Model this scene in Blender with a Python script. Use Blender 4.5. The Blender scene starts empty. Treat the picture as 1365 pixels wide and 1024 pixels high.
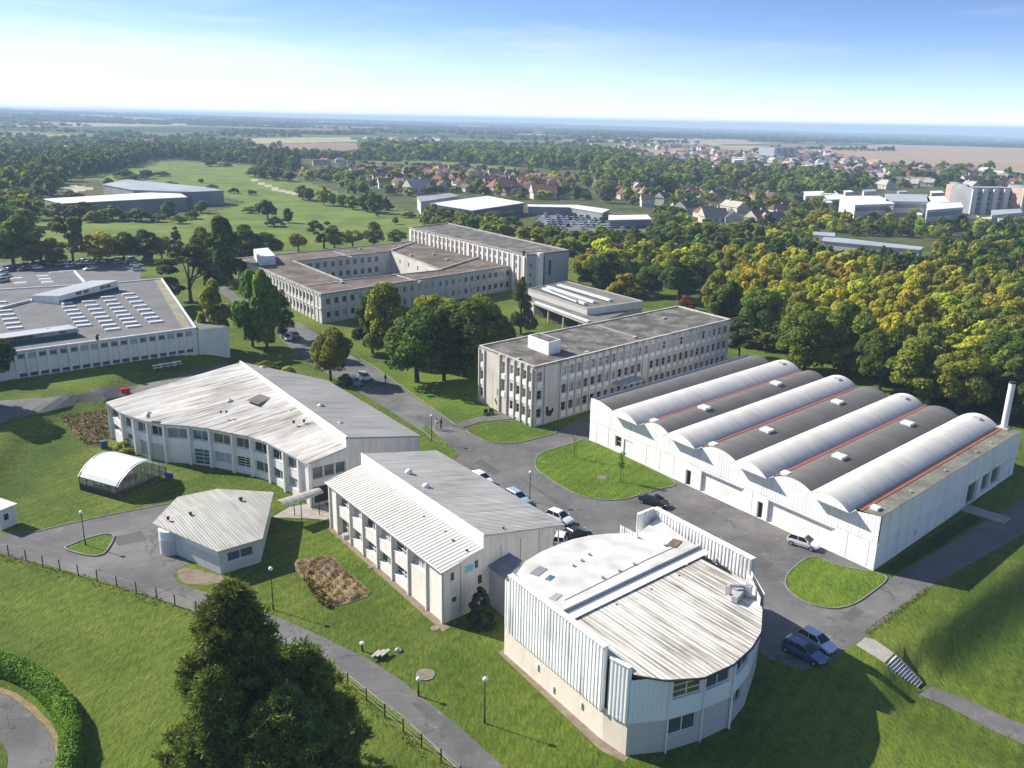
import bpy, math, random
import numpy as np
from mathutils import Matrix, Vector
sc = bpy.context.scene
COL = sc.collection
RNG = np.random.default_rng(7)
random.seed(7)
# ------------------------------------------------------------------ camera model (photo pixels <-> world)
CAMH, FPX, PITCH, ROLL = 45.0, 1157.28, 0.29505, 0.0192
_c, _s = math.cos(PITCH), math.sin(PITCH)
_R = np.array([[math.cos(ROLL), -math.sin(ROLL), 0], [math.sin(ROLL), math.cos(ROLL), 0], [0, 0, 1]])
_X, _Y, _Z = _R @ np.array([1, 0, 0.]), _R @ np.array([0, -_s, _c]), _R @ np.array([0, -_c, -_s])
CAM = np.array([0, 0, CAMH])

def ray(px, py):
    r = np.array([px - 682.5, py - 512, FPX])
    return np.array([r @ _X, r @ _Y, r @ _Z])
def P(px, py, z):                       # point of a sight line at height z
    d = ray(px, py)
    return CAM + d * ((z - CAMH) / d[2])
def proj(w):
    q = np.asarray(w, float) - CAM
    c = q[0] * _X + q[1] * _Y + q[2] * _Z
    return 682.5 + FPX * c[0] / c[2], 512 + FPX * c[1] / c[2]

def sstep(t):
    t = np.clip(t, 0, 1)
    return t * t * (3 - 2 * t)
def poly_in(px, py, poly):
    px, py = np.asarray(px, float), np.asarray(py, float)
    r = np.zeros(px.shape, bool)
    n = len(poly)
    for i in range(n):
        x1, y1 = poly[i][0], poly[i][1]
        x2, y2 = poly[(i + 1) % n][0], poly[(i + 1) % n][1]
        if y1 == y2: continue
        c = ((y1 > py) != (y2 > py)) & (px < (x2 - x1) * (py - y1) / (y2 - y1) + x1)
        r ^= c
    return r
def poly_dist(px, py, poly):            # distance to the outline
    d = np.full(np.shape(px), 1e9)
    n = len(poly)
    for i in range(n):
        x1, y1 = poly[i][0], poly[i][1]
        x2, y2 = poly[(i + 1) % n][0], poly[(i + 1) % n][1]
        dx, dy = x2 - x1, y2 - y1
        t = np.clip(((px - x1) * dx + (py - y1) * dy) / (dx * dx + dy * dy + 1e-9), 0, 1)
        d = np.minimum(d, np.hypot(px - x1 - t * dx, py - y1 - t * dy))
    return d
# upper lawn on the left and the falling bank by the stairs
_PLAT = [P(*a, 0)[:2] for a in ((-200, 760), (-40, 690), (25, 632), (70, 575), (118, 548), (160, 545), (190, 512), (330, 474), (-260, 480))]
_E0, _E1 = P(1148, 852, 0)[:2], P(1335, 728, 0)[:2]
_ED = (_E1 - _E0) / np.linalg.norm(_E1 - _E0)
_EN = np.array([_ED[1], -_ED[0]])
_STS = float((P(1186, 882, 0)[:2] - _E0) @ _EN)
def zt(x, y):
    x, y = np.asarray(x, float), np.asarray(y, float)
    z = np.zeros(np.broadcast(x, y).shape)
    near = (y < 230) & (np.abs(x) < 220)
    if np.any(near):
        ins = poly_in(x, y, _PLAT)
        z = z + np.where(ins, 2.0 * sstep(poly_dist(x, y, _PLAT) / 5.0), 0)
        s = (x - _E0[0]) * _EN[0] + (y - _E0[1]) * _EN[1]
        a = (x - _E0[0]) * _ED[0] + (y - _E0[1]) * _ED[1]
        z = z - 1.7 * np.clip((s - _STS) / 2.9, 0, 1) * sstep((a + 9) / 6)
        z = z - np.where((s > _STS - .15) & (s < _STS + 2.7) & (a > -.75) & (a < 1.75), .55, 0.)
    far = sstep((y - 650) / 3500)
    z = z - 0.0093 * np.clip(x, -5600, 5600) * far
    f2 = sstep((y - 1400) / 3000)
    z = z + f2 * (3 * np.sin(x / 900 + 1.3) * np.sin(y / 1300 + .4) + 5 * np.sin(x / 2300 + y / 3100 + 2) + 2 * np.sin(x / 500 - y / 700))
    f3 = sstep((y - 6000) / 5000)
    z = z + f3 * (1 + 3 * np.sin(x / 1700 + .5) + 2 * np.sin(x / 650 + 1))
    return z
def G(px, py, off=0.0):                 # where a sight line meets the ground
    p = P(px, py, 0)
    for _ in range(25):
        z = float(zt(p[0], p[1]))
        q = P(px, py, z)
        p = .5 * p + .5 * q
    return np.array([p[0], p[1], float(zt(p[0], p[1])) + off])
def height_at(base, topy):              # height above base whose picture row is topy
    lo, hi = 0., 60.
    for _ in range(50):
        m = .5 * (lo + hi)
        if proj(base + np.array([0, 0, m]))[1] > topy: lo = m
        else: hi = m
    return lo
def onplane(px, py, A, B):              # sight line against the vertical plane through A and B
    d = ray(px, py); A = np.asarray(A, float); B = np.asarray(B, float)
    n = np.array([B[1] - A[1], -(B[0] - A[0]), 0])
    t = ((A - CAM) @ n) / (d @ n)
    return CAM + d * t
# ------------------------------------------------------------------ materials
MATS = {}
def nodes_of(name):
    m = bpy.data.materials.new(name); m.use_nodes = True
    nt = m.node_tree; nt.nodes.clear()
    out = nt.nodes.new('ShaderNodeOutputMaterial'); b = nt.nodes.new('ShaderNodeBsdfPrincipled')
    nt.links.new(b.outputs[0], out.inputs[0])
    MATS[name] = m
    return m, nt, b, out
def N(nt, t, ins=None, **kw):
    n = nt.nodes.new(t)
    for k, v in kw.items(): setattr(n, k, v)
    for k, v in (ins or {}).items():
        if isinstance(v, bpy.types.NodeSocket): nt.links.new(v, n.inputs[k])
        else: n.inputs[k].default_value = v
    return n
def c4(c): return (c[0], c[1], c[2], 1)
def noise(nt, vec, scale, detail=4, rough=.6, dist=0):
    n = N(nt, 'ShaderNodeTexNoise', {'Scale': scale, 'Detail': detail, 'Roughness': rough, 'Distortion': dist})
    if vec is not None: nt.links.new(vec, n.inputs['Vector'])
    return n.outputs['Fac']
def ramp(nt, fac, stops):
    r = N(nt, 'ShaderNodeValToRGB', {'Fac': fac})
    e = r.color_ramp.elements
    while len(e) < len(stops): e.new(.5)
    for el, (p, c) in zip(e, stops): el.position = p; el.color = c4(c) if len(c) == 3 else c
    return r.outputs['Color']
def mix(nt, fac, a, b, mode='MIX'):
    n = nt.nodes.new('ShaderNodeMix'); n.data_type = 'RGBA'; n.blend_type = mode
    for i, v in ((0, fac), (6, a), (7, b)):
        if isinstance(v, bpy.types.NodeSocket): nt.links.new(v, n.inputs[i])
        elif i == 0: n.inputs[0].default_value = v
        else: n.inputs[i].default_value = c4(v)
    return n.outputs[2]
def math_n(nt, op, a, b=0.0, c=0.0):
    n = nt.nodes.new('ShaderNodeMath'); n.operation = op
    for i, v in enumerate((a, b, c)):
        if isinstance(v, bpy.types.NodeSocket): nt.links.new(v, n.inputs[i])
        else: n.inputs[i].default_value = v
    return n.outputs[0]
def bump(nt, b, h, strength=.4, dist=.05):
    n = N(nt, 'ShaderNodeBump', {'Strength': strength, 'Distance': dist, 'Height': h})
    nt.links.new(n.outputs[0], b.inputs['Normal'])
def pos(nt): return nt.nodes.new('ShaderNodeNewGeometry').outputs['Position']
def uvv(nt, su, sv):
    u = N(nt, 'ShaderNodeUVMap')
    m = N(nt, 'ShaderNodeMapping', {'Vector': u.outputs[0], 'Scale': (su, sv, 1)})
    return m.outputs[0]
def mat(name, col, col2=None, rough=.8, scale=.6, fine=8., fineamt=.15, bmp=0., bdist=.03, spec=.3, metal=0., lo=.35, hi=.65):
    m, nt, b, o = nodes_of(name)
    p = pos(nt)
    col2 = col2 or tuple(x * .75 for x in col)
    c = ramp(nt, noise(nt, p, scale, 5), [(lo, col), (hi, col2)])
    f = noise(nt, p, fine, 3)
    g = ramp(nt, f, [(.3, (1 - fineamt,) * 3), (.7, (1 + fineamt * .5,) * 3)])
    c = mix(nt, 1., c, g, 'MULTIPLY')
    nt.links.new(c, b.inputs['Base Color'])
    b.inputs['Roughness'].default_value = rough
    b.inputs['Specular IOR Level'].default_value = spec
    b.inputs['Metallic'].default_value = metal
    if bmp: bump(nt, b, f, bmp, bdist)
    return m
def mat_roof(name, col, dark, amt=.5, pitch=.33, rib=.35, su=2.2, sv=.12, patch=None, rough=.75, lo=.42, hi=.72, pdark=(.62, .62, .6)):
    # weathered ribbed sheet: u runs across the ribs, v down the slope (metres)
    m, nt, b, o = nodes_of(name)
    st = noise(nt, uvv(nt, su, sv), 1., 5, .65)
    st2 = noise(nt, uvv(nt, su * 3, sv * 2.2), 1., 3, .6)
    big = noise(nt, uvv(nt, .12, .1), 1., 4, .6)
    a = math_n(nt, 'ADD', math_n(nt, 'MULTIPLY', st, .6), math_n(nt, 'MULTIPLY', big, .4))
    a = math_n(nt, 'ADD', math_n(nt, 'MULTIPLY', a, .75), math_n(nt, 'MULTIPLY', st2, .25))
    f = ramp(nt, a, [(lo, (0, 0, 0)), (hi, (1, 1, 1))])
    f = math_n(nt, 'MULTIPLY', f, amt)
    c = mix(nt, f, col, dark)
    # sheet laps across the slope, one tone per sheet
    u = N(nt, 'ShaderNodeUVMap').outputs[0]
    sx = N(nt, 'ShaderNodeSeparateXYZ', {0: u})
    cell = N(nt, 'ShaderNodeCombineXYZ', {0: math_n(nt, 'FLOOR', math_n(nt, 'DIVIDE', sx.outputs[0], 1.05)), 1: math_n(nt, 'FLOOR', math_n(nt, 'DIVIDE', sx.outputs[1], 2.4))})
    wn = N(nt, 'ShaderNodeTexWhiteNoise', {'Vector': cell.outputs[0]}, noise_dimensions='2D')
    c = mix(nt, 1., c, ramp(nt, wn.outputs['Value'], [(0, (.95, .95, .95)), (1, (1.02, 1.02, 1.01))]), 'MULTIPLY')
    nt.links.new(c, b.inputs['Base Color'])
    b.inputs['Roughness'].default_value = rough; b.inputs['Specular IOR Level'].default_value = .25
    w = math_n(nt, 'SINE', math_n(nt, 'MULTIPLY', sx.outputs[0], 2 * math.pi / pitch))
    bump(nt, b, w, rib, .05)
    return m
def glassy(name, col, rough=.08):
    m, nt, b, o = nodes_of(name)
    b.inputs['Base Color'].default_value = c4(col); b.inputs['Roughness'].default_value = rough
    b.inputs['Specular IOR Level'].default_value = .6
    return m

mat('concrete', (.46, .43, .39), (.34, .31, .275), scale=.35, fine=3, fineamt=.18, rough=.9)
def mat_wall(name, col, stain, amt=.55, su=1.1, sv=.16, lo=.5, hi=.75, rough=.75, spec=.3):
    # painted or concrete wall with run-off stains; position based: x+y along the wall, z up
    m, nt, b, o = nodes_of(name)
    p = pos(nt)
    v = N(nt, 'ShaderNodeMapping', {'Vector': p, 'Scale': (su, su, sv)})
    st = noise(nt, v.outputs[0], 1., 5, .65)
    bg = noise(nt, p, .25, 4)
    a = math_n(nt, 'ADD', math_n(nt, 'MULTIPLY', st, .65), math_n(nt, 'MULTIPLY', bg, .35))
    f = math_n(nt, 'MULTIPLY', ramp(nt, a, [(lo, (0, 0, 0)), (hi, (1, 1, 1))]), amt)
    c = mix(nt, f, col, stain)
    g = ramp(nt, noise(nt, p, 5, 3), [(.3, (.93,) * 3), (.7, (1.03,) * 3)])
    nt.links.new(mix(nt, 1., c, g, 'MULTIPLY'), b.inputs['Base Color'])
    b.inputs['Roughness'].default_value = rough; b.inputs['Specular IOR Level'].default_value = spec
    return m
mat_wall('facade_concrete', (.60, .555, .49), (.25, .225, .195), .75, su=1.6, lo=.44, hi=.70)
mat_wall('facade_grey', (.55, .54, .51), (.27, .255, .235), .65, su=1.6, lo=.45, hi=.72)  # greyer concrete of the courtyard walls and the classroom block's trim
mat_wall('white_wall', (.74, .73, .70), (.45, .43, .39), .65, su=1.8, lo=.47, hi=.75)
mat_wall('cream_wall', (.76, .72, .645), (.48, .43, .36), .6, su=1.6)
mat_wall('grey_gable', (.60, .59, .56), (.34, .33, .305), .7, su=1.5, lo=.44, hi=.72)
mat_wall('white_cladding', (.86, .86, .85), (.30, .30, .295), .85, su=1.5, sv=.07, lo=.50, hi=.66, rough=.5)
mat_wall('shed_white', (.80, .80, .79), (.50, .49, .46), .7, su=1.4, sv=.10, lo=.46, hi=.72, rough=.6)
mat_wall('plinth', (.72, .64, .545), (.46, .38, .30), .65, su=1.3)
mat_wall('pavilion_wall', (.50, .53, .53), (.36, .36, .34), .6, su=1.2)
mat_wall('grey_render', (.46, .46, .45), (.35, .35, .34), .5)
mat_wall('pale_blue_cladding', (.66, .72, .76), (.5, .55, .58), .4)
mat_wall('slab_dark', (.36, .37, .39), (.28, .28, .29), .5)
mat('bitumen', (.085, .080, .073), (.21, .195, .17), scale=.3, fine=1.6, fineamt=.45, rough=.95, lo=.42, hi=.64)
mat('bitumen_brown', (.092, .073, .057), (.195, .16, .125), scale=.16, fine=1.2, fineamt=.4, rough=.95, lo=.42, hi=.64)
mat('grey_flat_roof', (.115, .115, .12), (.16, .16, .16), scale=.15, fine=1.1, fineamt=.2, rough=.9)
mat('moss_patch', (.30, .28, .18), (.20, .19, .14), scale=.5, fine=3, fineamt=.3, rough=.95)
mat('moss_roof', (.19, .19, .15), (.12, .118, .10), scale=.3, fine=1.5, fineamt=.25, rough=.95)
mat_roof('fibre_roof', (.58, .56, .52), (.11, .10, .09), 1., lo=.42, hi=.62, su=1.6, sv=.10)
mat_roof('fibre_roof_dark', (.33, .325, .31), (.13, .125, .12), .9, lo=.40, hi=.68)
mat_roof('mid_low_roof', (.55, .53, .49), (.25, .235, .21), .85, pitch=.52, rib=1., lo=.42, hi=.72)
mat_roof('mid_high_roof', (.44, .43, .405), (.12, .115, .11), 1., pitch=.34, rib=.5, lo=.40, hi=.68, su=3.2, sv=.10)
mat_roof('hall_front_roof', (.72, .68, .60), (.15, .125, .10), .95, pitch=.42, rib=.6, lo=.45, hi=.585, su=2.1, sv=.10)
mat_roof('pavilion_roof', (.46, .445, .40), (.17, .16, .145), 1., pitch=.3, rib=.5, lo=.40, hi=.7, su=2.2, sv=.13)
mat_roof('vault_white', (.57, .55, .515), (.31, .295, .27), .8, pitch=.5, rib=.25, su=.9, sv=.14, lo=.42, hi=.72)
mat_roof('vault_dark', (.145, .138, .13), (.06, .058, .055), .7, pitch=.9, rib=.15, su=.5, sv=.10)
mat('membrane', (.58, .57, .54), (.38, .36, .325), scale=.4, fine=1.6, fineamt=.12, rough=.7, lo=.46, hi=.72)
mat('white_metal', (.80, .80, .79), (.66, .66, .65), scale=.5, rough=.45, spec=.5)
mat('grey_metal', (.42, .43, .44), (.33, .33, .34), rough=.45, spec=.5)
mat('dark_metal', (.035, .035, .037), rough=.6)
mat('post_brown', (.045, .035, .03), rough=.8)
mat('red_flashing', (.36, .10, .065), (.25, .085, .06), scale=.8, rough=.8)
mat('teal_band', (.02, .12, .13), rough=.6)
mat('frame_white', (.74, .74, .72), rough=.5)
mat('louvre_dark', (.03, .032, .035), rough=.5)
glassy('glass_dark', (.018, .022, .028))
glassy('glass_mid', (.07, .09, .10), .15)
glassy('glass_blind', (.34, .35, .35), .45)
glassy('glass_sky', (.06, .12, .155), .1)
glassy('rooflight', (.62, .64, .64), .35)
glassy('cyan_pane', (.15, .45, .55), .2)
glassy('yellow_pane', (.13, .12, .05), .2)
mat('soil', (.135, .09, .06), (.22, .16, .10), scale=1.1, fine=5, fineamt=.4, rough=1., bmp=.8, bdist=.1)
mat('dry_straw', (.30, .23, .12), (.19, .14, .075), scale=.8, fine=6, fineamt=.4, rough=1., bmp=.7, bdist=.1)
mat('verge_dirt', (.17, .13, .095), (.26, .21, .155), scale=.9, fine=7, fineamt=.3, rough=1.)
mat('kerb_stone', (.25, .235, .215), (.16, .15, .14), scale=1.5, rough=.9)
mat('paving', (.36, .33, .30), (.27, .25, .23), scale=.8, fine=6, rough=.9)
mat('stone_tread', (.62, .61, .60), rough=.8)
mat('shaded_riser', (.035, .035, .04), rough=.9)  # near-black puts the shade of risers turned from the sun into their colour
mat('bark', (.085, .065, .05), (.05, .04, .03), scale=2, fine=9, fineamt=.3, rough=1.)
mat('birch_bark', (.30, .28, .25), (.16, .14, .12), scale=3, rough=1.)
mat('tyre', (.02, .02, .02), rough=.9)
mat('alloy', (.5, .5, .5), rough=.35, metal=.7)
glassy('car_glass', (.012, .014, .018), .04)
glassy('headlight_glass', (.65, .67, .7), .1)
glassy('taillight_glass', (.35, .02, .015), .2)
mat('number_plate', (.7, .7, .65), rough=.5)
mat('skin', (.5, .33, .25), rough=.6)
mat('cloth_dark', (.025, .027, .035), rough=.9)
mat('cloth_pale', (.45, .43, .4), rough=.9)
mat('bin_blue', (.06, .10, .18), rough=.6)
mat('bin_green', (.01, .25, .09), rough=.5)
mat('red_plastic', (.5, .015, .015), rough=.4)
mat('orange_mural', (.55, .16, .05), (.12, .03, .02), scale=1.5, rough=.7)
mat('mural', (.62, .5, .45), (.22, .16, .3), scale=.9, fine=1.2, fineamt=.6, rough=.7)
mat('graffiti', (.03, .035, .045), rough=.8)
mat('blue_roof', (.05, .11, .19), (.12, .18, .25), scale=1.5, rough=.45)
mat('far_white', (.60, .60, .60), (.5, .5, .5), scale=.1, rough=.7)
mat('far_cream', (.58, .52, .45), (.45, .4, .35), scale=.1, rough=.8)
mat('far_grey', (.30, .31, .33), (.2, .21, .22), scale=.1, rough=.8)
mat('far_roof_white', (.78, .78, .77), (.6, .6, .6), scale=.05, rough=.6)
mat('far_roof_grey', (.36, .39, .42), (.28, .3, .33), scale=.05, rough=.6)
mat('far_blue', (.04, .09, .17), rough=.5)
mat('salmon', (.55, .38, .3), rough=.8)
def obj_colour(name, rough=.8, spec=.3, var=.2, scale=1.5, coat=0, metal=0):
    m, nt, b, o = nodes_of(name)
    oi = N(nt, 'ShaderNodeObjectInfo')
    g = ramp(nt, noise(nt, pos(nt), scale, 4), [(.3, (1 - var,) * 3), (.7, (1 + var * .4,) * 3)])
    nt.links.new(mix(nt, 1., oi.outputs['Color'], g, 'MULTIPLY'), b.inputs['Base Color'])
    b.inputs['Roughness'].default_value = rough; b.inputs['Specular IOR Level'].default_value = spec
    b.inputs['Coat Weight'].default_value = coat; b.inputs['Coat Roughness'].default_value = .06; b.inputs['Metallic'].default_value = metal
    return m
obj_colour('car_paint', .3, .5, .06, 3, .8, .15)
obj_colour('tile_roof', .9, .2, .3, .6)
mat('house_wall', (.58, .54, .47), (.48, .43, .37), scale=.15, rough=.9)

def foliage(name, source, transl=.5, var=.5, pscale=.35, spec=.2):
    m, nt, b, o = nodes_of(name)
    if source == 'obj': c = N(nt, 'ShaderNodeObjectInfo').outputs['Color']
    else: c = N(nt, 'ShaderNodeAttribute', attribute_name='tint').outputs['Color']
    geo = nt.nodes.new('ShaderNodeNewGeometry')
    g = ramp(nt, geo.outputs['Random Per Island'], [(0, (1 - var,) * 3), (1, (1 + var, 1 + var * .9, 1 + var * .5))])
    c = mix(nt, 1., c, g, 'MULTIPLY')
    g2 = ramp(nt, noise(nt, geo.outputs['Position'], pscale, 3), [(.3, (.72, .78, .75)), (.7, (1.3, 1.2, 1.0))])
    c = mix(nt, 1., c, g2, 'MULTIPLY')
    nt.links.new(c, b.inputs['Base Color'])
    b.inputs['Roughness'].default_value = .65; b.inputs['Specular IOR Level'].default_value = spec
    t = N(nt, 'ShaderNodeBsdfTranslucent', {'Color': mix(nt, 1., c, (1.3, 1.25, .6), 'MULTIPLY')})
    mx = N(nt, 'ShaderNodeMixShader', {0: transl, 1: b.outputs[0], 2: t.outputs[0]})
    nt.links.new(mx.outputs[0], o.inputs[0])
    return m
foliage('leaves', 'obj'); foliage('needles', 'obj', .2, .45, .5, .12); foliage('leaves_mass', 'attr', .5, .45, .08)
foliage('hedge_leaves', 'obj', .3, .5, 1.)

# asphalt
m, nt, b, o = nodes_of('asphalt')
p = pos(nt)
c = ramp(nt, noise(nt, p, .10, 5, .65), [(.34, (.090, .087, .085)), (.5, (.128, .124, .121)), (.66, (.175, .166, .156))])
c = mix(nt, 1., c, ramp(nt, noise(nt, p, 9, 3), [(.3, (.82,) * 3), (.7, (1.12,) * 3)]), 'MULTIPLY')
vor = N(nt, 'ShaderNodeTexVoronoi', {'Scale': .16, 'Randomness': 1.}, feature='DISTANCE_TO_EDGE')
dv = N(nt, 'ShaderNodeVectorMath', {0: p, 1: N(nt, 'ShaderNodeVectorMath', {0: N(nt, 'ShaderNodeTexNoise', {'Vector': p, 'Scale': .7}).outputs['Color'], 1: (3, 3, 0)}, operation='MULTIPLY').outputs[0]}, operation='ADD')
nt.links.new(dv.outputs[0], vor.inputs['Vector'])
ck = ramp(nt, vor.outputs['Distance'], [(0, (.55,) * 3), (.012, (1,) * 3)])
c = mix(nt, .95, c, mix(nt, 1., c, ck, 'MULTIPLY'))
pt = ramp(nt, noise(nt, p, .8, 6, .75), [(.58, (0,) * 3), (.70, (1,) * 3)])
c = mix(nt, math_n(nt, 'MULTIPLY', pt, .6), c, (.24, .22, .20))
nt.links.new(c, b.inputs['Base Color']); b.inputs['Roughness'].default_value = .9; b.inputs['Specular IOR Level'].default_value = .25
bump(nt, b, noise(nt, p, 25, 2), .15, .02)

# grounds -------------------------------------------------------------
def mat_grass(name, a, b_, dry, drylo=.50, dryhi=.72, tuft=1.0):
    m, nt, b, o = nodes_of(name)
    p = pos(nt)
    big = noise(nt, p, .045, 6, .68); mid = noise(nt, p, .9, 4, .65)
    mp = N(nt, 'ShaderNodeMapping', {'Vector': p, 'Rotation': (0, 0, .5), 'Scale': (3.2, 1.3, 1)})
    fin = noise(nt, mp.outputs[0], 1., 5, .72, .4)
    ff = noise(nt, p, 11, 3, .7)
    c = ramp(nt, big, [(.40, tuple(x * .88 for x in a)), (.60, tuple(x * 1.08 for x in b_))])
    c = mix(nt, 1., c, ramp(nt, mid, [(.25, (.78, .82, .8)), (.75, (1.18, 1.12, 1.05))]), 'MULTIPLY')
    c = mix(nt, 1., c, ramp(nt, fin, [(.3, (.58, .64, .58)), (.7, (1.40, 1.34, 1.2))]), 'MULTIPLY')
    mw = N(nt, 'ShaderNodeTexWave', {'Vector': N(nt, 'ShaderNodeMapping', {'Vector': p, 'Rotation': (0, 0, .62)}).outputs[0], 'Scale': .21, 'Distortion': 2.2, 'Detail': 2., 'Detail Scale': .6}).outputs['Fac']
    c = mix(nt, 1., c, ramp(nt, mw, [(.2, (.93, .95, .93)), (.8, (1.06, 1.05, 1.04))]), 'MULTIPLY')
    d = math_n(nt, 'ADD', math_n(nt, 'MULTIPLY', noise(nt, p, .18, 5, .7), .7), math_n(nt, 'MULTIPLY', fin, .3))
    c = mix(nt, math_n(nt, 'MULTIPLY', ramp(nt, d, [(drylo, (0,) * 3), (dryhi, (1,) * 3)]), .5), c, dry)
    c = mix(nt, 1., c, ramp(nt, ff, [(.3, (.8,) * 3), (.7, (1.12,) * 3)]), 'MULTIPLY')
    nt.links.new(c, b.inputs['Base Color']); b.inputs['Roughness'].default_value = .9; b.inputs['Specular IOR Level'].default_value = .15
    if tuft < 0: pass
    at = N(nt, 'ShaderNodeAttribute', attribute_name='rough').outputs['Fac']
    rg_ = math_n(nt, 'MINIMUM', math_n(nt, 'MULTIPLY', at, math_n(nt, 'MULTIPLY_ADD', fin, 1.6, .3)), 1.)
    c2 = mix(nt, rg_, c, mix(nt, 1., c, (.52, .68, .6), 'MULTIPLY')); nt.links.new(c2, b.inputs['Base Color'])
    h = math_n(nt, 'ADD', fin, math_n(nt, 'MULTIPLY', ff, .35))
    h = math_n(nt, 'MULTIPLY', h, math_n(nt, 'MULTIPLY_ADD', at, 1.2, 1.))
    bump(nt, b, h, .95 * tuft, .3)
    return m
mat_grass('grass', (.084, .136, .015), (.120, .171, .022), (.19, .18, .05))
mat_grass('lawn', (.084, .146, .014), (.116, .180, .019), (.17, .175, .045), .54, .76, .7)
mat_grass('rough_grass', (.035, .075, .012), (.055, .10, .016), (.12, .13, .04), .66, .82, 1.4)
mat_grass('meadow', (.105, .17, .028), (.155, .205, .04), (.22, .20, .075), .55, .75, .6)
mat_grass('scrub', (.055, .08, .025), (.10, .105, .035), (.20, .155, .075), .5, .7, 1.)
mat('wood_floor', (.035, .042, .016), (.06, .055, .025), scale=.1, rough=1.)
mat('tan_field', (.34, .25, .16), (.28, .205, .13), scale=.004, fine=.03, fineamt=.12, rough=1.)
mat('brown_field', (.21, .135, .10), (.27, .18, .125), scale=.005, fine=.03, fineamt=.12, rough=1.)
mat('yellow_field', (.36, .31, .16), (.27, .26, .12), scale=.005, fine=.03, fineamt=.12, rough=1.)
mat('pale_track', (.42, .36, .27), (.33, .29, .22), scale=.05, rough=1.)
# far farmland: patchwork of fields, each with its own crop colour
m, nt, b, o = nodes_of('farmland')
p = pos(nt)
nz = N(nt, 'ShaderNodeVectorMath', {0: N(nt, 'ShaderNodeTexNoise', {'Vector': p, 'Scale': .0012, 'Detail': 2.}).outputs['Color'], 1: (260, 260, 0)}, operation='MULTIPLY')
q = N(nt, 'ShaderNodeVectorMath', {0: p, 1: nz.outputs[0]}, operation='ADD').outputs[0]
mp = N(nt, 'ShaderNodeMapping', {'Vector': q, 'Rotation': (0, 0, .35), 'Scale': (.0016, .0026, 0)})
vo = N(nt, 'ShaderNodeTexVoronoi', {'Vector': mp.outputs[0], 'Scale': 1., 'Randomness': .85})
s = N(nt, 'ShaderNodeSeparateColor', {0: vo.outputs['Color']})
c = ramp(nt, s.outputs[0], [(0, (.07, .11, .03)), (.16, (.06, .10, .03)), (.2, (.30, .23, .145)), (.34, (.33, .26, .16)), (.38, (.12, .15, .045)), (.5, (.10, .14, .04)), (.54, (.22, .15, .105)), (.68, (.25, .17, .12)), (.72, (.35, .32, .19)), (.84, (.32, .30, .17)), (.88, (.05, .075, .025)), (1, (.045, .07, .022))])
c = mix(nt, .35, c, mix(nt, 1., c, ramp(nt, noise(nt, p, .008, 4), [(.3, (.7,) * 3), (.7, (1.2,) * 3)]), 'MULTIPLY'))
vd = N(nt, 'ShaderNodeTexVoronoi', {'Vector': mp.outputs[0], 'Scale': 1., 'Randomness': .85}, feature='DISTANCE_TO_EDGE')
hed = math_n(nt, 'MULTIPLY', ramp(nt, vd.outputs['Distance'], [(.012, (1,) * 3), (.03, (0,) * 3)]), ramp(nt, noise(nt, p, .004, 3), [(.45, (0,) * 3), (.5, (1,) * 3)]))
c = mix(nt, hed, c, (.03, .045, .018))
wd = ramp(nt, noise(nt, q, .0011, 5, .62), [(.57, (0,) * 3), (.60, (1,) * 3)])
c = mix(nt, wd, c, mix(nt, noise(nt, p, .03, 3), (.02, .035, .014), (.045, .065, .025)))
nt.links.new(c, b.inputs['Base Color']); b.inputs['Roughness'].default_value = 1.; b.inputs['Specular IOR Level'].default_value = .05

# ------------------------------------------------------------------ mesh helpers
ROOT = {}
def mesh_np(name, v, f, mats, mi=None, smooth=False):
    v = np.ascontiguousarray(v, np.float32); f = np.ascontiguousarray(f, np.int32)
    k = f.shape[1]
    me = bpy.data.meshes.new(name)
    me.vertices.add(len(v)); me.vertices.foreach_set('co', v.ravel())
    me.loops.add(f.size); me.loops.foreach_set('vertex_index', f.ravel())
    me.polygons.add(len(f)); me.polygons.foreach_set('loop_start', np.arange(0, f.size, k, dtype=np.int32))
    try: me.polygons.foreach_set('loop_total', np.full(len(f), k, np.int32))
    except Exception: pass
    for m_ in mats: me.materials.append(MATS[m_])
    if mi is not None: me.polygons.foreach_set('material_index', np.ascontiguousarray(mi, np.int32))
    if smooth: me.polygons.foreach_set('use_smooth', np.ones(len(f), bool))
    me.update(calc_edges=True)
    return me
def link(name, me, parent=None, loc=None):
    o = bpy.data.objects.new(name, me); COL.objects.link(o)
    if parent is not None: o.parent = parent
    if loc is not None: o.location = loc
    return o
def props(o, label=None, cat=None, group=None, kind=None):
    if label: o['label'] = label
    if cat: o['category'] = cat
    if group: o['group'] = group
    if kind: o['kind'] = kind
    return o
def thing(name, label, cat, loc, group=None):
    o = bpy.data.objects.new(name, None); COL.objects.link(o); o.empty_display_size = .5
    o.location = [float(a) for a in loc]; ROOT[o] = np.array(loc, float)
    return props(o, label, cat, group)
V = lambda *a: np.array(a, float)
def unit(a): a = np.asarray(a, float); return a / np.linalg.norm(a)
UP = V(0, 0, 1)
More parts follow.
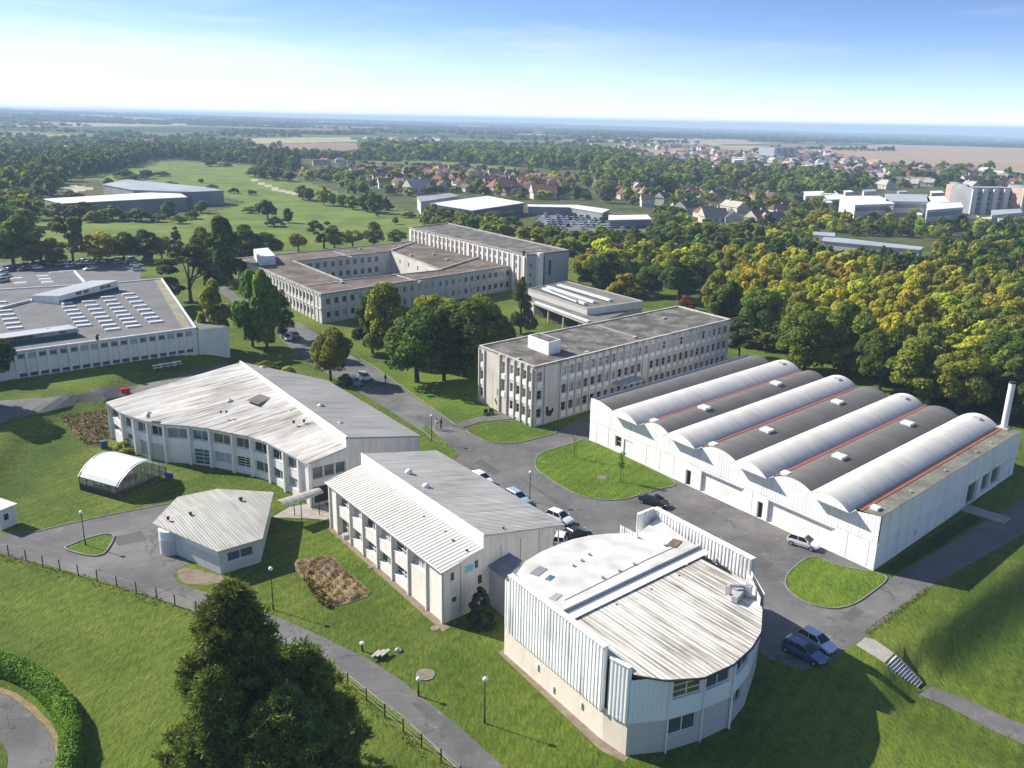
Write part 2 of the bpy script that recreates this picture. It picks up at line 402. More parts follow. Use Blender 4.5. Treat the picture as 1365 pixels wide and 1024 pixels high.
class MB:
    def __init__(s): s.v, s.f, s.m, s.uvf = [], [], [], []
    def poly(s, pts, mi=0, uv=None):
        i = len(s.v); s.v += [tuple(float(c) for c in p) for p in pts]
        s.f.append(tuple(range(i, i + len(pts)))); s.m.append(mi)
        if uv is None: s.uvf.append([(0, 0)] * len(pts))
        else:
            O, U, W = uv
            s.uvf.append([(float((np.asarray(p) - O) @ U), float((np.asarray(p) - O) @ W)) for p in pts])
        return s
    def obox(s, o, a, b, c, mi=0):      # box from a corner and three edges
        o, a, b, c = map(lambda q: np.asarray(q, float), (o, a, b, c))
        p = [o, o + a, o + a + b, o + b, o + c, o + a + c, o + a + b + c, o + b + c]
        for q in ((0, 3, 2, 1), (4, 5, 6, 7), (0, 1, 5, 4), (1, 2, 6, 5), (2, 3, 7, 6), (3, 0, 4, 7)): s.poly([p[k] for k in q], mi)
        return s
    def cbox(s, c, sx, sy, sz, rot=0, mi=0):   # box standing on c
        a = V(math.cos(rot), math.sin(rot), 0); b = V(-a[1], a[0], 0)
        return s.obox(np.asarray(c, float) - a * sx / 2 - b * sy / 2, a * sx, b * sy, V(0, 0, sz), mi)
    def prism(s, pts, z0, z1, mi=0, mt=None, bottom=False, uv=None):
        n = len(pts)
        for i in range(n):
            a, b = pts[i], pts[(i + 1) % n]
            s.poly([(a[0], a[1], z0), (b[0], b[1], z0), (b[0], b[1], z1), (a[0], a[1], z1)], mi)
        s.poly([(p[0], p[1], z1) for p in pts], mi if mt is None else mt, uv)
        if bottom: s.poly([(p[0], p[1], z0) for p in pts], mi)
        return s
    def tube(s, pts, rad, n=8, mi=0, cap=True):
        pts = [np.asarray(p, float) for p in pts]
        rings = []
        for i, p in enumerate(pts):
            d = unit(pts[min(i + 1, len(pts) - 1)] - pts[max(i - 1, 0)])
            u = unit(np.cross(d, V(1, 0, 0) if abs(d[0]) < .9 else V(0, 1, 0))); w = np.cross(d, u)
            r = rad[i] if hasattr(rad, '__len__') else rad
            rings.append([p + r * (math.cos(t) * u + math.sin(t) * w) for t in np.arange(n) * 2 * math.pi / n])
        i0 = len(s.v)
        for r in rings: s.v += [tuple(map(float, q)) for q in r]
        for k in range(len(rings) - 1):
            for j in range(n):
                s.f.append((i0 + k * n + j, i0 + k * n + (j + 1) % n, i0 + (k + 1) * n + (j + 1) % n, i0 + (k + 1) * n + j)); s.m.append(mi); s.uvf.append([(0, 0)] * 4)
        if cap: s.poly(rings[0], mi); s.poly(rings[-1], mi)
        return s
    def ball(s, c, r, n=10, mi=0, sq=1.):
        c = np.asarray(c, float)
        pts = [c + V(0, 0, -r * sq * .999)] ; zs = np.linspace(-math.pi / 2, math.pi / 2, n // 2 + 2)
        return s.tube([c + V(0, 0, r * sq * math.sin(z)) for z in zs], [max(r * math.cos(z), .001) for z in zs], n, mi, False)
    def build(s, name, mats, parent=None, loc=None, smooth=False):
        if isinstance(mats, str): mats = [mats]
        base = ROOT[parent] if parent is not None else (np.array(loc, float) if loc is not None else V(0, 0, 0))
        me = bpy.data.meshes.new(name)
        me.from_pydata([(a - base[0], b - base[1], c - base[2]) for a, b, c in s.v], [], s.f)
        for m_ in mats: me.materials.append(MATS[m_])
        me.polygons.foreach_set('material_index', s.m)
        uvl = me.uv_layers.new(name='UVMap')
        uvl.data.foreach_set('uv', [c for fu in s.uvf for p in fu for c in p])
        if smooth: me.polygons.foreach_set('use_smooth', [True] * len(s.f))
        me.update()
        o = link(name, me, parent, None if parent is not None else loc)
        ROOT[o] = base
        return o
def outn(A, B, side=1):                 # horizontal unit normal of wall A->B facing the camera side
    d = unit(V(B[0] - A[0], B[1] - A[1], 0)); n = V(d[1], -d[0], 0)
    if n[0] * (A[0] + B[0]) + n[1] * (A[1] + B[1]) > 0: n = -n
    return n * side
def bars(name, m_, parent, A, B, n, specs):     # each bar a part of its own
    for sp in specs:
        mb = MB(); bar(mb, A, B, *sp[:4], n, *sp[4:6]); mb.build(name, m_, parent)
def at_s(A, B, s, z, n=None, off=0.):
    A, B = np.asarray(A, float), np.asarray(B, float)
    d = unit(V(B[0] - A[0], B[1] - A[1], 0)); p = V(A[0], A[1], 0) + d * s + V(0, 0, z)
    return p if n is None else p + n * off
def wlen(A, B): return float(np.hypot(B[0] - A[0], B[1] - A[1]))
def facade(mb, A, B, z0, z1, ops, n, depth=.2, mi=0):
    L = wlen(A, B)
    ss = sorted({0., L} | {o[0] for o in ops} | {o[1] for o in ops}); zs = sorted({z0, z1} | {o[2] for o in ops} | {o[3] for o in ops})
    for i in range(len(ss) - 1):
        j0 = 0
        for j in range(len(zs) - 1):
            cs, cz = (ss[i] + ss[i + 1]) / 2, (zs[j] + zs[j + 1]) / 2
            if any(o[0] < cs < o[1] and o[2] < cz < o[3] for o in ops): continue
            mb.poly([at_s(A, B, ss[i], zs[j]), at_s(A, B, ss[i + 1], zs[j]), at_s(A, B, ss[i + 1], zs[j + 1]), at_s(A, B, ss[i], zs[j + 1])], mi)
    for a, b, c, d in ops:
        q = [(a, c), (b, c), (b, d), (a, d)]
        for k in range(4):
            p0, p1 = q[k], q[(k + 1) % 4]
            mb.poly([at_s(A, B, *p0), at_s(A, B, *p1), at_s(A, B, *p1, n, -depth), at_s(A, B, *p0, n, -depth)], mi)
def bar(mb, A, B, s0, s1, z0, z1, n, o0, o1, mi=0):   # bar on a wall between offsets o0..o1 along n
    p = at_s(A, B, s0, z0, n, o0)
    mb.obox(p, at_s(A, B, s1, z0, n, o0) - p, n * (o1 - o0), V(0, 0, z1 - z0), mi)
def window(parent, A, B, op, n, depth=.2, nx=2, ny=1, pane='glass_dark', frame='frame_white', w=.06, split=True, sill=False, name='window', panel=None):
    a, b, c, d = op
    mb = MB(); o0, o1 = -depth - .03, -depth + .05
    bar(mb, A, B, a, a + w, c, d, n, o0, o1); bar(mb, A, B, b - w, b, c, d, n, o0, o1)
    bar(mb, A, B, a + w, b - w, c, c + w, n, o0, o1); bar(mb, A, B, a + w, b - w, d - w, d, n, o0, o1)
    for i in range(1, nx):
        x = a + (b - a) * i / nx; bar(mb, A, B, x - w / 2, x + w / 2, c + w, d - w, n, o0, o1 - .004)
    for i in range(1, ny):
        z = c + (d - c) * i / ny; bar(mb, A, B, a + w, b - w, z - w / 2, z + w / 2, n, o0, o1 - .008)
    if sill: bar(mb, A, B, a - .05, b + .05, c - .06, c - .002, n, -depth, .06)
    if panel: bar(mb, A, B, a - .05, b + .05, panel[0], panel[1], n, .003, .08, 2)
    g = [at_s(A, B, *q, n, -depth) for q in ((a + w * .5, c + w * .5), (b - w * .5, c + w * .5), (b - w * .5, d - w * .5), (a + w * .5, d - w * .5))]
    if split:
        o = mb.build(name, frame, parent)
        MB().poly(g).build('pane', pane, o)
    else:
        mb.poly(g, 1); o = mb.build(name, [frame, pane, 'white_wall'], parent)
    return o
def flat_roof(parent, pts, z, roofm, parapet=.25, pw=.25, edge='concrete', name='roof'):
    # recessed covering inside a parapet made of butted kerbs
    c = sum(np.asarray(p[:2], float) for p in pts) / len(pts); n = len(pts)
    inn = inset(pts, pw)
    mb = MB(); mb.poly([(p[0], p[1], z) for p in inn]); r = mb.build(name, roofm, parent)
    mb = MB()
    for i in range(n):
        a, b, a2, b2 = pts[i], pts[(i + 1) % n], inn[i], inn[(i + 1) % n]
        mb.poly([(a[0], a[1], z + parapet), (b[0], b[1], z + parapet), (b2[0], b2[1], z + parapet), (a2[0], a2[1], z + parapet)])
        mb.poly([(a[0], a[1], z - .2), (b[0], b[1], z - .2), (b[0], b[1], z + parapet), (a[0], a[1], z + parapet)])
        mb.poly([(a2[0], a2[1], z - .05), (b2[0], b2[1], z - .05), (b2[0], b2[1], z + parapet), (a2[0], a2[1], z + parapet)])
    mb.build('parapet', edge, parent)
    return r
def inset(pts, w):
    pts = [np.asarray(p[:2], float) for p in pts]; n = len(pts); ar = 0
    for i in range(n): ar += pts[i][0] * pts[(i + 1) % n][1] - pts[(i + 1) % n][0] * pts[i][1]
    sg = 1 if ar > 0 else -1; res = []
    for i in range(n):
        d0 = unit(pts[i] - pts[i - 1]); d1 = unit(pts[(i + 1) % n] - pts[i])
        n0 = np.array([-d0[1], d0[0]]) * sg; n1 = np.array([-d1[1], d1[0]]) * sg
        k = 1 + n0 @ n1
        res.append(pts[i] + (n0 + n1) * w / max(k, .3))
    return res
def sheet(name, pts, off, matn, kind='structure', res=None, label=None, cat=None):
    # polygon laid on the ground: grid cells clipped to the outline so that it follows the terrain
    import bmesh
    bm = bmesh.new()
    vs = [bm.verts.new((p[0], p[1], 0)) for p in pts]
    bm.faces.new(vs)
    if res:
        xs = [p[0] for p in pts]; ys = [p[1] for p in pts]
        for ax, lo, hi in ((0, min(xs), max(xs)), (1, min(ys), max(ys))):
            k = math.floor(lo / res) + 1
            while k * res < hi:
                no = (1, 0, 0) if ax == 0 else (0, 1, 0); co = (k * res, 0, 0) if ax == 0 else (0, k * res, 0)
                bmesh.ops.bisect_plane(bm, geom=bm.verts[:] + bm.edges[:] + bm.faces[:], plane_co=co, plane_no=no); k += 1
    bmesh.ops.triangulate(bm, faces=bm.faces[:])
    for v in bm.verts: v.co.z = float(zt(v.co.x, v.co.y)) + off
    bmesh.ops.recalc_face_normals(bm, faces=bm.faces[:])
    for f in bm.faces:
        if f.normal.z < 0: f.normal_flip()
    me = bpy.data.meshes.new(name); bm.to_mesh(me); bm.free(); me.materials.append(MATS[matn])
    o = link(name, me); return props(o, label, cat, None, kind)
def px_ring(pxs, off=0.): return [G(a, b) for a, b in pxs]
def smooth_ring(pts, k=6, closed=True):
    pts = [np.asarray(p, float) for p in pts]; n = len(pts); out = []
    for i in range(n if closed else n - 1):
        p0, p1, p2, p3 = pts[(i - 1) % n] if closed or i > 0 else pts[0], pts[i], pts[(i + 1) % n], pts[(i + 2) % n] if closed or i + 2 < n else pts[n - 1]
        for j in range(k):
            t = j / k
            out.append(.5 * ((2 * p1) + (p2 - p0) * t + (2 * p0 - 5 * p1 + 4 * p2 - p3) * t * t + (3 * p1 - p0 - 3 * p2 + p3) * t ** 3))
    if not closed: out.append(pts[-1])
    return out
def kerb(name, pts, closed=True, w=.14, h=.10, matn='kerb_stone'):
    mb = MB(); n = len(pts)
    ring = []
    for i in range(n):
        a = pts[i - 1] if closed or i > 0 else pts[0]; c = pts[(i + 1) % n] if closed or i < n - 1 else pts[-1]
        d = unit(V(c[0] - a[0], c[1] - a[1], 0)); nn = V(d[1], -d[0], 0)
        z = float(zt(pts[i][0], pts[i][1])); q = V(pts[i][0], pts[i][1], z)
        ring.append([q - nn * w / 2 - UP * .05, q - nn * w / 2 + UP * h, q + nn * w / 2 + UP * h, q + nn * w / 2 - UP * .05])
    for i in range(n if closed else n - 1):
        r0, r1 = ring[i], ring[(i + 1) % n]
        for k in range(3): mb.poly([r0[k], r1[k], r1[k + 1], r0[k + 1]])
    o = mb.build(name, matn); return props(o, kind='structure')
# ------------------------------------------------------------------ camera, light, sky, air
cam = bpy.data.cameras.new('camera'); co = bpy.data.objects.new('camera', cam); COL.objects.link(co)
cam.sensor_width = 36; cam.lens = 36 * FPX / 1365; cam.clip_start = .5; cam.clip_end = 60000
r_ = V(_X[0], _Y[0], _Z[0]); u_ = -V(_X[1], _Y[1], _Z[1]); f_ = V(_X[2], _Y[2], _Z[2])
co.matrix_world = Matrix(((r_[0], u_[0], -f_[0], 0), (r_[1], u_[1], -f_[1], 0), (r_[2], u_[2], -f_[2], CAMH), (0, 0, 0, 1)))
sc.camera = co
SUN_AZ, SUN_EL = math.radians(295), math.radians(35)
sd = V(math.sin(SUN_AZ) * math.cos(SUN_EL), math.cos(SUN_AZ) * math.cos(SUN_EL), math.sin(SUN_EL))
sl = bpy.data.lights.new('sun', 'SUN'); sl.energy = 5.0; sl.angle = math.radians(.5); sl.color = (1, .94, .84)
so = bpy.data.objects.new('sun', sl); COL.objects.link(so)
so.rotation_euler = Vector(-sd).to_track_quat('-Z', 'Y').to_euler(); so.location = (-200, 100, 200)
w = bpy.data.worlds.new('World'); sc.world = w; w.use_nodes = True
nt = w.node_tree; nt.nodes.clear()
out = nt.nodes.new('ShaderNodeOutputWorld'); bg = nt.nodes.new('ShaderNodeBackground'); bg.inputs[1].default_value = .105
tc = nt.nodes.new('ShaderNodeTexCoord')
sky = nt.nodes.new('ShaderNodeTexSky'); sky.sky_type = 'NISHITA'; sky.sun_disc = False
sky.sun_elevation = SUN_EL; sky.sun_rotation = SUN_AZ; sky.air_density = 1.0; sky.dust_density = .2; sky.ozone_density = 1.3
mp = N(nt, 'ShaderNodeMapping', {'Vector': tc.outputs['Generated'], 'Scale': (1, 1, 4.4)})
nz = N(nt, 'ShaderNodeVectorMath', {0: mp.outputs[0]}, operation='NORMALIZE')
nt.links.new(nz.outputs[0], sky.inputs['Vector'])
# thin cirrus and a bright bank of cloud low on the sun's side
g = tc.outputs['Generated']
cl = N(nt, 'ShaderNodeMapping', {'Vector': g, 'Scale': (3.2, 3.2, 26), 'Location': (1.3, .2, 0)})
wisp = noise(nt, cl.outputs[0], 1., 7, .62, .6)
s = N(nt, 'ShaderNodeSeparateXYZ', {0: g})
lefty = N(nt, 'ShaderNodeMapRange', {0: s.outputs[0], 1: .35, 2: -.55, 3: 0., 4: 1.}).outputs[0]
low = N(nt, 'ShaderNodeMapRange', {0: s.outputs[2], 1: .005, 2: .115, 3: 1., 4: 0.}, interpolation_type='SMOOTHSTEP').outputs[0]
wf = ramp(nt, wisp, [(.46, (0,) * 3), (.78, (1,) * 3)])
bank = math_n(nt, 'MULTIPLY', low, math_n(nt, 'MULTIPLY_ADD', lefty, .62, .22))
cf = math_n(nt, 'MINIMUM', math_n(nt, 'ADD', bank, math_n(nt, 'MULTIPLY', wf, math_n(nt, 'MULTIPLY_ADD', lefty, .45, .16))), .95)
glow = N(nt, 'ShaderNodeMapRange', {0: s.outputs[2], 1: 0., 2: .40, 3: 1.28, 4: 1.}, interpolation_type='SMOOTHSTEP').outputs[0]
skyc = N(nt, 'ShaderNodeVectorMath', {0: sky.outputs[0], 1: glow}, operation='MULTIPLY').outputs[0]
skyc = mix(nt, 1., skyc, (.90, .955, 1.07), 'MULTIPLY')
col = mix(nt, cf, skyc, (5.7, 6.05, 6.5))
nt.links.new(col, bg.inputs[0]); nt.links.new(bg.outputs[0], out.inputs[0])
sc.view_settings.view_transform = 'Standard'; sc.view_settings.look = 'None'; sc.view_settings.exposure = .88; sc.view_settings.gamma = 1
sc.render.engine = 'CYCLES'; sc.cycles.use_denoising = True
sc.cycles.max_bounces = 8; sc.cycles.transparent_max_bounces = 12; sc.cycles.volume_bounces = 0
hm, nt, b, o = nodes_of('air'); nt.nodes.remove(b)
pv = N(nt, 'ShaderNodeVolumePrincipled', {'Color': (.56, .76, 1., 1), 'Density': 2.0e-4, 'Anisotropy': .0})
nt.links.new(pv.outputs[0], o.inputs['Volume'])
_tx, _ty = np.meshgrid(np.linspace(-12500, 12500, 160), np.linspace(0, 13300, 120)); HAZE_TOP = float(max(zt(_tx, _ty).max(), 58)) + 3
if not globals().get('NO_HAZE'):
    hz = MB().obox(V(-15000, -700, -330), V(30000, 0, 0), V(0, 15000, 0), V(0, 0, 330 + HAZE_TOP)).build('haze', 'air'); props(hz, kind='stuff')

# ------------------------------------------------------------------ ground, one sheet to the horizon
na, nr = 330, 400
an = np.radians(np.linspace(-66, 66, na + 1)); rr = np.concatenate([[0], 14 * (13200 / 14) ** (np.arange(nr) / (nr - 1))])
A_, R_ = np.meshgrid(an, rr)
gx, gy = R_ * np.sin(A_), R_ * np.cos(A_) - 8
gz = zt(gx, gy)
i = np.arange(nr)[:, None] * (na + 1) + np.arange(na)[None]
quads = np.stack([i, i + 1, i + na + 2, i + na + 1], -1).reshape(-1, 4)
vv = np.stack([gx, gy, gz], -1).reshape(-1, 3)
fc = vv[quads].mean(1); fx, fy = fc[:, 0], fc[:, 1]
GM = ['grass', 'lawn', 'meadow', 'scrub', 'wood_floor', 'farmland', 'tan_field', 'brown_field', 'yellow_field', 'rough_grass', 'pale_track']
gi = {n: k for k, n in enumerate(GM)}
mi = np.zeros(len(quads), np.int32)
mi[fy > 330] = gi['scrub']; mi[fy > 1150] = gi['farmland']
WOOD = [(778, 372), (795, 352), (870, 328), (960, 326), (1090, 342), (1230, 346), (1420, 324), (1500, 560), (1400, 575), (1250, 545), (1150, 500), (1080, 478), (1000, 462), (940, 405), (870, 368), (830, 400)]
ZONES = [
 ('tan_field', [(1090, 197), (1180, 193), (1500, 197), (1500, 240), (1400, 236), (1290, 224), (1180, 221)]),
 ('yellow_field', [(1240, 187), (1420, 188), (1420, 193), (1260, 193)]),
 ('brown_field', [(330, 193), (470, 190), (490, 203), (440, 205), (340, 201)]),
 ('yellow_field', [(290, 190), (330, 184), (465, 183), (478, 189), (330, 192)]),
 ('tan_field', [(850, 178), (1000, 182), (1080, 190), (960, 192)]),
 ('brown_field', [(-200, 176), (60, 178), (200, 184), (300, 192), (-200, 188)]),
 ('meadow', [(480, 208), (700, 213), (690, 226), (560, 222), (480, 216)]),
 ('meadow', [(80, 238), (215, 214), (330, 221), (398, 240), (470, 262), (600, 300), (570, 345), (410, 330), (-100, 335), (-100, 300), (60, 298), (110, 296), (250, 292), (330, 270), (250, 250), (130, 240)]),
 ('scrub', [(-100, 244), (90, 240), (150, 247), (120, 265), (-100, 268)]),
 ('pale_track', [(30, 252), (95, 247), (132, 251), (100, 257), (30, 261)]),
 ('pale_track', [(336, 238), (372, 252), (398, 258), (397, 260), (366, 254), (332, 239)]),
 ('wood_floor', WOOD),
 ('lawn', [(716, 585), (900, 640), (830, 680), (715, 640)]),
]
for n_, z_ in ZONES:
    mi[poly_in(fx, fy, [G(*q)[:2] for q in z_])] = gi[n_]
vx, vy = vv[:, 0], vv[:, 1]
_s = (vx - _E0[0]) * _EN[0] + (vy - _E0[1]) * _EN[1]; _a = (vx - _E0[0]) * _ED[0] + (vy - _E0[1]) * _ED[1]
rough = sstep((_s - _STS + .8) / 1.6) * sstep((_STS + 5.5 - _s) / 3) * sstep((_a - 2) / 4) * (vy < 150)
BK = [G(*q)[:2] for q in ((-40, 655), (25, 607), (70, 557), (112, 546), (142, 596), (92, 612), (64, 642), (0, 692))]
rough = np.maximum(rough, np.where(poly_in(vx, vy, BK), .5 * sstep(poly_dist(vx, vy, BK) / 2.5), 0))
me = mesh_np('ground', vv, quads, GM, mi, True)
ra_ = me.attributes.new('rough', 'FLOAT', 'POINT'); ra_.data.foreach_set('value', np.ascontiguousarray(rough, np.float32))
gob = link('ground', me); props(gob, kind='structure')

# ------------------------------------------------------------------ roads, yards, lawns
ROAD = [(366, 430), (384, 425), (402, 432), (432, 452), (478, 480), (499, 489), (545, 524), (608, 567.5), (621, 573), (640, 586), (670, 591.5), (693, 590), (742, 576), (775, 557), (800, 560), (795, 572), (900, 625), (1000, 672), (1100, 725), (1155, 752), (1160, 780), (1190, 770), (1270, 722), (1330, 684), (1420, 632), (1440, 672), (1365, 711), (1300, 748), (1236, 784), (1195, 815), (1148, 852), (1106, 882), (1070, 893), (1030, 880), (980, 850), (900, 780), (800, 790), (730, 770), (690, 700), (640, 650), (598, 604), (566, 577), (500, 535), (436, 498), (398, 474), (372, 450)]
sheet('campus_road', px_ring(ROAD), .004, 'asphalt')
def lawn(px, name='lawn', off=.05, k=5, matn='lawn'):
    pts = smooth_ring(px_ring(px), k)
    sheet(name, pts, off, matn); return pts
sheet('lawn', px_ring([(545, 522), (500, 489), (480, 470), (640, 470), (642, 535), (660, 546), (640, 556), (609, 567)]), .05, 'lawn')
kerb('kerb', px_ring([(480, 478), (499, 489), (545, 522), (580, 547), (608, 567)]), False)
kerb('kerb', lawn([(622, 573.5), (650, 566), (690, 561), (714, 570.5), (742, 576.5), (717, 584), (693, 590), (670, 591.5), (654, 590), (640, 585)], k=4))
kerb('kerb', lawn([(786, 588), (763, 591.6), (735, 599.6), (718, 607.5), (713, 618), (719, 628.6), (744, 646), (767, 658.5), (788, 664.6), (809, 667), (834, 665.5), (853, 660), (876, 653), (900, 643.5), (850, 617)], k=4))
kerb('kerb', lawn([(1082, 743), (1055, 760), (1046.6, 776), (1054, 790), (1075, 803.5), (1099.6, 810.5), (1118, 811), (1139, 805), (1160, 791.4), (1182, 772), (1166, 764), (1120, 755)], k=4))
sheet('lawn', px_ring([(1170, 763), (1190, 768), (1268, 718), (1326, 681), (1300, 679)]), .05, 'rough_grass')
sheet('verge', px_ring([(562, 571), (568, 567), (612, 606), (606, 612)]), .05, 'lawn')
# yard on the left with its path along the fence
YARD = [(-60, 706), (0, 712), (35, 712), (52, 708), (107, 695), (148, 686), (226, 671.5), (240, 664), (262, 680), (262, 745), (241, 757), (231, 767), (234, 775), (244, 780), (259, 784.5), (313, 804), (375, 824), (432, 850), (491, 878.5), (535, 907), (560, 927.6), (599, 957.5), (639, 993), (659, 1011), (680, 1030), (720, 1075), (670, 1085), (612, 1028), (600, 1016), (570, 986), (537, 955.5), (497, 926), (465, 901), (440, 884), (410, 870), (360, 850), (300, 829), (240, 808), (200, 795), (130, 772), (60, 753), (0, 739), (-60, 728)]
sheet('path', px_ring(YARD), .006, 'asphalt')
kerb('kerb', px_ring([(35, 711.5), (52, 708), (107, 695), (148, 686), (226, 671.5)]), False, h=.08)
kerb('kerb', px_ring([(612, 1028), (600, 1016), (570, 986), (537, 955.5), (497, 926), (465, 901)]), False, w=.1, h=.05)
isl = lawn([(87, 732), (97, 726), (115, 719), (138, 713), (151, 714), (150, 722), (140, 737), (128, 741.5), (110, 739.5)], k=4, off=.06)
kerb('kerb', isl, w=.18, h=.14)
isl2 = px_ring([(236, 761), (247, 757), (262, 759), (296, 768), (300, 775), (276, 780), (246, 778), (238, 771)])
sheet('verge', isl2, .012, 'verge_dirt')
# footings of bare earth along the walls
sheet('verge', px_ring([(437, 705), (444, 697), (600, 836), (590, 842)]), .01, 'verge_dirt')
sheet('verge', px_ring([(664, 870), (676, 862), (812, 985), (843, 1005), (832, 1016), (800, 1000)]), .01, 'verge_dirt')
sheet('path', px_ring([(386, 676), (430, 668), (446, 684), (440, 694), (424, 692), (380, 690), (362, 690)]), .008, 'paving')
sheet('path', px_ring([(600, 566), (640, 556), (668, 549), (690, 558), (640, 563), (616, 571)]), .06, 'asphalt')
# drive ringed by the hedge, bottom left
sheet('drive', px_ring([(-160, 900), (-60, 910), (0, 924), (18, 931), (40, 948.5), (60, 969.6), (72, 987), (74, 1008), (68, 1026), (40, 1075), (-160, 1090)]), .006, 'asphalt')
lawn([(-170, 975), (-60, 965), (-14, 978), (5, 996), (9, 1020), (-6, 1050), (-80, 1070), (-170, 1050)], k=4, off=.05, matn='grass')
sheet('verge', px_ring([(-60, 897), (0, 916), (22, 924), (46, 941), (68, 964), (80, 985), (82, 1010), (74, 1035), (69, 1026), (74.5, 1008), (72.5, 987), (60.5, 969), (40, 948), (18, 930.5), (0, 923.5), (-60, 909)]), .009, 'dry_straw')
# upper road on the left, behind the curved building
sheet('campus_road', px_ring([(-120, 556), (0, 535), (60, 531), (120, 524), (170, 515), (240, 500), (300, 486), (320, 490), (250, 512), (170, 528), (140, 536), (100, 541), (50, 553), (0, 566), (-120, 585)]), .10, 'asphalt', res=1.)
# car park behind the flat-roofed school, road towards the four-winged block
sheet('car_park', px_ring([(-150, 352), (0, 350), (120, 349), (190, 352), (186, 372), (218, 372), (262, 436), (-150, 470)]), .01, 'grey_flat_roof')
sheet('campus_road', px_ring([(366, 430), (384, 425), (345, 402), (318, 396), (298, 378), (286, 372), (278, 377), (296, 392), (312, 404)]), .008, 'asphalt')
sheet('campus_road', px_ring([(380, 338), (390, 335), (412, 342), (420, 350), (400, 352)]), .05, 'asphalt')
# worn repairs in the asphalt
mat('asphalt_repair', (.085, .083, .082), (.11, .107, .104), scale=.5, fine=8, fineamt=.2, rough=.9)
for q in (((640, 612), (668, 628), (660, 634), (632, 617)), ((905, 690), (960, 716), (945, 728), (890, 700)), ((1010, 742), (1032, 752), (1018, 762), (997, 751)), ((150, 716), (188, 708), (196, 720), (158, 728)), ((560, 553), (578, 566), (570, 570), (553, 556)), ((560, 932), (590, 955), (576, 962), (548, 938)), ((690, 636), (700, 641), (760, 676), (751, 679)), ((1120, 822), (1140, 808), (1152, 816), (1134, 830))):
    sheet('road_patch', px_ring(q), .012, 'asphalt_repair')
# path below the stairs
def ribbon(name, lft, rgt, off, matn, k=6):
    a = smooth_ring([G(*q) for q in lft], k, False); b = smooth_ring([G(*q) for q in rgt], k, False)
    mb = MB()
    for i in range(len(a) - 1):
        m0, m1 = (a[i] + b[i]) / 2, (a[i + 1] + b[i + 1]) / 2
        for q in ((a[i], m0, m1, a[i + 1]), (m0, b[i], b[i + 1], m1)):
            mb.poly([(p[0], p[1], float(zt(p[0], p[1])) + off) for p in q])
    o = mb.build(name, matn); return props(o, kind='structure')
ribbon('path', [(1219, 921.5), (1272, 947), (1317, 971.5), (1365, 993), (1440, 1032)], [(1236, 912.5), (1287, 932), (1333, 953), (1365, 967), (1450, 1003)], .03, 'asphalt')
sheet('path', px_ring([(1141, 860), (1153, 850), (1166, 853), (1192, 871), (1179, 884)]), .02, 'paving')
# ------------------------------------------------------------------ buildings
def ribbed(mb, A, B, z0, z1, n, pitch=.34, dep=.09, duty=.5, off=0., mi=0, z0b=None, z1b=None):
    # sheet with trapezoid ribs; z may differ at the two ends
    L = wlen(A, B); z0b = z0 if z0b is None else z0b; z1b = z1 if z1b is None else z1b
    k = max(1, int(round(L / pitch))); prof = []
    for i in range(k):
        x = L * i / k; p = L / k
        prof += [(x, 0), (x + p * (.5 - duty * .5), 0), (x + p * (.5 - duty * .5 + .08), dep), (x + p * (.5 + duty * .5 - .08), dep), (x + p * (.5 + duty * .5), 0)]
    prof.append((L, 0))
    for (x0, d0), (x1, d1) in zip(prof[:-1], prof[1:]):
        if x1 - x0 < 1e-6: continue
        za0, za1 = z0 + (z0b - z0) * x0 / L, z1 + (z1b - z1) * x0 / L
        zb0, zb1 = z0 + (z0b - z0) * x1 / L, z1 + (z1b - z1) * x1 / L
        mb.poly([at_s(A, B, x0, za0, n, off + d0), at_s(A, B, x1, zb0, n, off + d1), at_s(A, B, x1, zb1, n, off + d1), at_s(A, B, x0, za1, n, off + d0)], mi)
def vent(parent, p, r=.22, h=.5, m='grey_metal', name='vent'):
    p = np.asarray(p, float)
    return MB().tube([p - UP * .2, p + UP * h], r * .6, 8).tube([p + UP * h, p + UP * (h + .06), p + UP * (h + .28)], [r, r * 1.25, r * .3], 10).build(name, m, parent)
def cowl(parent, p, m='dark_metal', name='vent', s=1.):
    p = np.asarray(p, float); 
    return MB().cbox(p - UP * .1, .35 * s, .3 * s, .35 * s, .6).cbox(p + UP * .25 * s, .55 * s, .45 * s, .2 * s, .6).build(name, m, parent)

# ---- three-storey classroom block
H3 = 9.5
c0, c1, c2, c3 = [P(*a, H3) for a in ((712.1, 490.5), (638.3, 461.8), (903.9, 408.7), (974, 426.5))]
c0, c1, c2, c3 = [V(q[0], q[1], 0) for q in (c0, c1, c2, c3)]
b3 = thing('classroom_block', 'three-storey concrete classroom block with dark flat roof and white rooftop box', 'building', c0)
rows = [(1.35, 2.75), (4.25, 5.65), (7.15, 8.55)]
wallm = MB(); LL, LR = wlen(c1, c0), wlen(c0, c3)
nL, nR = outn(c1, c0), outn(c0, c3)
opsL, opsR = [], []
for t, ww in ((.06, .75), (.468, .9), (.62, .85), (.732, .85), (.842, .85), (.948, .8)):
    for r, (a, b) in enumerate(rows):
        if t == .468 and r == 0: continue
        opsL.append((t * LL - ww / 2, t * LL + ww / 2, a - (.5 if t == .468 else 0), b))
nW = 27; stepR = (LR - 6.6) / nW
for k in range(nW + 1):
    x = 1.2 if k == 0 else 5.8 + (k - .5) * stepR
    for a, b in rows:
        if k == 13 and a < 6.5 and a > 3: continue
        opsR.append((x - .5, x + .5, a, b))
facade(wallm, c1, c0, 0, H3 + .15, opsL, nL, .22); facade(wallm, c0, c3, 0, H3 + .15, opsR, nR, .22)
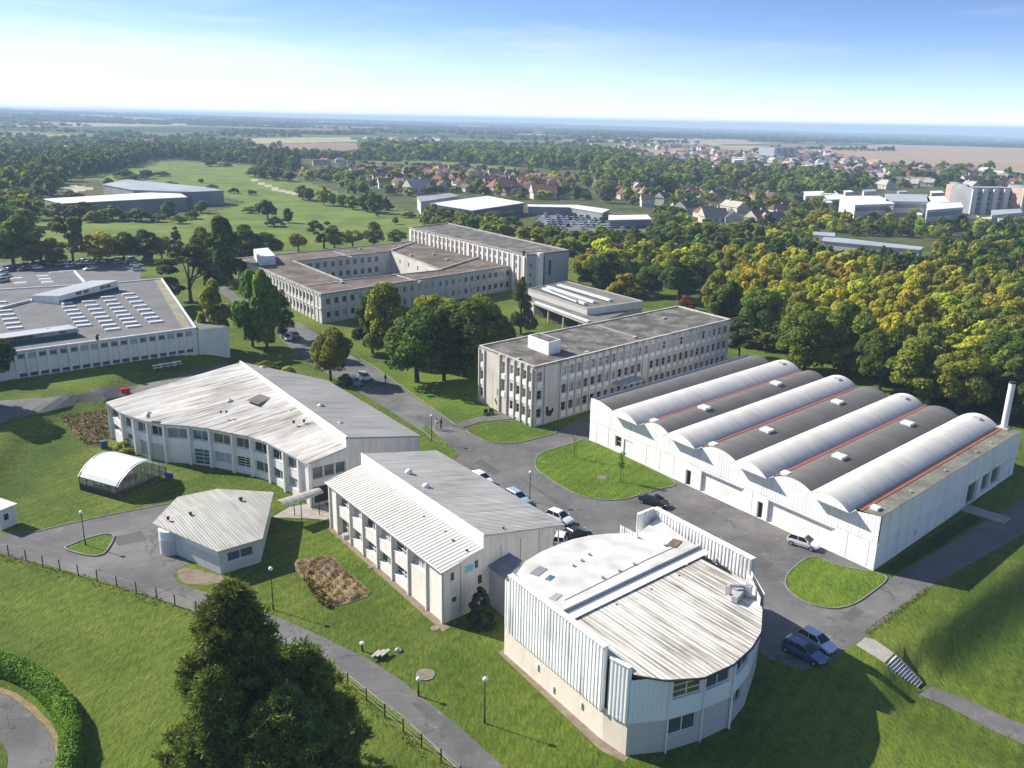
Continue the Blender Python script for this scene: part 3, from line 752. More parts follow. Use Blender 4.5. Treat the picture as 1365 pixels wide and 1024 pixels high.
for A, B in ((c3, c2), (c2, c1)):
    wallm.poly([at_s(A, B, 0, 0), at_s(A, B, wlen(A, B), 0), at_s(A, B, wlen(A, B), H3 + .15), at_s(A, B, 0, H3 + .15)])
wallm.build('wall', 'facade_concrete', b3)
xs = sorted({round((o[0] + o[1]) / 2, 3) for o in opsR})
bars('pilaster', 'facade_concrete', b3, c0, c3, nR, [((x0 + x1) / 2 - .09, (x0 + x1) / 2 + .09, .25, 9.05, .002, .2) for x0, x1 in zip(xs[1:-1], xs[2:])] + [(x - .1, x + .1, .0, 9.3, .002, .24) for x in (.12, 2.3, 5.75, LR - .5)])
bars('pilaster', 'facade_concrete', b3, c1, c0, nL, [(t * LL - .11, t * LL + .11, 0, 9.3, .002, .24) for t in (0.02, .12, .41, .545, .675, .787, .895, .985)])
bars('cornice', 'facade_grey', b3, c0, c3, nR, [(6.0, LR - .8, z, z + .22, .003, .12) for z in (3.3, 6.2)])
bars('bracket', 'facade_grey', b3, c0, c3, nR, [(5.8 + k * stepR - .22, 5.8 + k * stepR + .22, 9.06, 9.45, .003, .34) for k in range(nW)])
bars('bracket', 'facade_grey', b3, c1, c0, nL, [(t * LL - .22, t * LL + .22, 9.31, 9.6, .003, .30) for t in (.41, .545, .675, .787, .895)])
rnd = random.Random(3); cnt = 0; rest = []
for o in opsL + opsR:
    left = o in opsL
    A, B, n = (c1, c0, nL) if left else (c0, c3, nR)
    top = o[2] > 6
    pane = rnd.choice(['glass_blind', 'glass_dark', 'glass_blind', 'glass_mid'] if top else ['glass_dark', 'glass_dark', 'glass_mid', 'glass_blind'] if o[0] < 24 or left else ['glass_mid', 'glass_dark', 'glass_mid'])
    if cnt < 98: window(b3, A, B, o, n, .22, 1, 2, pane, 'far_grey' if not top else 'frame_white', .07, False, panel=(o[2] - .95, o[2] - .12)); cnt += 1
    else: rest.append((A, B, o, n))
if rest:
    mb = MB()
    for A, B, o, n in rest:
        mb.poly([at_s(A, B, *q, n, -.2) for q in ((o[0], o[2]), (o[1], o[2]), (o[1], o[3]), (o[0], o[3]))]); bar(mb, A, B, o[0] - .05, o[1] + .05, o[2] - .95, o[2] - .12, n, .003, .08, 1)
    props(mb.build('window', ['glass_mid', 'white_wall'], b3), kind='stuff')
flat_roof(b3, [c0, c1, c2, c3], H3, 'bitumen', .2, .3, 'facade_concrete')
bp = [P(*a, H3) for a in ((731, 474), (703.5, 463.5), (718, 460), (747, 469.5))]
bx = MB().prism([q[:2] for q in bp], H3 - .05, H3 + 2.1); ins = inset([q[:2] for q in bp], .25)
bxo = bx.build('rooftop_box', 'white_metal', b3)
MB().poly([(q[0], q[1], H3 + 2.12) for q in ins]).build('cover', 'bitumen', bxo)
for a in ((691, 480), (782, 471), (885, 425.5), (846, 451)): MB().cbox(P(*a, H3 - .05), .9, .6, .35, .8).build('roof_hatch', 'concrete', b3)
mb = MB(); q0, q1 = P(795, 434, H3 + .02), P(848, 450, H3 + .02); mb.obox(q0, q1 - q0, V(.2, .2, 0), V(0, 0, .08)); mb.build('roof_joint', 'concrete', b3)
x = 4.1; g = MB()
for cx, cz, rx, rz in ((0, 1.9, .35, .7), (.55, 1.5, .55, .5), (1.1, 1.9, .3, .35), (-.1, 2.5, .25, .3)):
    g.poly([at_s(c0, c3, 3.1 + cx + rx * math.cos(t), cz + rz * math.sin(t), nR, .012 + .004 * cx) for t in np.linspace(0, 6.28, 14)[:-1]])
g.build('wall_painting', 'graffiti', b3)
for s_, z, wd, ht_ in ((5.6, 2.6, .9, 1.1), (4.9, 1.4, .35, .5), (6.3, 3.0, .4, .7), (5.2, 1.0, .3, .6), (5.9, 1.2, .35, .5)):
    s_ = s_ * LL / 15.2
    g = MB(); bar(g, c1, c0, s_, s_ + wd * .5, z, z + ht_, nL, .004, .05); g.build('wall_painting', 'graffiti', b3)
# canopy over the door on the long side
bar_ = MB(); bar(bar_, c0, c3, 18.2, 24.2, 3.6, 3.8, nR, .01, 2.6); bar_.build('canopy', 'grey_metal', b3)

# ---- four-winged block round a courtyard
HQ = 6.6
o0, o1, o2, o3 = [P(*a, HQ)[:2] for a in ((427.6, 393.3), (316.2, 345.1), (560, 321), (684, 354.5))]
i0, i1, i2, i3 = [P(*a, HQ)[:2] for a in ((457, 374.3), (392.4, 348.6), (521, 335.5), (588, 360.5))]
qd = thing('courtyard_block', 'two-storey concrete block of four brown-roofed wings round a courtyard', 'building', (*o0, 0))
def wing_wall(A, B, n, mi_ops, z1=HQ): pass
mb = MB(); wops = []
def win_row(A, B, m0, m1, step, ww, rws):
    L = wlen(A, B); k = int((L - m0 - m1) / step); r = []
    for i in range(k):
        x = m0 + (i + .5) * (L - m0 - m1) / k
        for a, b in rws: r.append((x - ww / 2, x + ww / 2, a, b))
    return r
QR = [(1.0, 2.5), (4.1, 5.6)]
for A, B, side, m0, m1, st_ in ((o1, o0, 1, 1, 4.5, 2.2), (o0, o3, 1, .8, 1, 2.2), (i1, i2, 1, 1, 4, 2.3), (i2, i3, 1, 4, 6, 6.5)):
    n = outn(A, B, side); ops = win_row(A, B, m0, m1, st_, 1.2 if side > 0 and st_ < 4 else .8, QR if st_ < 4 else [(4.1, 5.3)])
    facade(mb, A, B, 0, HQ + .15, ops, n, .2); wops += [(A, B, o, n) for o in ops]
for A, B in ((o3, o2), (o2, o1), (i0, i1), (i3, i0)):
    mb.poly([(A[0], A[1], 0), (B[0], B[1], 0), (B[0], B[1], HQ + .15), (A[0], A[1], HQ + .15)])
mb.build('wall', 'facade_grey', qd)
for k, (A, B, o, n) in enumerate(wops[:100]):
    window(qd, A, B, o, n, .2, 1, 1, rnd.choice(['glass_dark', 'glass_dark', 'glass_mid', 'glass_blind']), 'frame_white', .1, False)
if len(wops) > 100:
    mb = MB()
    for A, B, o, n in wops[100:]: mb.poly([at_s(A, B, *q, n, -.19) for q in ((o[0], o[2]), (o[1], o[2]), (o[1], o[3]), (o[0], o[3]))])
    props(mb.build('window', 'glass_mid', qd), kind='stuff')
for A, B in ((o1, o0), (o0, o3)):
    n = outn(A, B); L = wlen(A, B)
    bars('pilaster', 'facade_concrete', qd, A, B, n, [(x - .12, x + .12, .1, HQ - .1, .003, .16) for x in np.arange(.4, L, 2.2)])
    bars('cornice', 'facade_concrete', qd, A, B, n, [(.1, L - .1, 3.2, 3.4, .004, .2)])
    bars('bracket', 'facade_concrete', qd, A, B, n, [(x - .3, x + .3, HQ - .28, HQ - .02, .004, .26) for x in np.arange(1.5, L, 2.2)])
mb = MB()
for a, b, c, d in ((o0, o1, i1, i0), (o1, o2, i2, i1), (o2, o3, i3, i2), (o3, o0, i0, i3)):
    mb.poly([(*a, HQ), (*b, HQ), (*c, HQ), (*d, HQ)])
mb.build('roof', 'bitumen_brown', qd)
mb = MB()
for ring, w_ in (([o0, o1, o2, o3], .35), ([i0, i1, i2, i3], -.35)):
    q = inset(ring, w_)
    for k in range(4):
        a, b, c, d = ring[k], ring[(k + 1) % 4], q[(k + 1) % 4], q[k]
        mb.poly([(*a, HQ + .25), (*b, HQ + .25), (*c, HQ + .25), (*d, HQ + .25)]); mb.poly([(*a, HQ - .1), (*b, HQ - .1), (*b, HQ + .25), (*a, HQ + .25)]); mb.poly([(*d, HQ - .1), (*c, HQ - .1), (*c, HQ + .25), (*d, HQ + .25)])
mb.build('parapet', 'concrete', qd)
bp = [P(*a, HQ)[:2] for a in ((345.5, 354.5), (338.5, 343.5), (358, 341.5), (367.5, 352.5))]
MB().prism(bp, HQ - .05, HQ + 2.4).build('rooftop_box', 'white_metal', qd)
for a, b in (((403, 382), (452, 376)), ((444, 336), (468, 343)), ((524, 366), (552, 375))):
    q0, q1 = P(*a, HQ + .02), P(*b, HQ + .02); d = unit(q1 - q0); MB().obox(q0, q1 - q0, V(-d[1], d[0], 0) * .5, UP * .12).build('roof_joint', 'concrete', qd)
for a, b in (((521, 335.5), (556, 322.5)), ((588, 360.5), (640, 343.5))):
    q0, q1 = P(*a, HQ + .02), P(*b, HQ + .02); d = unit(q1 - q0); MB().obox(q0, q1 - q0, V(-d[1], d[0], 0) * .45, UP * .4).build('roof_kerb', 'concrete', qd)
for a in ((560, 377), (456, 378), (548, 342), (578, 340), (596, 347), (480, 333)): MB().cbox(P(*a, HQ - .05), .9, .8, .5, .7).build('roof_hatch', 'concrete', qd)

# ---- four-storey block behind it
HS = 10.6
s0, s1, s2, s3 = [P(*a, HS)[:2] for a in ((702, 341), (545, 304), (597, 298), (758.5, 334.5))]
sb = thing('long_block', 'long pale four-storey block with dark grey end wall and flat roof', 'building', (*s0, 0))
mb = MB(); n = outn(s1, s0); L = wlen(s1, s0)
ops = []
for k, x in enumerate(np.arange(3, L - 4, 2.6)):
    if k % 9 in (4,): continue
    for z in (1.2, 4.0, 6.6, 8.6): ops.append((x - .35, x + .35, z, z + 1.3))
facade(mb, s1, s0, 0, HS + .2, ops, n, .25)
for A, B in ((s1, s2), (s2, s3)): mb.poly([(*A, 0), (*B, 0), (*B, HS + .2), (*A, HS + .2)])
mb.build('wall', 'facade_concrete', sb)
mb = MB(); L2 = wlen(s0, s3); n2 = outn(s0, s3)
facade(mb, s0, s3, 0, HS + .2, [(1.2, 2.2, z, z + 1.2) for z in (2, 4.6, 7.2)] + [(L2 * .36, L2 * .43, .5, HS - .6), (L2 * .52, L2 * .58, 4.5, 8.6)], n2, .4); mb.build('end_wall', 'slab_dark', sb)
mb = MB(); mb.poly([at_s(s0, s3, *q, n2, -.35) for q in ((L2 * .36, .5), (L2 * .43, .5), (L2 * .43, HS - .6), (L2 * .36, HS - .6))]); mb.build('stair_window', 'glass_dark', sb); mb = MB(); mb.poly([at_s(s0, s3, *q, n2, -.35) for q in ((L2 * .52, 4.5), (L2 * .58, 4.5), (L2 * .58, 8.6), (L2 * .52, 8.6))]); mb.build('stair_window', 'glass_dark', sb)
mb = MB(); 
for z in (2, 4.6, 7.2): window(sb, s0, s3, (1.2, 2.2, z, z + 1.2), n2, .3, 1, 1, 'glass_mid', 'frame_white', .1, False)
bars('pilaster', 'white_wall', sb, s1, s0, n, [(x - .35, x + .35, .1, HS - .3, .003, .3) for x in np.arange(1.7, L, 2.6)])
for k, o in enumerate(ops):
    if k < 96: window(sb, s1, s0, o, n, .25, 1, 1, rnd.choice(['glass_dark', 'glass_mid', 'glass_blind']), 'frame_white', .1, False)
    else: break
mb = MB()
for o in ops[96:]: mb.poly([at_s(s1, s0, *q, n, -.22) for q in ((o[0], o[2]), (o[1], o[2]), (o[1], o[3]), (o[0], o[3]))])
if ops[96:]: props(mb.build('window', 'glass_mid', sb), kind='stuff')
flat_roof(sb, [V(*s0), V(*s1), V(*s2), V(*s3)], HS, 'bitumen', .3, .35, 'concrete')
st = [at_s(s0, s3, L2 * .30, 0)[:2], at_s(s0, s3, L2 * .34, 0)[:2]]
MB().obox((*(at_s(s0, s3, L2 * .22, 0, n2, .01)[:2]), 0), at_s(s0, s3, L2 * .1, 0) - at_s(s0, s3, 0, 0), n2 * 1.2, UP * (HS + .5)).build('buttress', 'white_wall', sb)
vent(sb, P(698, 340, HS), .5, .9, 'dark_metal', 'chimney')

# ---- low hall with long roof-light strips
lo_ = thing('low_hall', 'low mossy-roofed hall with long white roof-light strips and dark porch', 'building', G(786, 433))
HL = 5.0
u0, u1, u2, u3 = [P(*a, HL)[:2] for a in ((783, 412), (704, 386), (756, 375.5), (857, 402))]
mb = MB().prism([u0, u1, u2, u3], 0, HL, 0); mb.build('wall', 'grey_render', lo_)
flat_roof(lo_, [V(*u0), V(*u1), V(*u2), V(*u3)], HL + .02, 'moss_roof', .18, .25, 'concrete')
HM = 3.6
l0, l1, l2, l3 = [P(*a, HM)[:2] for a in ((788, 434), (706, 402), (712, 394), (800, 424))]
e3 = P(838, 414.5, HM)[:2]
mb = MB(); mb.prism([l0, l1, u1 + (l1 - l0) * 0, P(783, 418, HM)[:2], e3], HM - .3, HM, 0, 1, True); mb.build('roof', ['concrete', 'moss_roof'], lo_)
mb = MB(); q = inset([l0, l1, u1, P(783, 418, HM)[:2], e3], 3.2); mb.prism(q, 0, HM - .3); mb.build('porch_shade_fill', 'dark_metal', lo_)  # near-black block stands in for the shade inside the open porch
for t in (.05, .3, .55, .8):
    p = l1 + (l0 - l1) * t; MB().cbox((p[0] + .5, p[1] + .8, 0), .35, .35, HM - .3, .7).build('porch_post', 'concrete', lo_)
for k, (a, b) in enumerate((((728, 384), (790, 405)), ((742, 381.5), (812, 402.5)), ((733, 390), (778, 407)), ((722, 386.5), (768, 404)))):
    q0, q1 = P(*a, HL + .03), P(*b, HL + .03); d = unit(q1 - q0); nn = V(-d[1], d[0], 0)
    mb = MB(); mb.obox(q0, q1 - q0, nn * .9, UP * .55); mb.build('roof_light', 'rooflight', lo_)
    MB().obox(q0 - nn * .55, q1 - q0, nn * .5, UP * .1).build('gutter', 'dark_metal', lo_)
q0, q1 = P(712, 404, HM + .03), P(783, 430, HM + .03); d = unit(q1 - q0); MB().obox(q0, q1 - q0, V(-d[1], d[0], 0) * .8, UP * .35).build('roof_light', 'rooflight', lo_)
mb = MB(); A, B = u0, u3; n = outn(A, B); bar(mb, A, B, .3, wlen(A, B) - .2, 3.55, HL + .18, n, .003, .12); mb.build('fascia', 'white_metal', lo_)

# ---- flat-roofed school on the far left
HF = 6.5   # its lawn lies two metres up
f0, f1, f2, f3, f4 = [P(*a, HF)[:2] for a in ((12, 471), (262, 438), (216.5, 372), (160, 377), (-120, 394))]
f5 = P(-140, 494, HF)[:2]
fl = thing('flat_roofed_school', 'low white panelled school with grey flat roof and rows of roof lights', 'building', (*f1, 0))
zg = 1.2
mb = MB(); mb.prism([f5, f0, f1, f2, f3, f4], 0, HF - .02); mb.build('wall', 'white_wall', fl)
flat_roof(fl, [V(*f5), V(*f0), V(*f1), V(*f2), V(*f3), V(*f4)], HF, 'grey_flat_roof', .25, .35, 'white_metal')
n = outn(f0, f1); L = wlen(f0, f1)
k = 18
bars('pilaster', 'white_metal', fl, f0, f1, n, [(.8 + (L - 1.6) * j / k - .18, .8 + (L - 1.6) * j / k + .18, 0, HF - .1, .003, .3) for j in range(k + 1)])
z0_ = float(zt(*(f1))) 
for j in range(k):
    x = .8 + (L - 1.6) * (j + .5) / k; wd = (L - 1.6) / k - .5
    window(fl, f0, f1, (x - wd / 2, x + wd / 2, HF - 1.25, HF - .35), n, -.06, 1, 1, rnd.choice(['glass_mid', 'glass_blind', 'glass_sky']), 'grey_metal', .12, False)
    bars('low_window', 'glass_mid', fl, f0, f1, n, [(x - wd / 2, x + wd / 2, 2.2, 2.75, .003, .1)])
x0 = P(304, 434, HF)[:2]; x1 = P(274, 418, HF)[:2]
mb = MB().prism([f1 + (f1 - f0) * .004, x0, x1, f1 + (f2 - f1) * .12], 0, HF - .25, 0, 1); mb.build('side_wing', ['white_wall', 'moss_roof'], fl)
MB().poly([(*q, HF + .015) for q in (f1 * .97 + f0 * .03, f2 * .985 + f3 * .015, f2 * .8 + f3 * .2, f1 * .92 + f0 * .08)]).build('moss_patch', 'moss_patch', fl)
def wedge(name, pl, pr, dep, h0, h1, front, teal=True):
    # clerestory: tall glazed or painted front, roof falling backwards
    a, b = P(*pl, HF)[:2], P(*pr, HF)[:2]; n = outn(a, b); q = -n[:2] * dep
    mb = MB()
    mb.poly([(*a, HF), (*b, HF), (*b, HF + h1), (*a, HF + h0)]); mb.poly([(*b, HF), (*(b + q), HF), (*(b + q), HF + h1 * .75), (*b, HF + h1)]); mb.poly([(*a, HF), (*(a + q), HF), (*(a + q), HF + h0 * .75), (*a, HF + h0)])
    mb.poly([(*(a + q), HF), (*(b + q), HF), (*(b + q), HF + h1 * .75), (*(a + q), HF + h0 * .75)])
    mb.poly([(*(a - q * .04), HF + h0 + .02), (*(b - q * .04), HF + h1 + .02), (*(b + q * 1.03), HF + h1 * .75 + .02), (*(a + q * 1.03), HF + h0 * .75 + .02)], 1)
    o = mb.build(name, [front, 'far_roof_grey'], fl)
    m2 = MB(); L = wlen(a, b); bar(m2, a, b, 0.1, L - .1, HF, HF + .7, n, .02, .25); m2.build('base_band', 'teal_band', o)
    return a, b, n, o
a, b, n, o = wedge('clerestory', (79, 406), (158, 386.5), 7, 1.8, 2.2, 'white_metal')
L = wlen(a, b)
for x, m_ in ((.28, 'orange_mural'), (.40, 'glass_dark'), (.78, 'orange_mural'), (.68, 'glass_mid')):
    bar(mbx := MB(), a, b, x * L, x * L + 1.5, HF + 1.1, HF + 1.7, n, .02, .06); mbx.build('mural_panel', m_, o)
a, b, n, o = wedge('clerestory', (-60, 470), (104, 448), 5, 1.3, 1.5, 'white_metal')
L = wlen(a, b)
for x in np.arange(.35, .97, .055):
    bar(mbx := MB(), a, b, x * L, x * L + 1.1, HF + .75, HF + 1.3, n, .02, .05); mbx.build('mural_panel', rnd.choice(['mural', 'mural', 'orange_mural', 'glass_dark', 'glass_blind']), o)
for pa, pb in (((66, 395), (84, 408)), ((0, 413), (70, 395)), ((98, 363), (112, 378)), ((66, 366), (98, 363))):
    q0, q1 = P(*pa, HF + .02), P(*pb, HF + .02); d = unit(q1 - q0); MB().obox(q0, q1 - q0, V(-d[1], d[0], 0) * .35, UP * .5).build('roof_kerb', 'white_metal', fl)
for col_ in (((88, 405), (112, 435), 7), ((118, 403), (150, 440), 8), ((143, 397), (178, 436), 9), ((171, 393), (208, 430), 8), ((0, 404), (20, 438), 7), ((22, 372), (27, 378), 2), ((57, 369), (63, 377), 3)):
    (ax, ay), (bx_, by), k = col_
    for j in range(k):
        t = j / max(k - 1, 1); p = P(ax + (bx_ - ax) * t, ay + (by - ay) * t, HF)
        q = MB().cbox(p - UP * .05, 2.5, 1.0, .35, math.radians(35 + 90) * 0 + math.atan2(*(f1 - f0)[::-1]) - .1); q.build('roof_light', 'rooflight', fl)
for a in ((65, 447), (130, 455)): vent(fl, P(*a, HF), .4, 1.0, 'dark_metal')

# ---- barrel-vaulted workshop
HB = 6.0
vs_px = [((785.4, 586.4), None), (818.4, 551.2), (859, 566.6), (892, 579.8), (936, 598.5), (982.1, 616.5), (1031.5, 637.6), (1082.8, 656), (1142, 679), (1175.3, 687.3)]
w0, wE = G(785.4, 586.4), P(1175.3, 687.3, 6.45)
ws = thing('vaulted_workshop', 'large white workshop with alternating white and dark barrel-vault roofs', 'building', (w0[0], w0[1], 0))
d = unit(V(wE[0] - w0[0], wE[1] - w0[1], 0)); FA, FB = V(w0[0], w0[1], 0), V(wE[0], wE[1], 0)
FL = wlen(FA, FB); nF = outn(FA, FB)
sx = [0.]
for q in vs_px[1:]: 
    p = onplane(*q, FA, FB); sx.append(float((p - FA) @ d)); 
zv = [float(onplane(*q, FA, FB)[2]) for q in vs_px[1:]]
HB = 5.85
FAR = [P(*a, 6.0) for a in ((1063.4, 495.6), (1142.6, 514.8), (1234.6, 537.7), (1334.3, 570.8))]
near = [at_s(FA, FB, sx[k], 6.0) for k in (2, 4, 6, 8)]
dv = sum((a - b) for a, b in zip(FAR, near)) / 4; dv = V(dv[0], dv[1], 0); WL = np.linalg.norm(dv); du = dv / WL
# front wall follows the vault arcs
def arc(s0, s1, z, rise, k=14): return [(s0 + (s1 - s0) * j / k, z + rise * (1 - (2 * j / k - 1) ** 2)) for j in range(k + 1)]
darks = [(sx[0], sx[1])] + [(sx[2], sx[3]), (sx[4], sx[5]), (sx[6], sx[7])]
whites = [(sx[1], sx[2]), (sx[3], sx[4]), (sx[5], sx[6]), (sx[7], sx[8])]
top = []
for k in range(4):
    a, b = darks[k]
    top += arc(a - (b - a) * .55 if k == 0 else a, b, HB, .75)
    a, b = whites[k]; top += [(a + .01, HB), (b - .01, HB)]
top = [t for t in top if t[0] >= 0] ; top = [(0., HB + .62)] + top if top[0][0] > .01 else top
top += [(FL, HB + .45)]
zb = 3.15
ops = [(5.6, 6.9, .9, 2.5), (7.4, 9.3, 0.02, 2.5), (sx[4] - 2.4, sx[4] - 1.5, 0.02, 2.1), (sx[4] + .2, sx[4] + 6.9, .02, 2.75), (sx[6] - 1.9, sx[6] - 1.1, .02, 2.1), (sx[6] - .4, sx[6] + 8.4, .02, 2.75)]
ops = [o for o in ops if o[1] < FL]
lw = MB(); facade(lw, FA, FB, 0, zb, ops, nF, .35)
RA = FB; RB = FB + du * WL
nR2 = outn(RA, RB)
ro = [(WL - 16.5, WL - 13.2, .05, 2.9), (WL - 11.8, WL - 9.2, .6, 2.9), (WL - 8.6, WL - 5.6, .6, 2.9), (9.6, 10.2, 1.0, 1.6)]
ro = [o for o in ro if o[0] > 0]
facade(lw, RA, RB, 0, zb, ro, nR2, .35)
BK, BL = RB, FA + du * WL
lw.poly([(BK[0], BK[1], 0), (BL[0], BL[1], 0), (BL[0], BL[1], HB), (BK[0], BK[1], HB)]); lw.poly([(FA[0], FA[1], 0), (BL[0], BL[1], 0), (BL[0], BL[1], HB + .5), (FA[0], FA[1], HB + .5)])
lw.build('wall', 'shed_white', ws)
uw = MB(); pitch = .42
tx = np.array([t[0] for t in top]); tz = np.array([t[1] for t in top])
xs = np.arange(0, FL + 1e-6, pitch / 2); xs = np.append(xs, FL) if xs[-1] < FL - .01 else xs
for j in range(len(xs) - 1):
    d0, d1 = .03 + .02 * (j % 2), .03 + .02 * ((j + 1) % 2)
    uw.poly([at_s(FA, FB, xs[j], zb, nF, d0), at_s(FA, FB, xs[j + 1], zb, nF, d1), at_s(FA, FB, xs[j + 1], np.interp(xs[j + 1], tx, tz), nF, d1), at_s(FA, FB, xs[j], np.interp(xs[j], tx, tz), nF, d0)])
uw.build('cladding', 'shed_white', ws)
uw = MB(); ribbed(uw, RA, RB, zb + .1, HB + .45, nR2, .42, .04, .5, .10); bar(uw, RA, RB, 0, WL, zb - .02, zb + .1, nR2, 0.0, .16); uw.build('side_cladding', 'shed_white', ws)
def vault(s0, s1, z, rise, mname, over, name, k=14, back=0.):
    # sweep the arc along the building; uv: u along the axis, v round the arc
    mb = MB(); a_ = arc(s0, s1, z, rise, k); ln = 0; q = 24
    for j in range(k):
        p0, p1 = at_s(FA, FB, *a_[j]), at_s(FA, FB, *a_[j + 1]); seg = np.linalg.norm(p1 - p0)
        O = p0; W = (p1 - p0) / seg
        A0, A1, B0, B1 = p0 + nF * over, p1 + nF * over, p0 + du * (WL - back), p1 + du * (WL - back)
        mb.poly([A0, A1, B1, B0], 0, (O - W * ln, du, W)); ln += seg
    o = mb.build(name, mname, ws, smooth=True)
    return o, a_
for k, (a, b) in enumerate(darks):
    aa = a - (b - a) * .55 if k == 0 else a
    o, a_ = vault(max(aa, 0) if k else 0.0, b, HB - .05, .75, 'vault_dark', -.02, 'dark_vault')
    if k:
        # felt strip, red flashing and the deep gutter beside the white vault
        g0 = at_s(FA, FB, a + .12, HB + .22); MB().obox(g0 - du * 0, du * (WL - .5), d * .4, UP * .06).build('flashing', 'red_flashing', ws)
        g1 = at_s(FA, FB, a - .42, HB - .05); MB().obox(g1, du * (WL - .5), d * .5, UP * .08).build('gutter', 'dark_metal', ws)
        for t, ss in ((.03, .16), (.26, .5), (.72, .5)):
            sc_ = .72 if t > .1 else .5; s_ = a + (b - a) * ss
            zz = HB - .05 + .75 * (1 - (2 * ss - 1) ** 2)
            p = at_s(FA, FB, s_, zz - .12) + du * WL * (t if k != 1 else t * 1.0)
            MB().obox(p - d * sc_ - du * sc_, d * 2 * sc_, du * 2 * sc_, UP * .38).build('roof_light', 'rooflight', ws)
for k, (a, b) in enumerate(whites):
    o, a_ = vault(a, b, HB + .05, 1.15, 'vault_white', 1.3, 'white_vault', 18)
    mb = MB()
    f = [at_s(FA, FB, *q, nF, 1.28) for q in a_]; mb.poly(f)
    bk = [p + du * WL - nF * 1.28 for p in f]; MB().poly(bk).build('vault_end', 'shed_white', ws)
    mb.poly([at_s(FA, FB, a, HB + .049, nF, 1.28), at_s(FA, FB, b, HB + .049, nF, 1.28), at_s(FA, FB, b, HB + .049) + du * .1, at_s(FA, FB, a, HB + .049) + du * .1])
    mb.build('vault_end', 'shed_white', ws)
    s_ = (a + b) / 2 + .4; p = at_s(FA, FB, s_ - .5, HB + 1.15 - .1) + du * (WL - 2.6)
    MB().obox(p, d * 1.0, du * .9, UP * .22).build('ridge_vent', 'grey_metal', ws)
# flat strip by the side wall
mb = MB(); a = sx[8]; p0 = at_s(FA, FB, a - .2, HB + .2); p1 = at_s(FA, FB, FL - .1, HB + .3)
mb.poly([p0, p1, p1 + du * WL, p0 + du * WL]); mb.build('flat_roof', 'moss_roof', ws)
g0 = at_s(FA, FB, a + .35, HB + .24); MB().obox(g0, du * (WL - .5), d * .35, UP * .05).build('flashing', 'red_flashing', ws)
g1 = at_s(FA, FB, a - .15, HB + .22); MB().obox(g1, du * (WL - .5), d * .45, UP * .03).build('gutter', 'dark_metal', ws)
p = at_s(FA, FB, a + .9, HB + .2) + du * 1.2; MB().obox(p, d * .9, du * .9, UP * .35).build('roof_light', 'rooflight', ws)
for t in (.22, .45, .68, .8): cowl(ws, at_s(FA, FB, a + 1.9, HB + .3) + du * WL * t, 'grey_metal', 'vent', .5)
chb = P(1338, 571, HB + .2); ch = thing('roof_chimney', 'tall pale metal chimney pipe at the far corner of the vaulted workshop', 'chimney', chb)
MB().tube([chb, chb + UP * 6.4], .42, 14).build('flue', 'white_metal', ch, smooth=True); MB().tube([chb + UP * 6.4, chb + UP * 6.62], .46, 14).build('cap', 'dark_metal', ch)
MB().cbox(chb - UP * .1, 1.5, 1.5, .3, .7).build('base', 'concrete', ch)
bars('panel_joint', 'far_grey', ws, FA, FB, nF, [(x - .02, x + .02, .15, zb - .05, .002, .012) for x in np.arange(1.6, FL, 2.6) if not any(o[0] - .2 < x < o[1] + .2 for o in ops)])
bars('panel_joint', 'far_grey', ws, RA, RB, nR2, [(x - .02, x + .02, .15, zb - .1, .002, .012) for x in np.arange(2.6, WL, 2.6) if not any(o[0] - .2 < x < o[1] + .2 for o in ro)])
# doors and openings
window(ws, FA, FB, ops[0], nF, .25, 1, 2, 'glass_dark', 'grey_metal', .09, True)
def door(o, m_, dep, name='door'):
    mb = MB(); bar(mb, FA, FB, o[0] + .03, o[1] - .03, .02, o[3] - .03, nF, -dep - .05, -dep); return mb.build(name, m_, ws)
door(ops[1], 'white_metal', .12, 'roller_door'); 
for o in ops[2:]:
    if o[1] - o[0] < 2: door(o, 'louvre_dark', .3)
    else:
        door(o, 'white_metal', .33, 'roller_door')
        bar(mbx := MB(), FA, FB, o[0] - .1, o[1] + .1, o[3] + .02, o[3] + .14, nF, .001, .1); mbx.build('door_rail', 'grey_metal', ws)
for o in ro:
    mb = MB(); mb.poly([at_s(RA, RB, *q, nR2, -.3) for q in ((o[0], o[2]), (o[1], o[2]), (o[1], o[3]), (o[0], o[3]))]); mb.build('side_window', 'glass_mid' if o[0] > 12 else 'louvre_dark', ws)
MB().obox(at_s(RA, RB, WL - 18, 0.02, nR2, .1), du * 2.2, nR2 * 5, UP * .22).build('ramp', 'paving', ws)
# ---- two-level teaching building in the middle
def zpx(ox, oy, k): return lambda x, y: (ox + x / k, oy + y / k)
MA, MZ = G(591.9, 831.4), G(441.7, 702.5)
mU = V(math.sin(math.radians(48.5)), math.cos(math.radians(48.5)), 0); mV = unit(MZ - MA); ML = wlen(MA, MZ)
mid = thing('teaching_building', 'white two-level teaching building with stepped ribbed roofs and deep window bays', 'building', MA)
def mp_(u, v, z): return V(MA[0], MA[1], 0) + mU * u + mV * v + UP * z
zz = zpx(410, 600, 4.096)
nM = outn(MZ, MA); pil = []
for q in ((160, 205), (232, 262), (302, 318), (380, 382), (462, 452), (552, 527), (652, 607)):
    p = onplane(*zz(*q), MZ, MA); pil.append(float((p - MZ) @ -mV))
ops = []
for k in range(6):
    a, b = pil[k] + .2, pil[k + 1] - .12
    ops.append((a, b, 3.55, 4.85))
    if k in (1, 2, 3, 4): ops.append((a, b, .95, 2.25))
    if k == 0: ops.append((a, b, .02, 2.3))
mb = MB(); facade(mb, MZ, MA, 0, 5.62, ops, nM, .42)
mb.build('wall', 'cream_wall', mid)
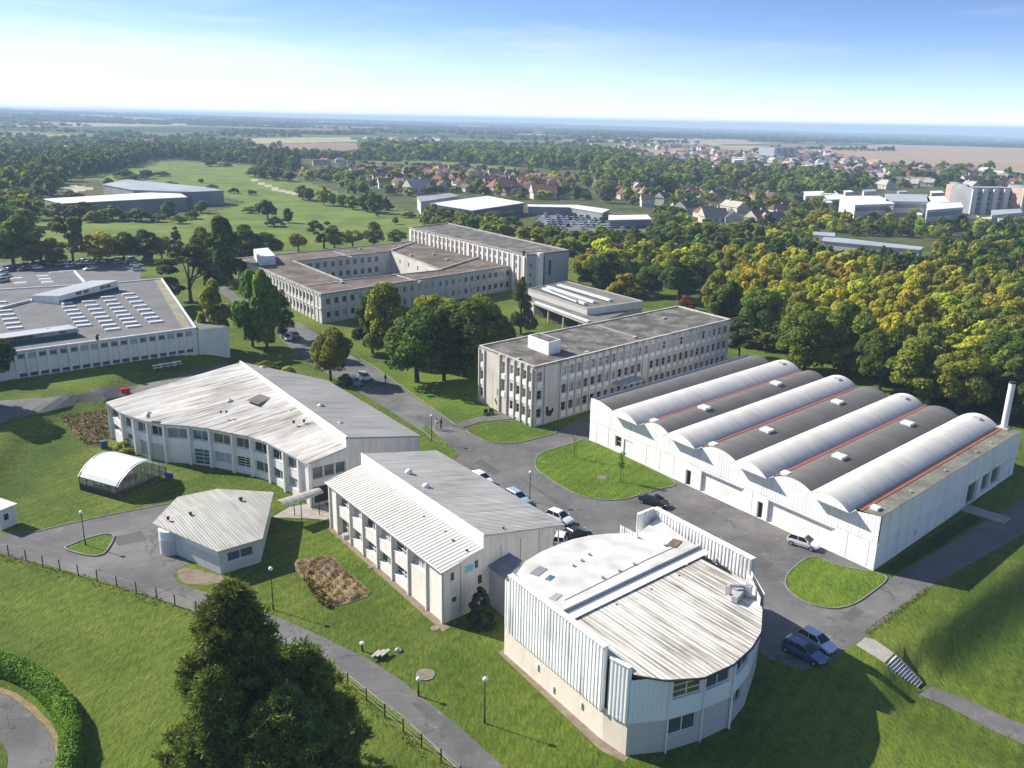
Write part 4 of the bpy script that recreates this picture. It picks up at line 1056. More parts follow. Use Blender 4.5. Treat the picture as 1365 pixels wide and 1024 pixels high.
for k, o in enumerate(ops):
    if o[2] < .1:
        w_ = window(mid, MZ, MA, o, nM, .42, 2, 2, 'yellow_pane', 'frame_white', .07, True, name='glazed_door')
    else: window(mid, MZ, MA, o, nM, .42, 2, 3 if k % 3 != 1 else 1, ['glass_dark', 'glass_dark', 'glass_blind', 'glass_mid'][k % 4], 'frame_white', .07, True, True)
bars('pilaster', 'white_wall', mid, MZ, MA, nM, [(s_ - .085, s_ + .085, 0, 5.55, .003, .2) for s_ in pil + [.12, ML - .14]])
W0, W1 = mp_(0, 0, 0), mp_(13.9, 0, 0); nG = -mV
mb = MB()
def gable(v, off):
    z = lambda u: 5.6 + u * .85 / 4.42 if u < 4.42 else 7.72 - (u - 4.5) * 2.1 / 10.6
    for a, b in ((0, 4.42), (4.42, 13.9)):
        mb.poly([mp_(a, v, 0), mp_(b, v, 0), mp_(b, v, z(b) - .02 if b > 5 else 6.43), mp_(a, v, z(a) if a < 1 else 7.68)])
gable(0, 0); gable(ML, 0)
mb.poly([mp_(13.9, 0, 0), mp_(13.9, ML, 0), mp_(13.9, ML, 5.8), mp_(13.9, 0, 5.8)])
mb.build('gable_wall', 'grey_gable', mid)
for u in (1.95, 6.9, 9.4, 11.9): MB().obox(mp_(u - .03, -.012, .1), mU * .06, -mV * .02, UP * (5.3 if u < 3 else 5.7)).build('panel_joint', 'far_grey', mid)
for u, z, a, b, m_ in ((2.5, 4.4, .9, .7, 'cyan_pane'), (.75, 4.2, .4, .8, 'glass_mid'), (.9, 1.9, .5, .5, 'glass_mid'), (4.0, 2.7, .45, .9, 'louvre_dark'), (3.6, 4.5, .4, .8, 'glass_mid')):
    w_ = MB().obox(mp_(u - .06, -.003, z - .06), mU * (a + .12), -mV * .05, UP * (b + .12)).build('window', 'frame_white', mid); MB().obox(mp_(u, -.055, z), mU * a, -mV * .012, UP * b).build('pane', m_, w_)
mb = MB()
def roofq(pts, O, U, W, mb=mb): mb.poly(pts, 0, (O, U, W))
a, b, c, d_ = mp_(-.4, -.35, 5.62), mp_(-.4, ML + .3, 5.62), mp_(4.4, ML + .3, 6.47), mp_(4.4, -.35, 6.47)
mb.poly([a, b, c, d_], 0, (c, -mV, unit(a - d_))); [mb.poly([p, q, q - UP * .14, p - UP * .14]) for p, q in ((a, b), (a, d_), (b, c))]
mb.build('low_roof', 'mid_low_roof', mid)
mb = MB(); a, b, c, d_ = mp_(4.48, -.35, 7.80), mp_(4.48, ML + .3, 7.80), mp_(15.2, ML + .3, 5.62), mp_(15.2, -.35, 5.62)
mb.poly([a, b, c, d_], 0, (b, -mV, unit(d_ - a))); [mb.poly([p, q, q - UP * .16, p - UP * .16]) for p, q in ((a, d_), (b, c), (d_, c))]
mb.build('high_roof', 'mid_high_roof', mid)
mb = MB(); mb.obox(mp_(4.38, -.38, 6.40), mU * .12, mV * (ML + .7), UP * 1.52); mb.build('step_wall', 'white_wall', mid)
mb = MB(); mb.tube([mp_(-.46, -.35, 5.56), mp_(-.46, ML + .3, 5.56)], .07, 6); mb.tube([mp_(-.1, .05, 0), mp_(-.1, .05, 5.5)], .05, 6); mb.build('gutter', 'grey_metal', mid)
for v in (.3, 8, 16, ML - .2): MB().tube([mp_(14.9, v, 0), mp_(14.9, v, 5.6)], .07, 8).build('porch_post', 'white_metal', mid)
for q in ((545, 633), (568, 652)):
    p = P(*q, 7.2); MB().ball(p + UP * .35, .42, 12, sq=.8).tube([p - UP * .6, p + UP * .3], .25, 10).build('roof_cowl', 'white_metal', mid, smooth=True)
for q in ((671, 705), (490, 607), (504, 628), (525, 652), (548, 673), (565, 690), (594, 710), (604, 722), (622, 735)):
    cowl(mid, P(*q, 6.2 if q[0] < 640 else 7.2), 'dark_metal', 'vent', .4)

# ---- link between that building and the assembly hall
lk = thing('link_block', 'small grey link block with slate-blue ribbed roof between two white buildings', 'building', G(683, 800))
q = [P(*a, 4.3) for a in ((643.7, 748.5), (668.5, 735.5), (697, 752), (673, 772))]
MB().prism([(p[0], p[1]) for p in inset(q, .25)], 0, 4.12).build('wall', 'grey_render', lk)
mb = MB(); mb.poly([q[0] - UP * .1, q[1] + UP * .35, q[2] + UP * .35, q[3] - UP * .1]); mb.poly([q[0] - UP * .1, q[1] + UP * .35, q[2] + UP * .35, q[3] - UP * .1][::-1]); o = mb.build('roof', 'blue_roof', lk)
mb = MB()
for t in np.linspace(.02, .98, 12):
    a, b = (q[0] - UP * .1) * (1 - t) + (q[3] - UP * .1) * t, (q[1] + UP * .35) * (1 - t) + (q[2] + UP * .35) * t
    mb.tube([a + UP * .03, b + UP * .03], .035, 4)
mb.build('rib', 'far_grey', o)

# ---- assembly hall in the foreground
L0, L1 = G(672, 871), G(803, 987); hL = unit(V(*(L1 - L0)[:2], 0)); hW = V(-hL[1], hL[0], 0)
C = [G(*a) for a in ((833.6, 1007.6), (886, 1001.7), (931.3, 987.4), (969.5, 969.5), (992, 940), (1007.6, 889.6))]
hall = thing('assembly_hall', 'white ribbed-clad assembly hall with stained roof and faceted curved front', 'building', C[0])
RB0, RB1 = P(871.8, 679, 8.2), P(1003, 747.7, 8.2)
RB0, RB1 = V(*RB0[:2], 0), V(*RB1[:2], 0)
arcp = [P(*a, 7.3) for a in ((688, 767), (699.7, 750), (720.6, 737.4), (740, 729), (762.6, 720.5), (785, 715.6), (809, 713), (830, 712.4), (851, 712))]
back = [V(p[0], p[1], 0) for p in arcp]
nH = outn(L0, L1)
LT = 13.4
pl = MB()
for a, b in ((L0, L1), (L1 + nH * 0, C[0])): pl.poly([at_s(a, b, 0, 0), at_s(a, b, wlen(a, b), 0), at_s(a, b, wlen(a, b), 2.95), at_s(a, b, 0, 2.95)])
pl.build('plinth_wall', 'plinth', hall)
mb = MB(); q = .32
pa, pb = at_s(L0, L1, 1.0, 0), at_s(L0, L1, LT, 0)
ribbed(mb, pa, pb, 2.8, 8.25, nH, .40, .05, .5, q)
mb.poly([at_s(pa, pb, 0, 2.8, nH, q), at_s(pa, pb, 0, 8.25, nH, q), at_s(pa, pb, 0, 8.25), at_s(pa, pb, 0, 2.8)])
mb.poly([at_s(pa, pb, 12.4, 2.8, nH, q), at_s(pa, pb, 12.4, 8.25, nH, q), at_s(pa, pb, 12.4, 8.25), at_s(pa, pb, 12.4, 2.8)])
mb.poly([at_s(pa, pb, 0, 2.8, nH, q), at_s(pa, pb, 12.4, 2.8, nH, q), at_s(pa, pb, 12.4, 2.8), at_s(pa, pb, 0, 2.8)])
mb.build('clad_screen', 'white_cladding', hall)
mb = MB(); bar(mb, pa, pb, -.05, 12.45, 8.25, 8.33, nH, -.12, q + .14); mb.poly([at_s(pa, pb, 0, 6, nH, -.05), at_s(pa, pb, 12.4, 6, nH, -.05), at_s(pa, pb, 12.4, 8.25, nH, -.05), at_s(pa, pb, 0, 8.25, nH, -.05)]); mb.build('coping', 'white_metal', hall)
mb = MB(); pz = L0 - hL * .05; ribbed(mb, at_s(L0, L1, 0, 0), pa, 2.9, 7.35, nH, .40, .05, .5, .02); mb.build('clad_screen', 'white_cladding', hall)
ta, tb = at_s(L0, L1, LT + .55, 0), V(C[0][0], C[0][1], 0); LTB = wlen(ta, tb)
mb = MB(); ribbed(mb, ta, tb, 2.8, 7.6, nH, .36, .05, .5, .12); 
mb.poly([at_s(ta, tb, 0, 2.8, nH, .12), at_s(ta, tb, 0, 7.6, nH, .12), at_s(ta, tb, 0, 7.6, nH, -.3), at_s(ta, tb, 0, 2.8, nH, -.3)])
mb.poly([at_s(ta, tb, LTB, 2.8, nH, .12), at_s(ta, tb, LTB, 7.6, nH, .12), at_s(ta, tb, LTB, 7.6, nH, -.1), at_s(ta, tb, LTB, 2.8, nH, -.1)])
bar(mb, ta, tb, -.05, LTB + .03, 7.6, 7.68, nH, -.1, .25); mb.build('clad_screen', 'white_cladding', hall)
mb = MB(); a, b = at_s(L0, L1, LT, 0), ta; mb.poly([at_s(a, b, 0, 0, nH, -.25), at_s(a, b, wlen(a, b), 0, nH, -.25), at_s(a, b, wlen(a, b), 7.4, nH, -.25), at_s(a, b, 0, 7.4, nH, -.25)]); mb.build('recess', 'pale_blue_cladding', hall)
# faceted front: cladding above a rendered base
zc, ze = 2.85, 6.62
wins = {1: [(.25, 2.75, 4.55, 6.15), (.15, 2.6, 1.3, 2.75)], 2: [(.12, 2.6, 4.5, 6.2)], 3: [(.5, 3.0, 4.5, 6.2), (.4, 2.2, 1.35, 2.7)], 0: [], 4: []}
base_, clad = MB(), MB()
for k in range(5):
    A, B = C[k], C[k + 1]; n = outn(A, B); L = wlen(A, B)
    ops = [(o[0], min(o[1], L - .12), o[2], o[3]) for o in wins[k]]
    facade(base_, A, B, 0, zc, [o for o in ops if o[2] < zc], n, .15)
    A2, B2 = A + n * .08, B + n * .08
    facade(clad, A2, B2, zc, ze - .05, [o for o in ops if o[2] > zc], n, .2)
    for j in np.arange(.35, L, .36): 
        if not any(o[0] - .1 < j < o[1] + .1 for o in ops if o[2] > zc): bar(clad, A2, B2, j - .03, j + .03, zc + .02, ze - .1, n, .002, .03)
    for i_, o in enumerate(ops): window(hall, A2 if o[2] > zc else A, B2 if o[2] > zc else B, o, n, .15, 2, 3 if (k, i_) == (1, 0) else 1, [['yellow_pane', 'glass_mid'], ['glass_mid'], ['glass_dark', 'glass_dark']][k - 1][i_] if k > 0 else 'glass_dark', 'frame_white', .08, True, True)
clad_o = clad.build('front_cladding', 'pale_blue_cladding', hall); base_.build('base_wall', 'grey_render', hall)
mb = MB()
for k in (1, 2, 3): n = outn(C[k - 1], C[k]); p = C[k] + n * .16; mb.tube([V(p[0], p[1], 0), V(p[0], p[1], ze)], .06 if k != 3 else .1, 8)
mb.build('downpipe', 'white_metal', hall)
mb = MB(); rw = [V(C[5][0], C[5][1], 0), RB1, RB0, back[-1]] + back[::-1] + [V(L0[0], L0[1], 0)]
for a, b in zip(rw[:-1], rw[1:]):
    if wlen(a, b) > .05: mb.poly([(a[0], a[1], 0), (b[0], b[1], 0), (b[0], b[1], 7.25), (a[0], a[1], 7.25)])
mb.build('rear_wall', 'white_wall', hall)
# roofs
T0, T1 = P(784.6, 815.4, 7.35), P(934, 744.5, 7.35); tU = unit(V(*(T1 - T0)[:2], 0)); TL = wlen(T0, T1)
eave = [P(*a, 6.75) for a in ((842, 905), (888.4, 906.3), (938.5, 902.8), (977.8, 884.9), (1001.6, 863.4), (1014.7, 842), (1016.5, 811), (1003, 787))]
tD = V(tU[1], -tU[0], 0)
ev = sorted([(float((p - T0) @ tU), float((p - T0) @ tD)) for p in eave])
uw0 = float((V(*L1[:2], 0) - V(*T0[:2], 0)) @ nH / (tU @ nH)) + .06; ev = [(uw0, float((C[0] - T0) @ tD) - .15)] + [e for e in ev if e[0] > uw0 + .2]
eu, ed = np.array([e[0] for e in ev]), np.array([e[1] for e in ev])
mb = MB(); K = 40; u_end = min(TL, eu[-1]) 
us = np.linspace(uw0, TL, K + 1)
def edge(u):
    if u < eu[0]: 
        return ed[0] - .0
    return float(np.interp(u, eu, ed))
fr = []
for u in us:
    dd = edge(u); top_ = T0 + tU * u; bot = top_ + tD * dd; bot = V(bot[0], bot[1], 6.75 + (0 if u <= eu[-2] else .3 * (u - eu[-2]) / (TL - eu[-2] + 1e-6)))
    fr.append((top_, bot))
for (a, b), (c, d_) in zip(fr[:-1], fr[1:]): mb.poly([a, c, d_, b], 0, (T0, tU, tD)); mb.poly([b, d_, d_ - UP * .16, b - UP * .16])
for q_ in (.22, .45, .62): pass
mb.build('front_roof', 'hall_front_roof', hall)
mb = MB(); mb.tube([p[1] - UP * .1 + tD * .06 for p in fr], .07, 6); mb.build('gutter', 'dark_metal', hall)
# raised band with its channel, then the membrane roof up to the rounded back
B0, B1 = P(759, 811.5, 7.6), P(933.5, 728.5, 7.6)
bU = unit(V(*(B1 - B0)[:2], 0)); B0 = B0 + bU * (float((V(*L1[:2], 0) - V(*B0[:2], 0)) @ nH / (bU @ nH)) + .12)
bl = wlen(B0, B1); bU = unit(V(*(B1 - B0)[:2], 0)); bD = V(bU[1], -bU[0], 0)
mb = MB(); mb.obox(B0 - bU * .1 - UP * .4, bU * (bl + .2), -bD * .35, UP * .55); mb.build('ridge_kerb', 'membrane', hall)
mb = MB(); w_b = float((T0 - B0) @ bD) ; mb.poly([B0 + bD * .0 - UP * .12, B1 - UP * .12, B1 + bD * (w_b + .15) - UP * .12, B0 + bD * (w_b + .15) - UP * .12]); mb.build('ridge_band', 'white_metal', hall)
mb = MB(); mb.obox(B0 + bD * .12 - UP * .1, bU * bl, bD * .22, UP * .03); mb.build('shaded_channel', 'far_roof_grey', hall)  # flat strip, the channel's bluish shadow is put into its colour
bp = [B0 - bD * .36] + [B1 - bD * .36] + [V(*(RB1 * .35 + RB0 * .65)[:2], 0)][:0] + [V(RB0[0], RB0[1], 0) - hL * 0]
poly = [V(p[0], p[1], 7.42) for p in [B0 - bD * .36, B1 - bD * .36, RB0 + (RB1 - RB0) * .04, *[V(p[0], p[1], 0) for p in arcp[::-1]]]]
mb = MB(); mb.poly(poly); 
for a, b in zip(poly[3:-1], poly[4:]): mb.poly([a, b, b - UP * .3, a - UP * .3])
mb.build('rear_roof', 'membrane', hall)
for q_ in ((764, 755), (785, 740), (775, 748), (845, 753), (825, 762), (803, 771), (886, 728)): cowl(hall, P(*q_, 7.4), 'grey_metal', 'vent', .45)
for q_, m_, s_ in (((718, 762), 'far_grey', 1.6), ((741, 796), 'grey_metal', 1.1), ((733, 771), 'blue_roof', .9), ((899, 725), 'soil', 1.6)): MB().cbox(P(*q_, 7.4), s_, s_ * .55, .06 if m_ != 'soil' else .1, 1.0).build('roof_hatch', m_, hall)
for q_ in ((822, 807.5), (868, 787), (905, 769), (949, 748.5)): cowl(hall, P(*q_, 7.2), 'dark_metal', 'vent', .3)
mb = MB(); mb.tube([P(753, 800, 7.44), P(860, 747, 7.44), P(902, 728, 7.44)], .03, 5); mb.build('lightning_wire', 'far_grey', hall)
# tall parapet screen on the far side
nP = outn(RB1, RB0) ; LP = wlen(RB1, RB0)
mb = MB(); ribbed(mb, RB1, RB0, 6.2, 8.3, nP, .42, .07, .5, .05); ribbed(mb, RB1, RB0, 4.5, 8.3, -nP, .42, .08, .5, .35)
bar(mb, RB1, RB0, -.02, LP + .02, 8.3, 8.4, nP, -.45, .18)
e0 = P(851.3, 686, 8.3); e0 = V(e0[0], e0[1], 0)
for a_, b_ in ((RB0, e0),):
    nn = outn(a_, b_); ribbed(mb, a_, b_, 6.2, 8.3, nn, .4, .06, .5, .03); bar(mb, a_, b_, 0, wlen(a_, b_), 8.3, 8.39, nn, -.2, .12); bar(mb, a_, b_, 0, wlen(a_, b_), 6, 8.3, nn, -.2, -.14)
nE = outn(L0, L1) * 0 + hL
p = RB1 - nP * .42
mb.poly([(*RB1[:2], 4.0), (*(RB1 - nP * .42)[:2], 4.0), (*(RB1 - nP * .42)[:2], 8.3), (*RB1[:2], 8.3)])
mb.build('clad_screen', 'white_cladding', hall)
mb = MB(); r0 = RB1 + nP * .05; r1 = P(1014.4, 796, 7.6); r1 = V(r1[0], r1[1], 0)
nn = outn(RB1, r1); ribbed(mb, RB1 + nP * .5, r1, 6.3, 7.6, -nn if nn @ nP < 0 else nn, .36, .08, .5, .03); mb.build('clad_screen', 'white_cladding', hall)
mb = MB(); a = P(827, 699.5, 7.9); b = P(851, 712, 7.9); ribbed(mb, V(*a[:2], 0), V(*b[:2], 0), 6.6, 7.9, outn(a, b), .36, .06, .5); mb.build('clad_screen', 'white_cladding', hall)
p = P(984, 797, 7.0); MB().cbox(p, 1.8, .5, .5, .95).cbox(p + V(.9, .5, 0), .6, .6, .9, .95).cbox(p + V(-.7, .6, 0), .4, .4, .8, .95).tube([p + V(-.7, .6, .8), p + V(.9, .5, .8)], .16, 8).build('roof_duct', 'grey_metal', hall)
for s_, z in ((4.8, 1.3), (10.6, 1.25), (7.0, .5)): bar(mbx := MB(), L0, L1, s_, s_ + .3, z, z + .55, nH, .003, .12); mbx.build('wall_box', 'white_metal', hall)

# ---- curved two-storey building on the left
zf = zpx(130, 480, 4.015)
ZE = 5.6
ev_px = [(45, 225), (115, 278), (180, 303), (255, 326), (345, 343), (480, 352), (590, 366), (710, 390), (810, 409), (905, 440), (985, 483), (1065, 525), (1120, 557)]
ev = smooth_ring([P(*zf(*q), ZE) for q in ev_px], 1, False)
fan = thing('curved_building', 'white curved two-storey building with fan-shaped weathered grey roof', 'building', (*ev[6][:2], 0))
cen = P(316, 482, 7.7)
wallp = []
for k, p in enumerate(ev):
    a, b = ev[max(k - 1, 0)], ev[min(k + 1, len(ev) - 1)]; n = outn(a, b); wallp.append(V(p[0], p[1], 0) - n * .45)
mb, pm = MB(), MB()
up_pane = ['glass_dark', 'glass_mid', 'glass_mid', 'glass_dark', 'glass_sky', 'glass_sky', 'yellow_pane', 'yellow_pane', 'glass_dark', 'glass_dark', 'glass_mid', 'glass_mid']
for k in range(len(wallp) - 1):
    A, B = wallp[k], wallp[k + 1]; L = wlen(A, B); n = outn(A, B)
    ops = [(.3, L - .2, 3.55, 4.95)] if k < 11 else []
    if k in (6, 7, 8, 9, 10): ops.append((.3, L - .2, .9 if k < 9 else 1.0, 2.35))
    if k == 5: ops.append((.3, L - .2, .05, 2.3))
    if k == 2: ops.append((.3, L - .2, .05, 2.35))
    if k in (0, 1): ops.append((.35, L - .25, 1.7, 2.6))
    facade(mb, A, B, -.2, ZE - .12, ops, n, .25)
    for j, o in enumerate(ops):
        ny = 1 if j == 0 else (4 if k in (5, 6, 7, 10) else 1)
        window(fan, A, B, o, n, .25, 2, ny, up_pane[k] if j == 0 else ['glass_dark', 'glass_mid', 'glass_sky', 'glass_blind'][(k + j) % 4], 'frame_white', .08, True, j == 0)
    if k == 3: bar(pm2 := MB(), A, B, .2, L - .2, .05, 2.4, n, .003, .02); pm2.build('dark_panel', 'grey_render', fan)
mb.build('wall', 'white_wall', fan)
for k, p in enumerate(wallp):
    a, b = wallp[max(k - 1, 0)], wallp[min(k + 1, len(wallp) - 1)]; n = outn(a, b); dd = unit(V(*(b - a)[:2], 0))
    MB().obox(V(p[0], p[1], -.2) - dd * .17 + n * .003, dd * .34, n * .40, UP * (ZE - .05 + .2)).build('pilaster', 'white_wall', fan)
S0, S1 = P(*zf(1330, 482), 6.5), P(*zf(757, 12), 7.65)     # foot of the step along the ridge
R1_ = P(*zf(1330, 415), 7.85); R0_ = P(*zf(760, 8), 7.85)
S0 = V(R1_[0], R1_[1], 6.55)
BLc = P(*zf(45, 225), ZE)
mb = MB(); K = len(ev)
lens = [0]; 
for a, b in zip(ev[:-1], ev[1:]): lens.append(lens[-1] + np.linalg.norm(b - a))
bt = P(*zf(712, 18), 7.4)
tot = lens[-1]
rid = lambda t: S0 + (V(R0_[0], R0_[1], 7.7) - S0) * t
for k in range(K - 1):
    t0, t1 = 1 - lens[k] / tot, 1 - lens[k + 1] / tot
    sub = 8
    for j in range(sub):
        q0, q1 = j / sub, (j + 1) / sub
        def pt(q, t, e): return e * (1 - q) + rid(t) * q
        a, b, c, d_ = pt(q0, t0, ev[k]), pt(q0, t1, ev[k + 1]), pt(q1, t1, ev[k + 1]), pt(q1, t0, ev[k])
        D = unit(V(.80, .60, 0)); Wd = V(D[1], -D[0], 0)
        mb.poly([a, b, c, d_], 0, (V(0, 0, 0), Wd, D))
    mb.poly([ev[k], ev[k + 1], ev[k + 1] - UP * .18, ev[k] - UP * .18])
a, b = ev[0], rid(1); mb.poly([a, b, b - UP * .2, a - UP * .2]); mb.poly([ev[-1], S0, S0 - UP * .2, ev[-1] - UP * .2])
mb.build('roof', 'fibre_roof', fan)
X0, X1 = P(*zf(1230, 108), 6.0), P(561, 581, 6.0)
mb = MB(); D = unit(V(*(X0 - R0_)[:2], 0)); Dr = unit(V(*(R1_ - R0_)[:2], 0)); Wr = V(-Dr[1], Dr[0], 0)
mb.poly([R0_, R1_, X1, X0], 0, (R0_, Dr, -Wr)); [mb.poly([p, q, q - UP * .2, p - UP * .2]) for p, q in ((R1_, X1), (X1, X0), (X0, R0_))]
mb.build('rear_roof', 'fibre_roof_dark', fan)
mb = MB(); nS = outn(R0_, R1_)
mb.poly([rid(1) + nS * .02, rid(0) + nS * .02, V(R1_[0], R1_[1], 7.95) + nS * .02, V(R0_[0], R0_[1], 7.95) + nS * .02])
mb.poly([V(R1_[0], R1_[1], 7.95) + nS * .02, V(R0_[0], R0_[1], 7.95) + nS * .02, V(R0_[0], R0_[1], 7.95) - nS * .22, V(R1_[0], R1_[1], 7.95) - nS * .22])
mb.build('step_wall', 'white_wall', fan)
mb = MB(); A, B = V(R1_[0], R1_[1], 0), V(X1[0], X1[1], 0)
A2, B2 = A + (B - A) * 0 + V(0, 0, 0), B - unit(B - A) * .3
mb.poly([(*A2[:2], 0), (*B2[:2], 0), (*B2[:2], 5.85), (*A2[:2], 7.7)]); mb.poly([(*B2[:2], 0), (X0[0], X0[1], 0), (X0[0], X0[1], 5.85), (*B2[:2], 5.85)])
mb.poly([(*V(*ev[0][:2], 0)[:2], 0), (R0_[0], R0_[1], 0), (R0_[0], R0_[1], 7.4), (ev[0][0], ev[0][1], 5.4)]); mb.poly([(X0[0], X0[1], 0), (R0_[0], R0_[1], 0), (R0_[0], R0_[1], 7.6), (X0[0], X0[1], 5.85)])
mb.build('end_wall', 'grey_gable', fan)
mb = MB(); A, B = V(*wallp[-1][:2], 0), V(S0[0], S0[1], 0); n = outn(A, B); L = wlen(A, B)
ops = [(.25 + j * (L - .3) / 3, .1 + (j + 1) * (L - .3) / 3, 3.4, 4.9) for j in range(3)] + [(.3, L - .3, .1, 2.4)]
facade(mb, A, B, 0, 5.45, ops, n, .3); mb.poly([at_s(A, B, 0, 5.45), at_s(A, B, L, 5.45), at_s(A, B, L, 6.5)]); mb.build('end_wall', 'grey_gable', fan)
for o in ops: window(fan, A, B, o, n, .3, 1, 1, 'glass_mid' if o[2] > 1 else 'louvre_dark', 'grey_metal', .08, True)
q = [P(*zf(*a), 6.9) for a in ((795, 220), (885, 178), (942, 200), (858, 243))]
mb = MB(); mb.poly([p + UP * .13 for p in q]); mb.build('patched_panel', 'moss_roof', fan)
for a, s_ in (((775, 60), .5), ((808, 82), .5), ((838, 112), .5), ((735, 40), .5), ((660, 280), .5), ((690, 280), .5), ((1050, 335), .6), ((1105, 330), .6)): cowl(fan, P(*zf(*a), 6.9), 'dark_metal', 'vent', s_)
for a in ((708, 232), (1030, 292), (272, 300)): vent(fan, P(*zf(*a), 6.3), .42, .35, 'grey_metal', 'roof_cowl')
for a in ((885, 55), (1195, 262), (1298, 360)): vent(fan, P(*zf(*a), 6.9), .4, .5, 'grey_metal', 'roof_cowl')

# ---- pavilion with many-sided roof, and the covered walk to it
rz = [P(*a, 2.85) for a in ((203, 698.6), (236.6, 662.5), (290, 651.5), (365, 657), (350, 718), (290, 735.5))]
pav = thing('pavilion', 'small six-sided pavilion with weathered ribbed roof and pale blue trim', 'building', G(293.7, 764.5))
w_ = [V(p[0], p[1], 0) for p in inset(rz, .4)]
mb = MB(); 
for k in range(6):
    A, B = w_[k], w_[(k + 1) % 6]; n = outn(A, B); L = wlen(A, B)
    if k == 4: 
        ops = [(L * .16, L * .82, 1.1, 2.2)]; facade(mb, A, B, 0, 2.75, ops, n, .12)
        if A[1] < B[1]: pass
        window(pav, A, B, ops[0], n, .12, 2, 1, 'glass_sky', 'frame_white', .08, True, True)
    else: mb.poly([at_s(A, B, 0, 0), at_s(A, B, L, 0), at_s(A, B, L, 2.75), at_s(A, B, 0, 2.75)])
mb.build('wall', 'pavilion_wall', pav)
mb = MB(); A, B = w_[5], w_[0]; n = outn(A, B); L = wlen(A, B); bar(mb, A, B, .1, L * .55, 2.0, 2.7, n, .003, .06); 
for x in np.arange(.3, L * .55, .4): bar(mb, A, B, x - .03, x + .03, 2.02, 2.68, n, .062, .09)
mb.build('trim_band', 'pale_blue_cladding', pav)
cyl = at_s(A, B, L * .82, 0, n, -.2); mb = MB(); mb.tube([cyl, cyl + UP * 1.75], 1.15, 20); mb.build('round_bay', 'pavilion_wall', pav, smooth=False)
MB().tube([cyl + UP * 1.75, cyl + UP * 2.75], 1.12, 20).build('round_bay_band', 'pale_blue_cladding', pav)
mb = MB(); ra, rb = rz[0] + UP * .1, rz[3] + UP * .1
D = unit(V(*(rb - ra)[:2], 0)); Wp = V(D[1], -D[0], 0)
Mi = (ra + rb) / 2 + UP * .45
ra2, rb2 = ra * .7 + rb * .3 + UP * .3, ra * .3 + rb * .7 + UP * .3
for f in ([ra, ra2, rz[1]], [rz[1], ra2, rb2, rz[2]], [rz[2], rb2, rb], [ra, rz[5], ra2], [rz[5], rz[4], rb2, ra2], [rz[4], rb, rb2]): mb.poly(f, 0, (ra, D, Wp))
for k in range(6):
    a, b = rz[k] + (UP * .1 if k in (0, 3) else 0), rz[(k + 1) % 6] + (UP * .1 if (k + 1) % 6 in (0, 3) else 0); mb.poly([a, b, b - UP * .16, a - UP * .16])
mb.build('roof', 'pavilion_roof', pav)
for a, s_ in (((321, 667), .75), ((254, 686), .6), ((224, 692), .6)): cowl(pav, P(*a, 3.25), 'dark_metal', 'vent', s_)
wk = [P(*a, 2.55) for a in ((366, 668), (421, 651.5), (432, 657), (381, 676))]
cw = thing('covered_walkway', 'covered walkway with ribbed grey roof on thin posts beside the pavilion', 'walkway', (*((wk[0] + wk[2]) / 2)[:2], 0))
mb = MB(); D = unit(V(*(wk[1] - wk[0])[:2], 0)); ax = V(-D[1], D[0], 0)
for k in range(6):
    t0, t1 = k / 6, (k + 1) / 6; h = lambda t: UP * (.35 * (1 - (2 * t - 1) ** 2))
    a, b, c, d_ = wk[0] * (1 - t0) + wk[3] * t0 + h(t0), wk[1] * (1 - t0) + wk[2] * t0 + h(t0), wk[1] * (1 - t1) + wk[2] * t1 + h(t1), wk[0] * (1 - t1) + wk[3] * t1 + h(t1)
    mb.poly([a, b, c, d_], 0, (wk[0], D, ax))
mb.build('roof', 'pavilion_roof', cw)
for p in (wk[3] * .62 + wk[2] * .38, wk[3] * .15 + wk[2] * .85, wk[0] * .55 + wk[1] * .45, wk[0] * .1 + wk[1] * .9): MB().tube([V(p[0], p[1], 0), V(p[0], p[1], 2.6)], .05, 8).build('post', 'dark_metal', cw)

# ---- greenhouse with white film roof
gA, gB, gC = G(157, 667), G(222.7, 639.6), G(107.4, 653)
gh = thing('greenhouse', 'arched greenhouse with white film roof and open mesh sides on the lawn', 'greenhouse', gA)
gU, gW = gB - gA, gC - gA; gU[2] = gW[2] = 0
gz_ = gA[2]; prof = [(0, 1.75)] + [(t, 1.75 + 1.95 * math.sin(math.pi * t) ** .8) for t in np.linspace(.06, .94, 12)] + [(1, 1.75)]
gp_ = lambda t, v, z: V(gA[0], gA[1], gz_) + gU * t + gW * v + UP * z
m, nt, b, o = nodes_of('film'); b.inputs['Base Color'].default_value = (.85, .85, .84, 1); b.inputs['Roughness'].default_value = .35
tr = N(nt, 'ShaderNodeBsdfTranslucent', {'Color': (.9, .9, .88, 1)}); mx = N(nt, 'ShaderNodeMixShader', {0: .3, 1: b.outputs[0], 2: tr.outputs[0]}); nt.links.new(mx.outputs[0], o.inputs[0])
m, nt, b, o = nodes_of('clear_pane'); tr = N(nt, 'ShaderNodeBsdfTransparent', {'Color': (.86, .9, .9, 1)}); b.inputs['Base Color'].default_value = (.4, .43, .42, 1); b.inputs['Roughness'].default_value = .15
mx = N(nt, 'ShaderNodeMixShader', {0: .62, 1: b.outputs[0], 2: tr.outputs[0]}); nt.links.new(mx.outputs[0], o.inputs[0])
mb = MB()
for (t0, z0_), (t1, z1_) in zip(prof[:-1], prof[1:]): mb.poly([gp_(t0, -.04, z0_), gp_(t1, -.04, z1_), gp_(t1, 1.04, z1_), gp_(t0, 1.04, z0_)])
mb.build('film_roof', 'film', gh, smooth=True)
mb = MB(); mb.poly([gp_(t, 0, z) for t, z in prof] + [gp_(1, 0, .9), gp_(0, 0, .9)]); mb.poly([gp_(t, 1, z) for t, z in prof] + [gp_(1, 1, .1), gp_(0, 1, .1)]); mb.build('end_pane', 'clear_pane', gh)
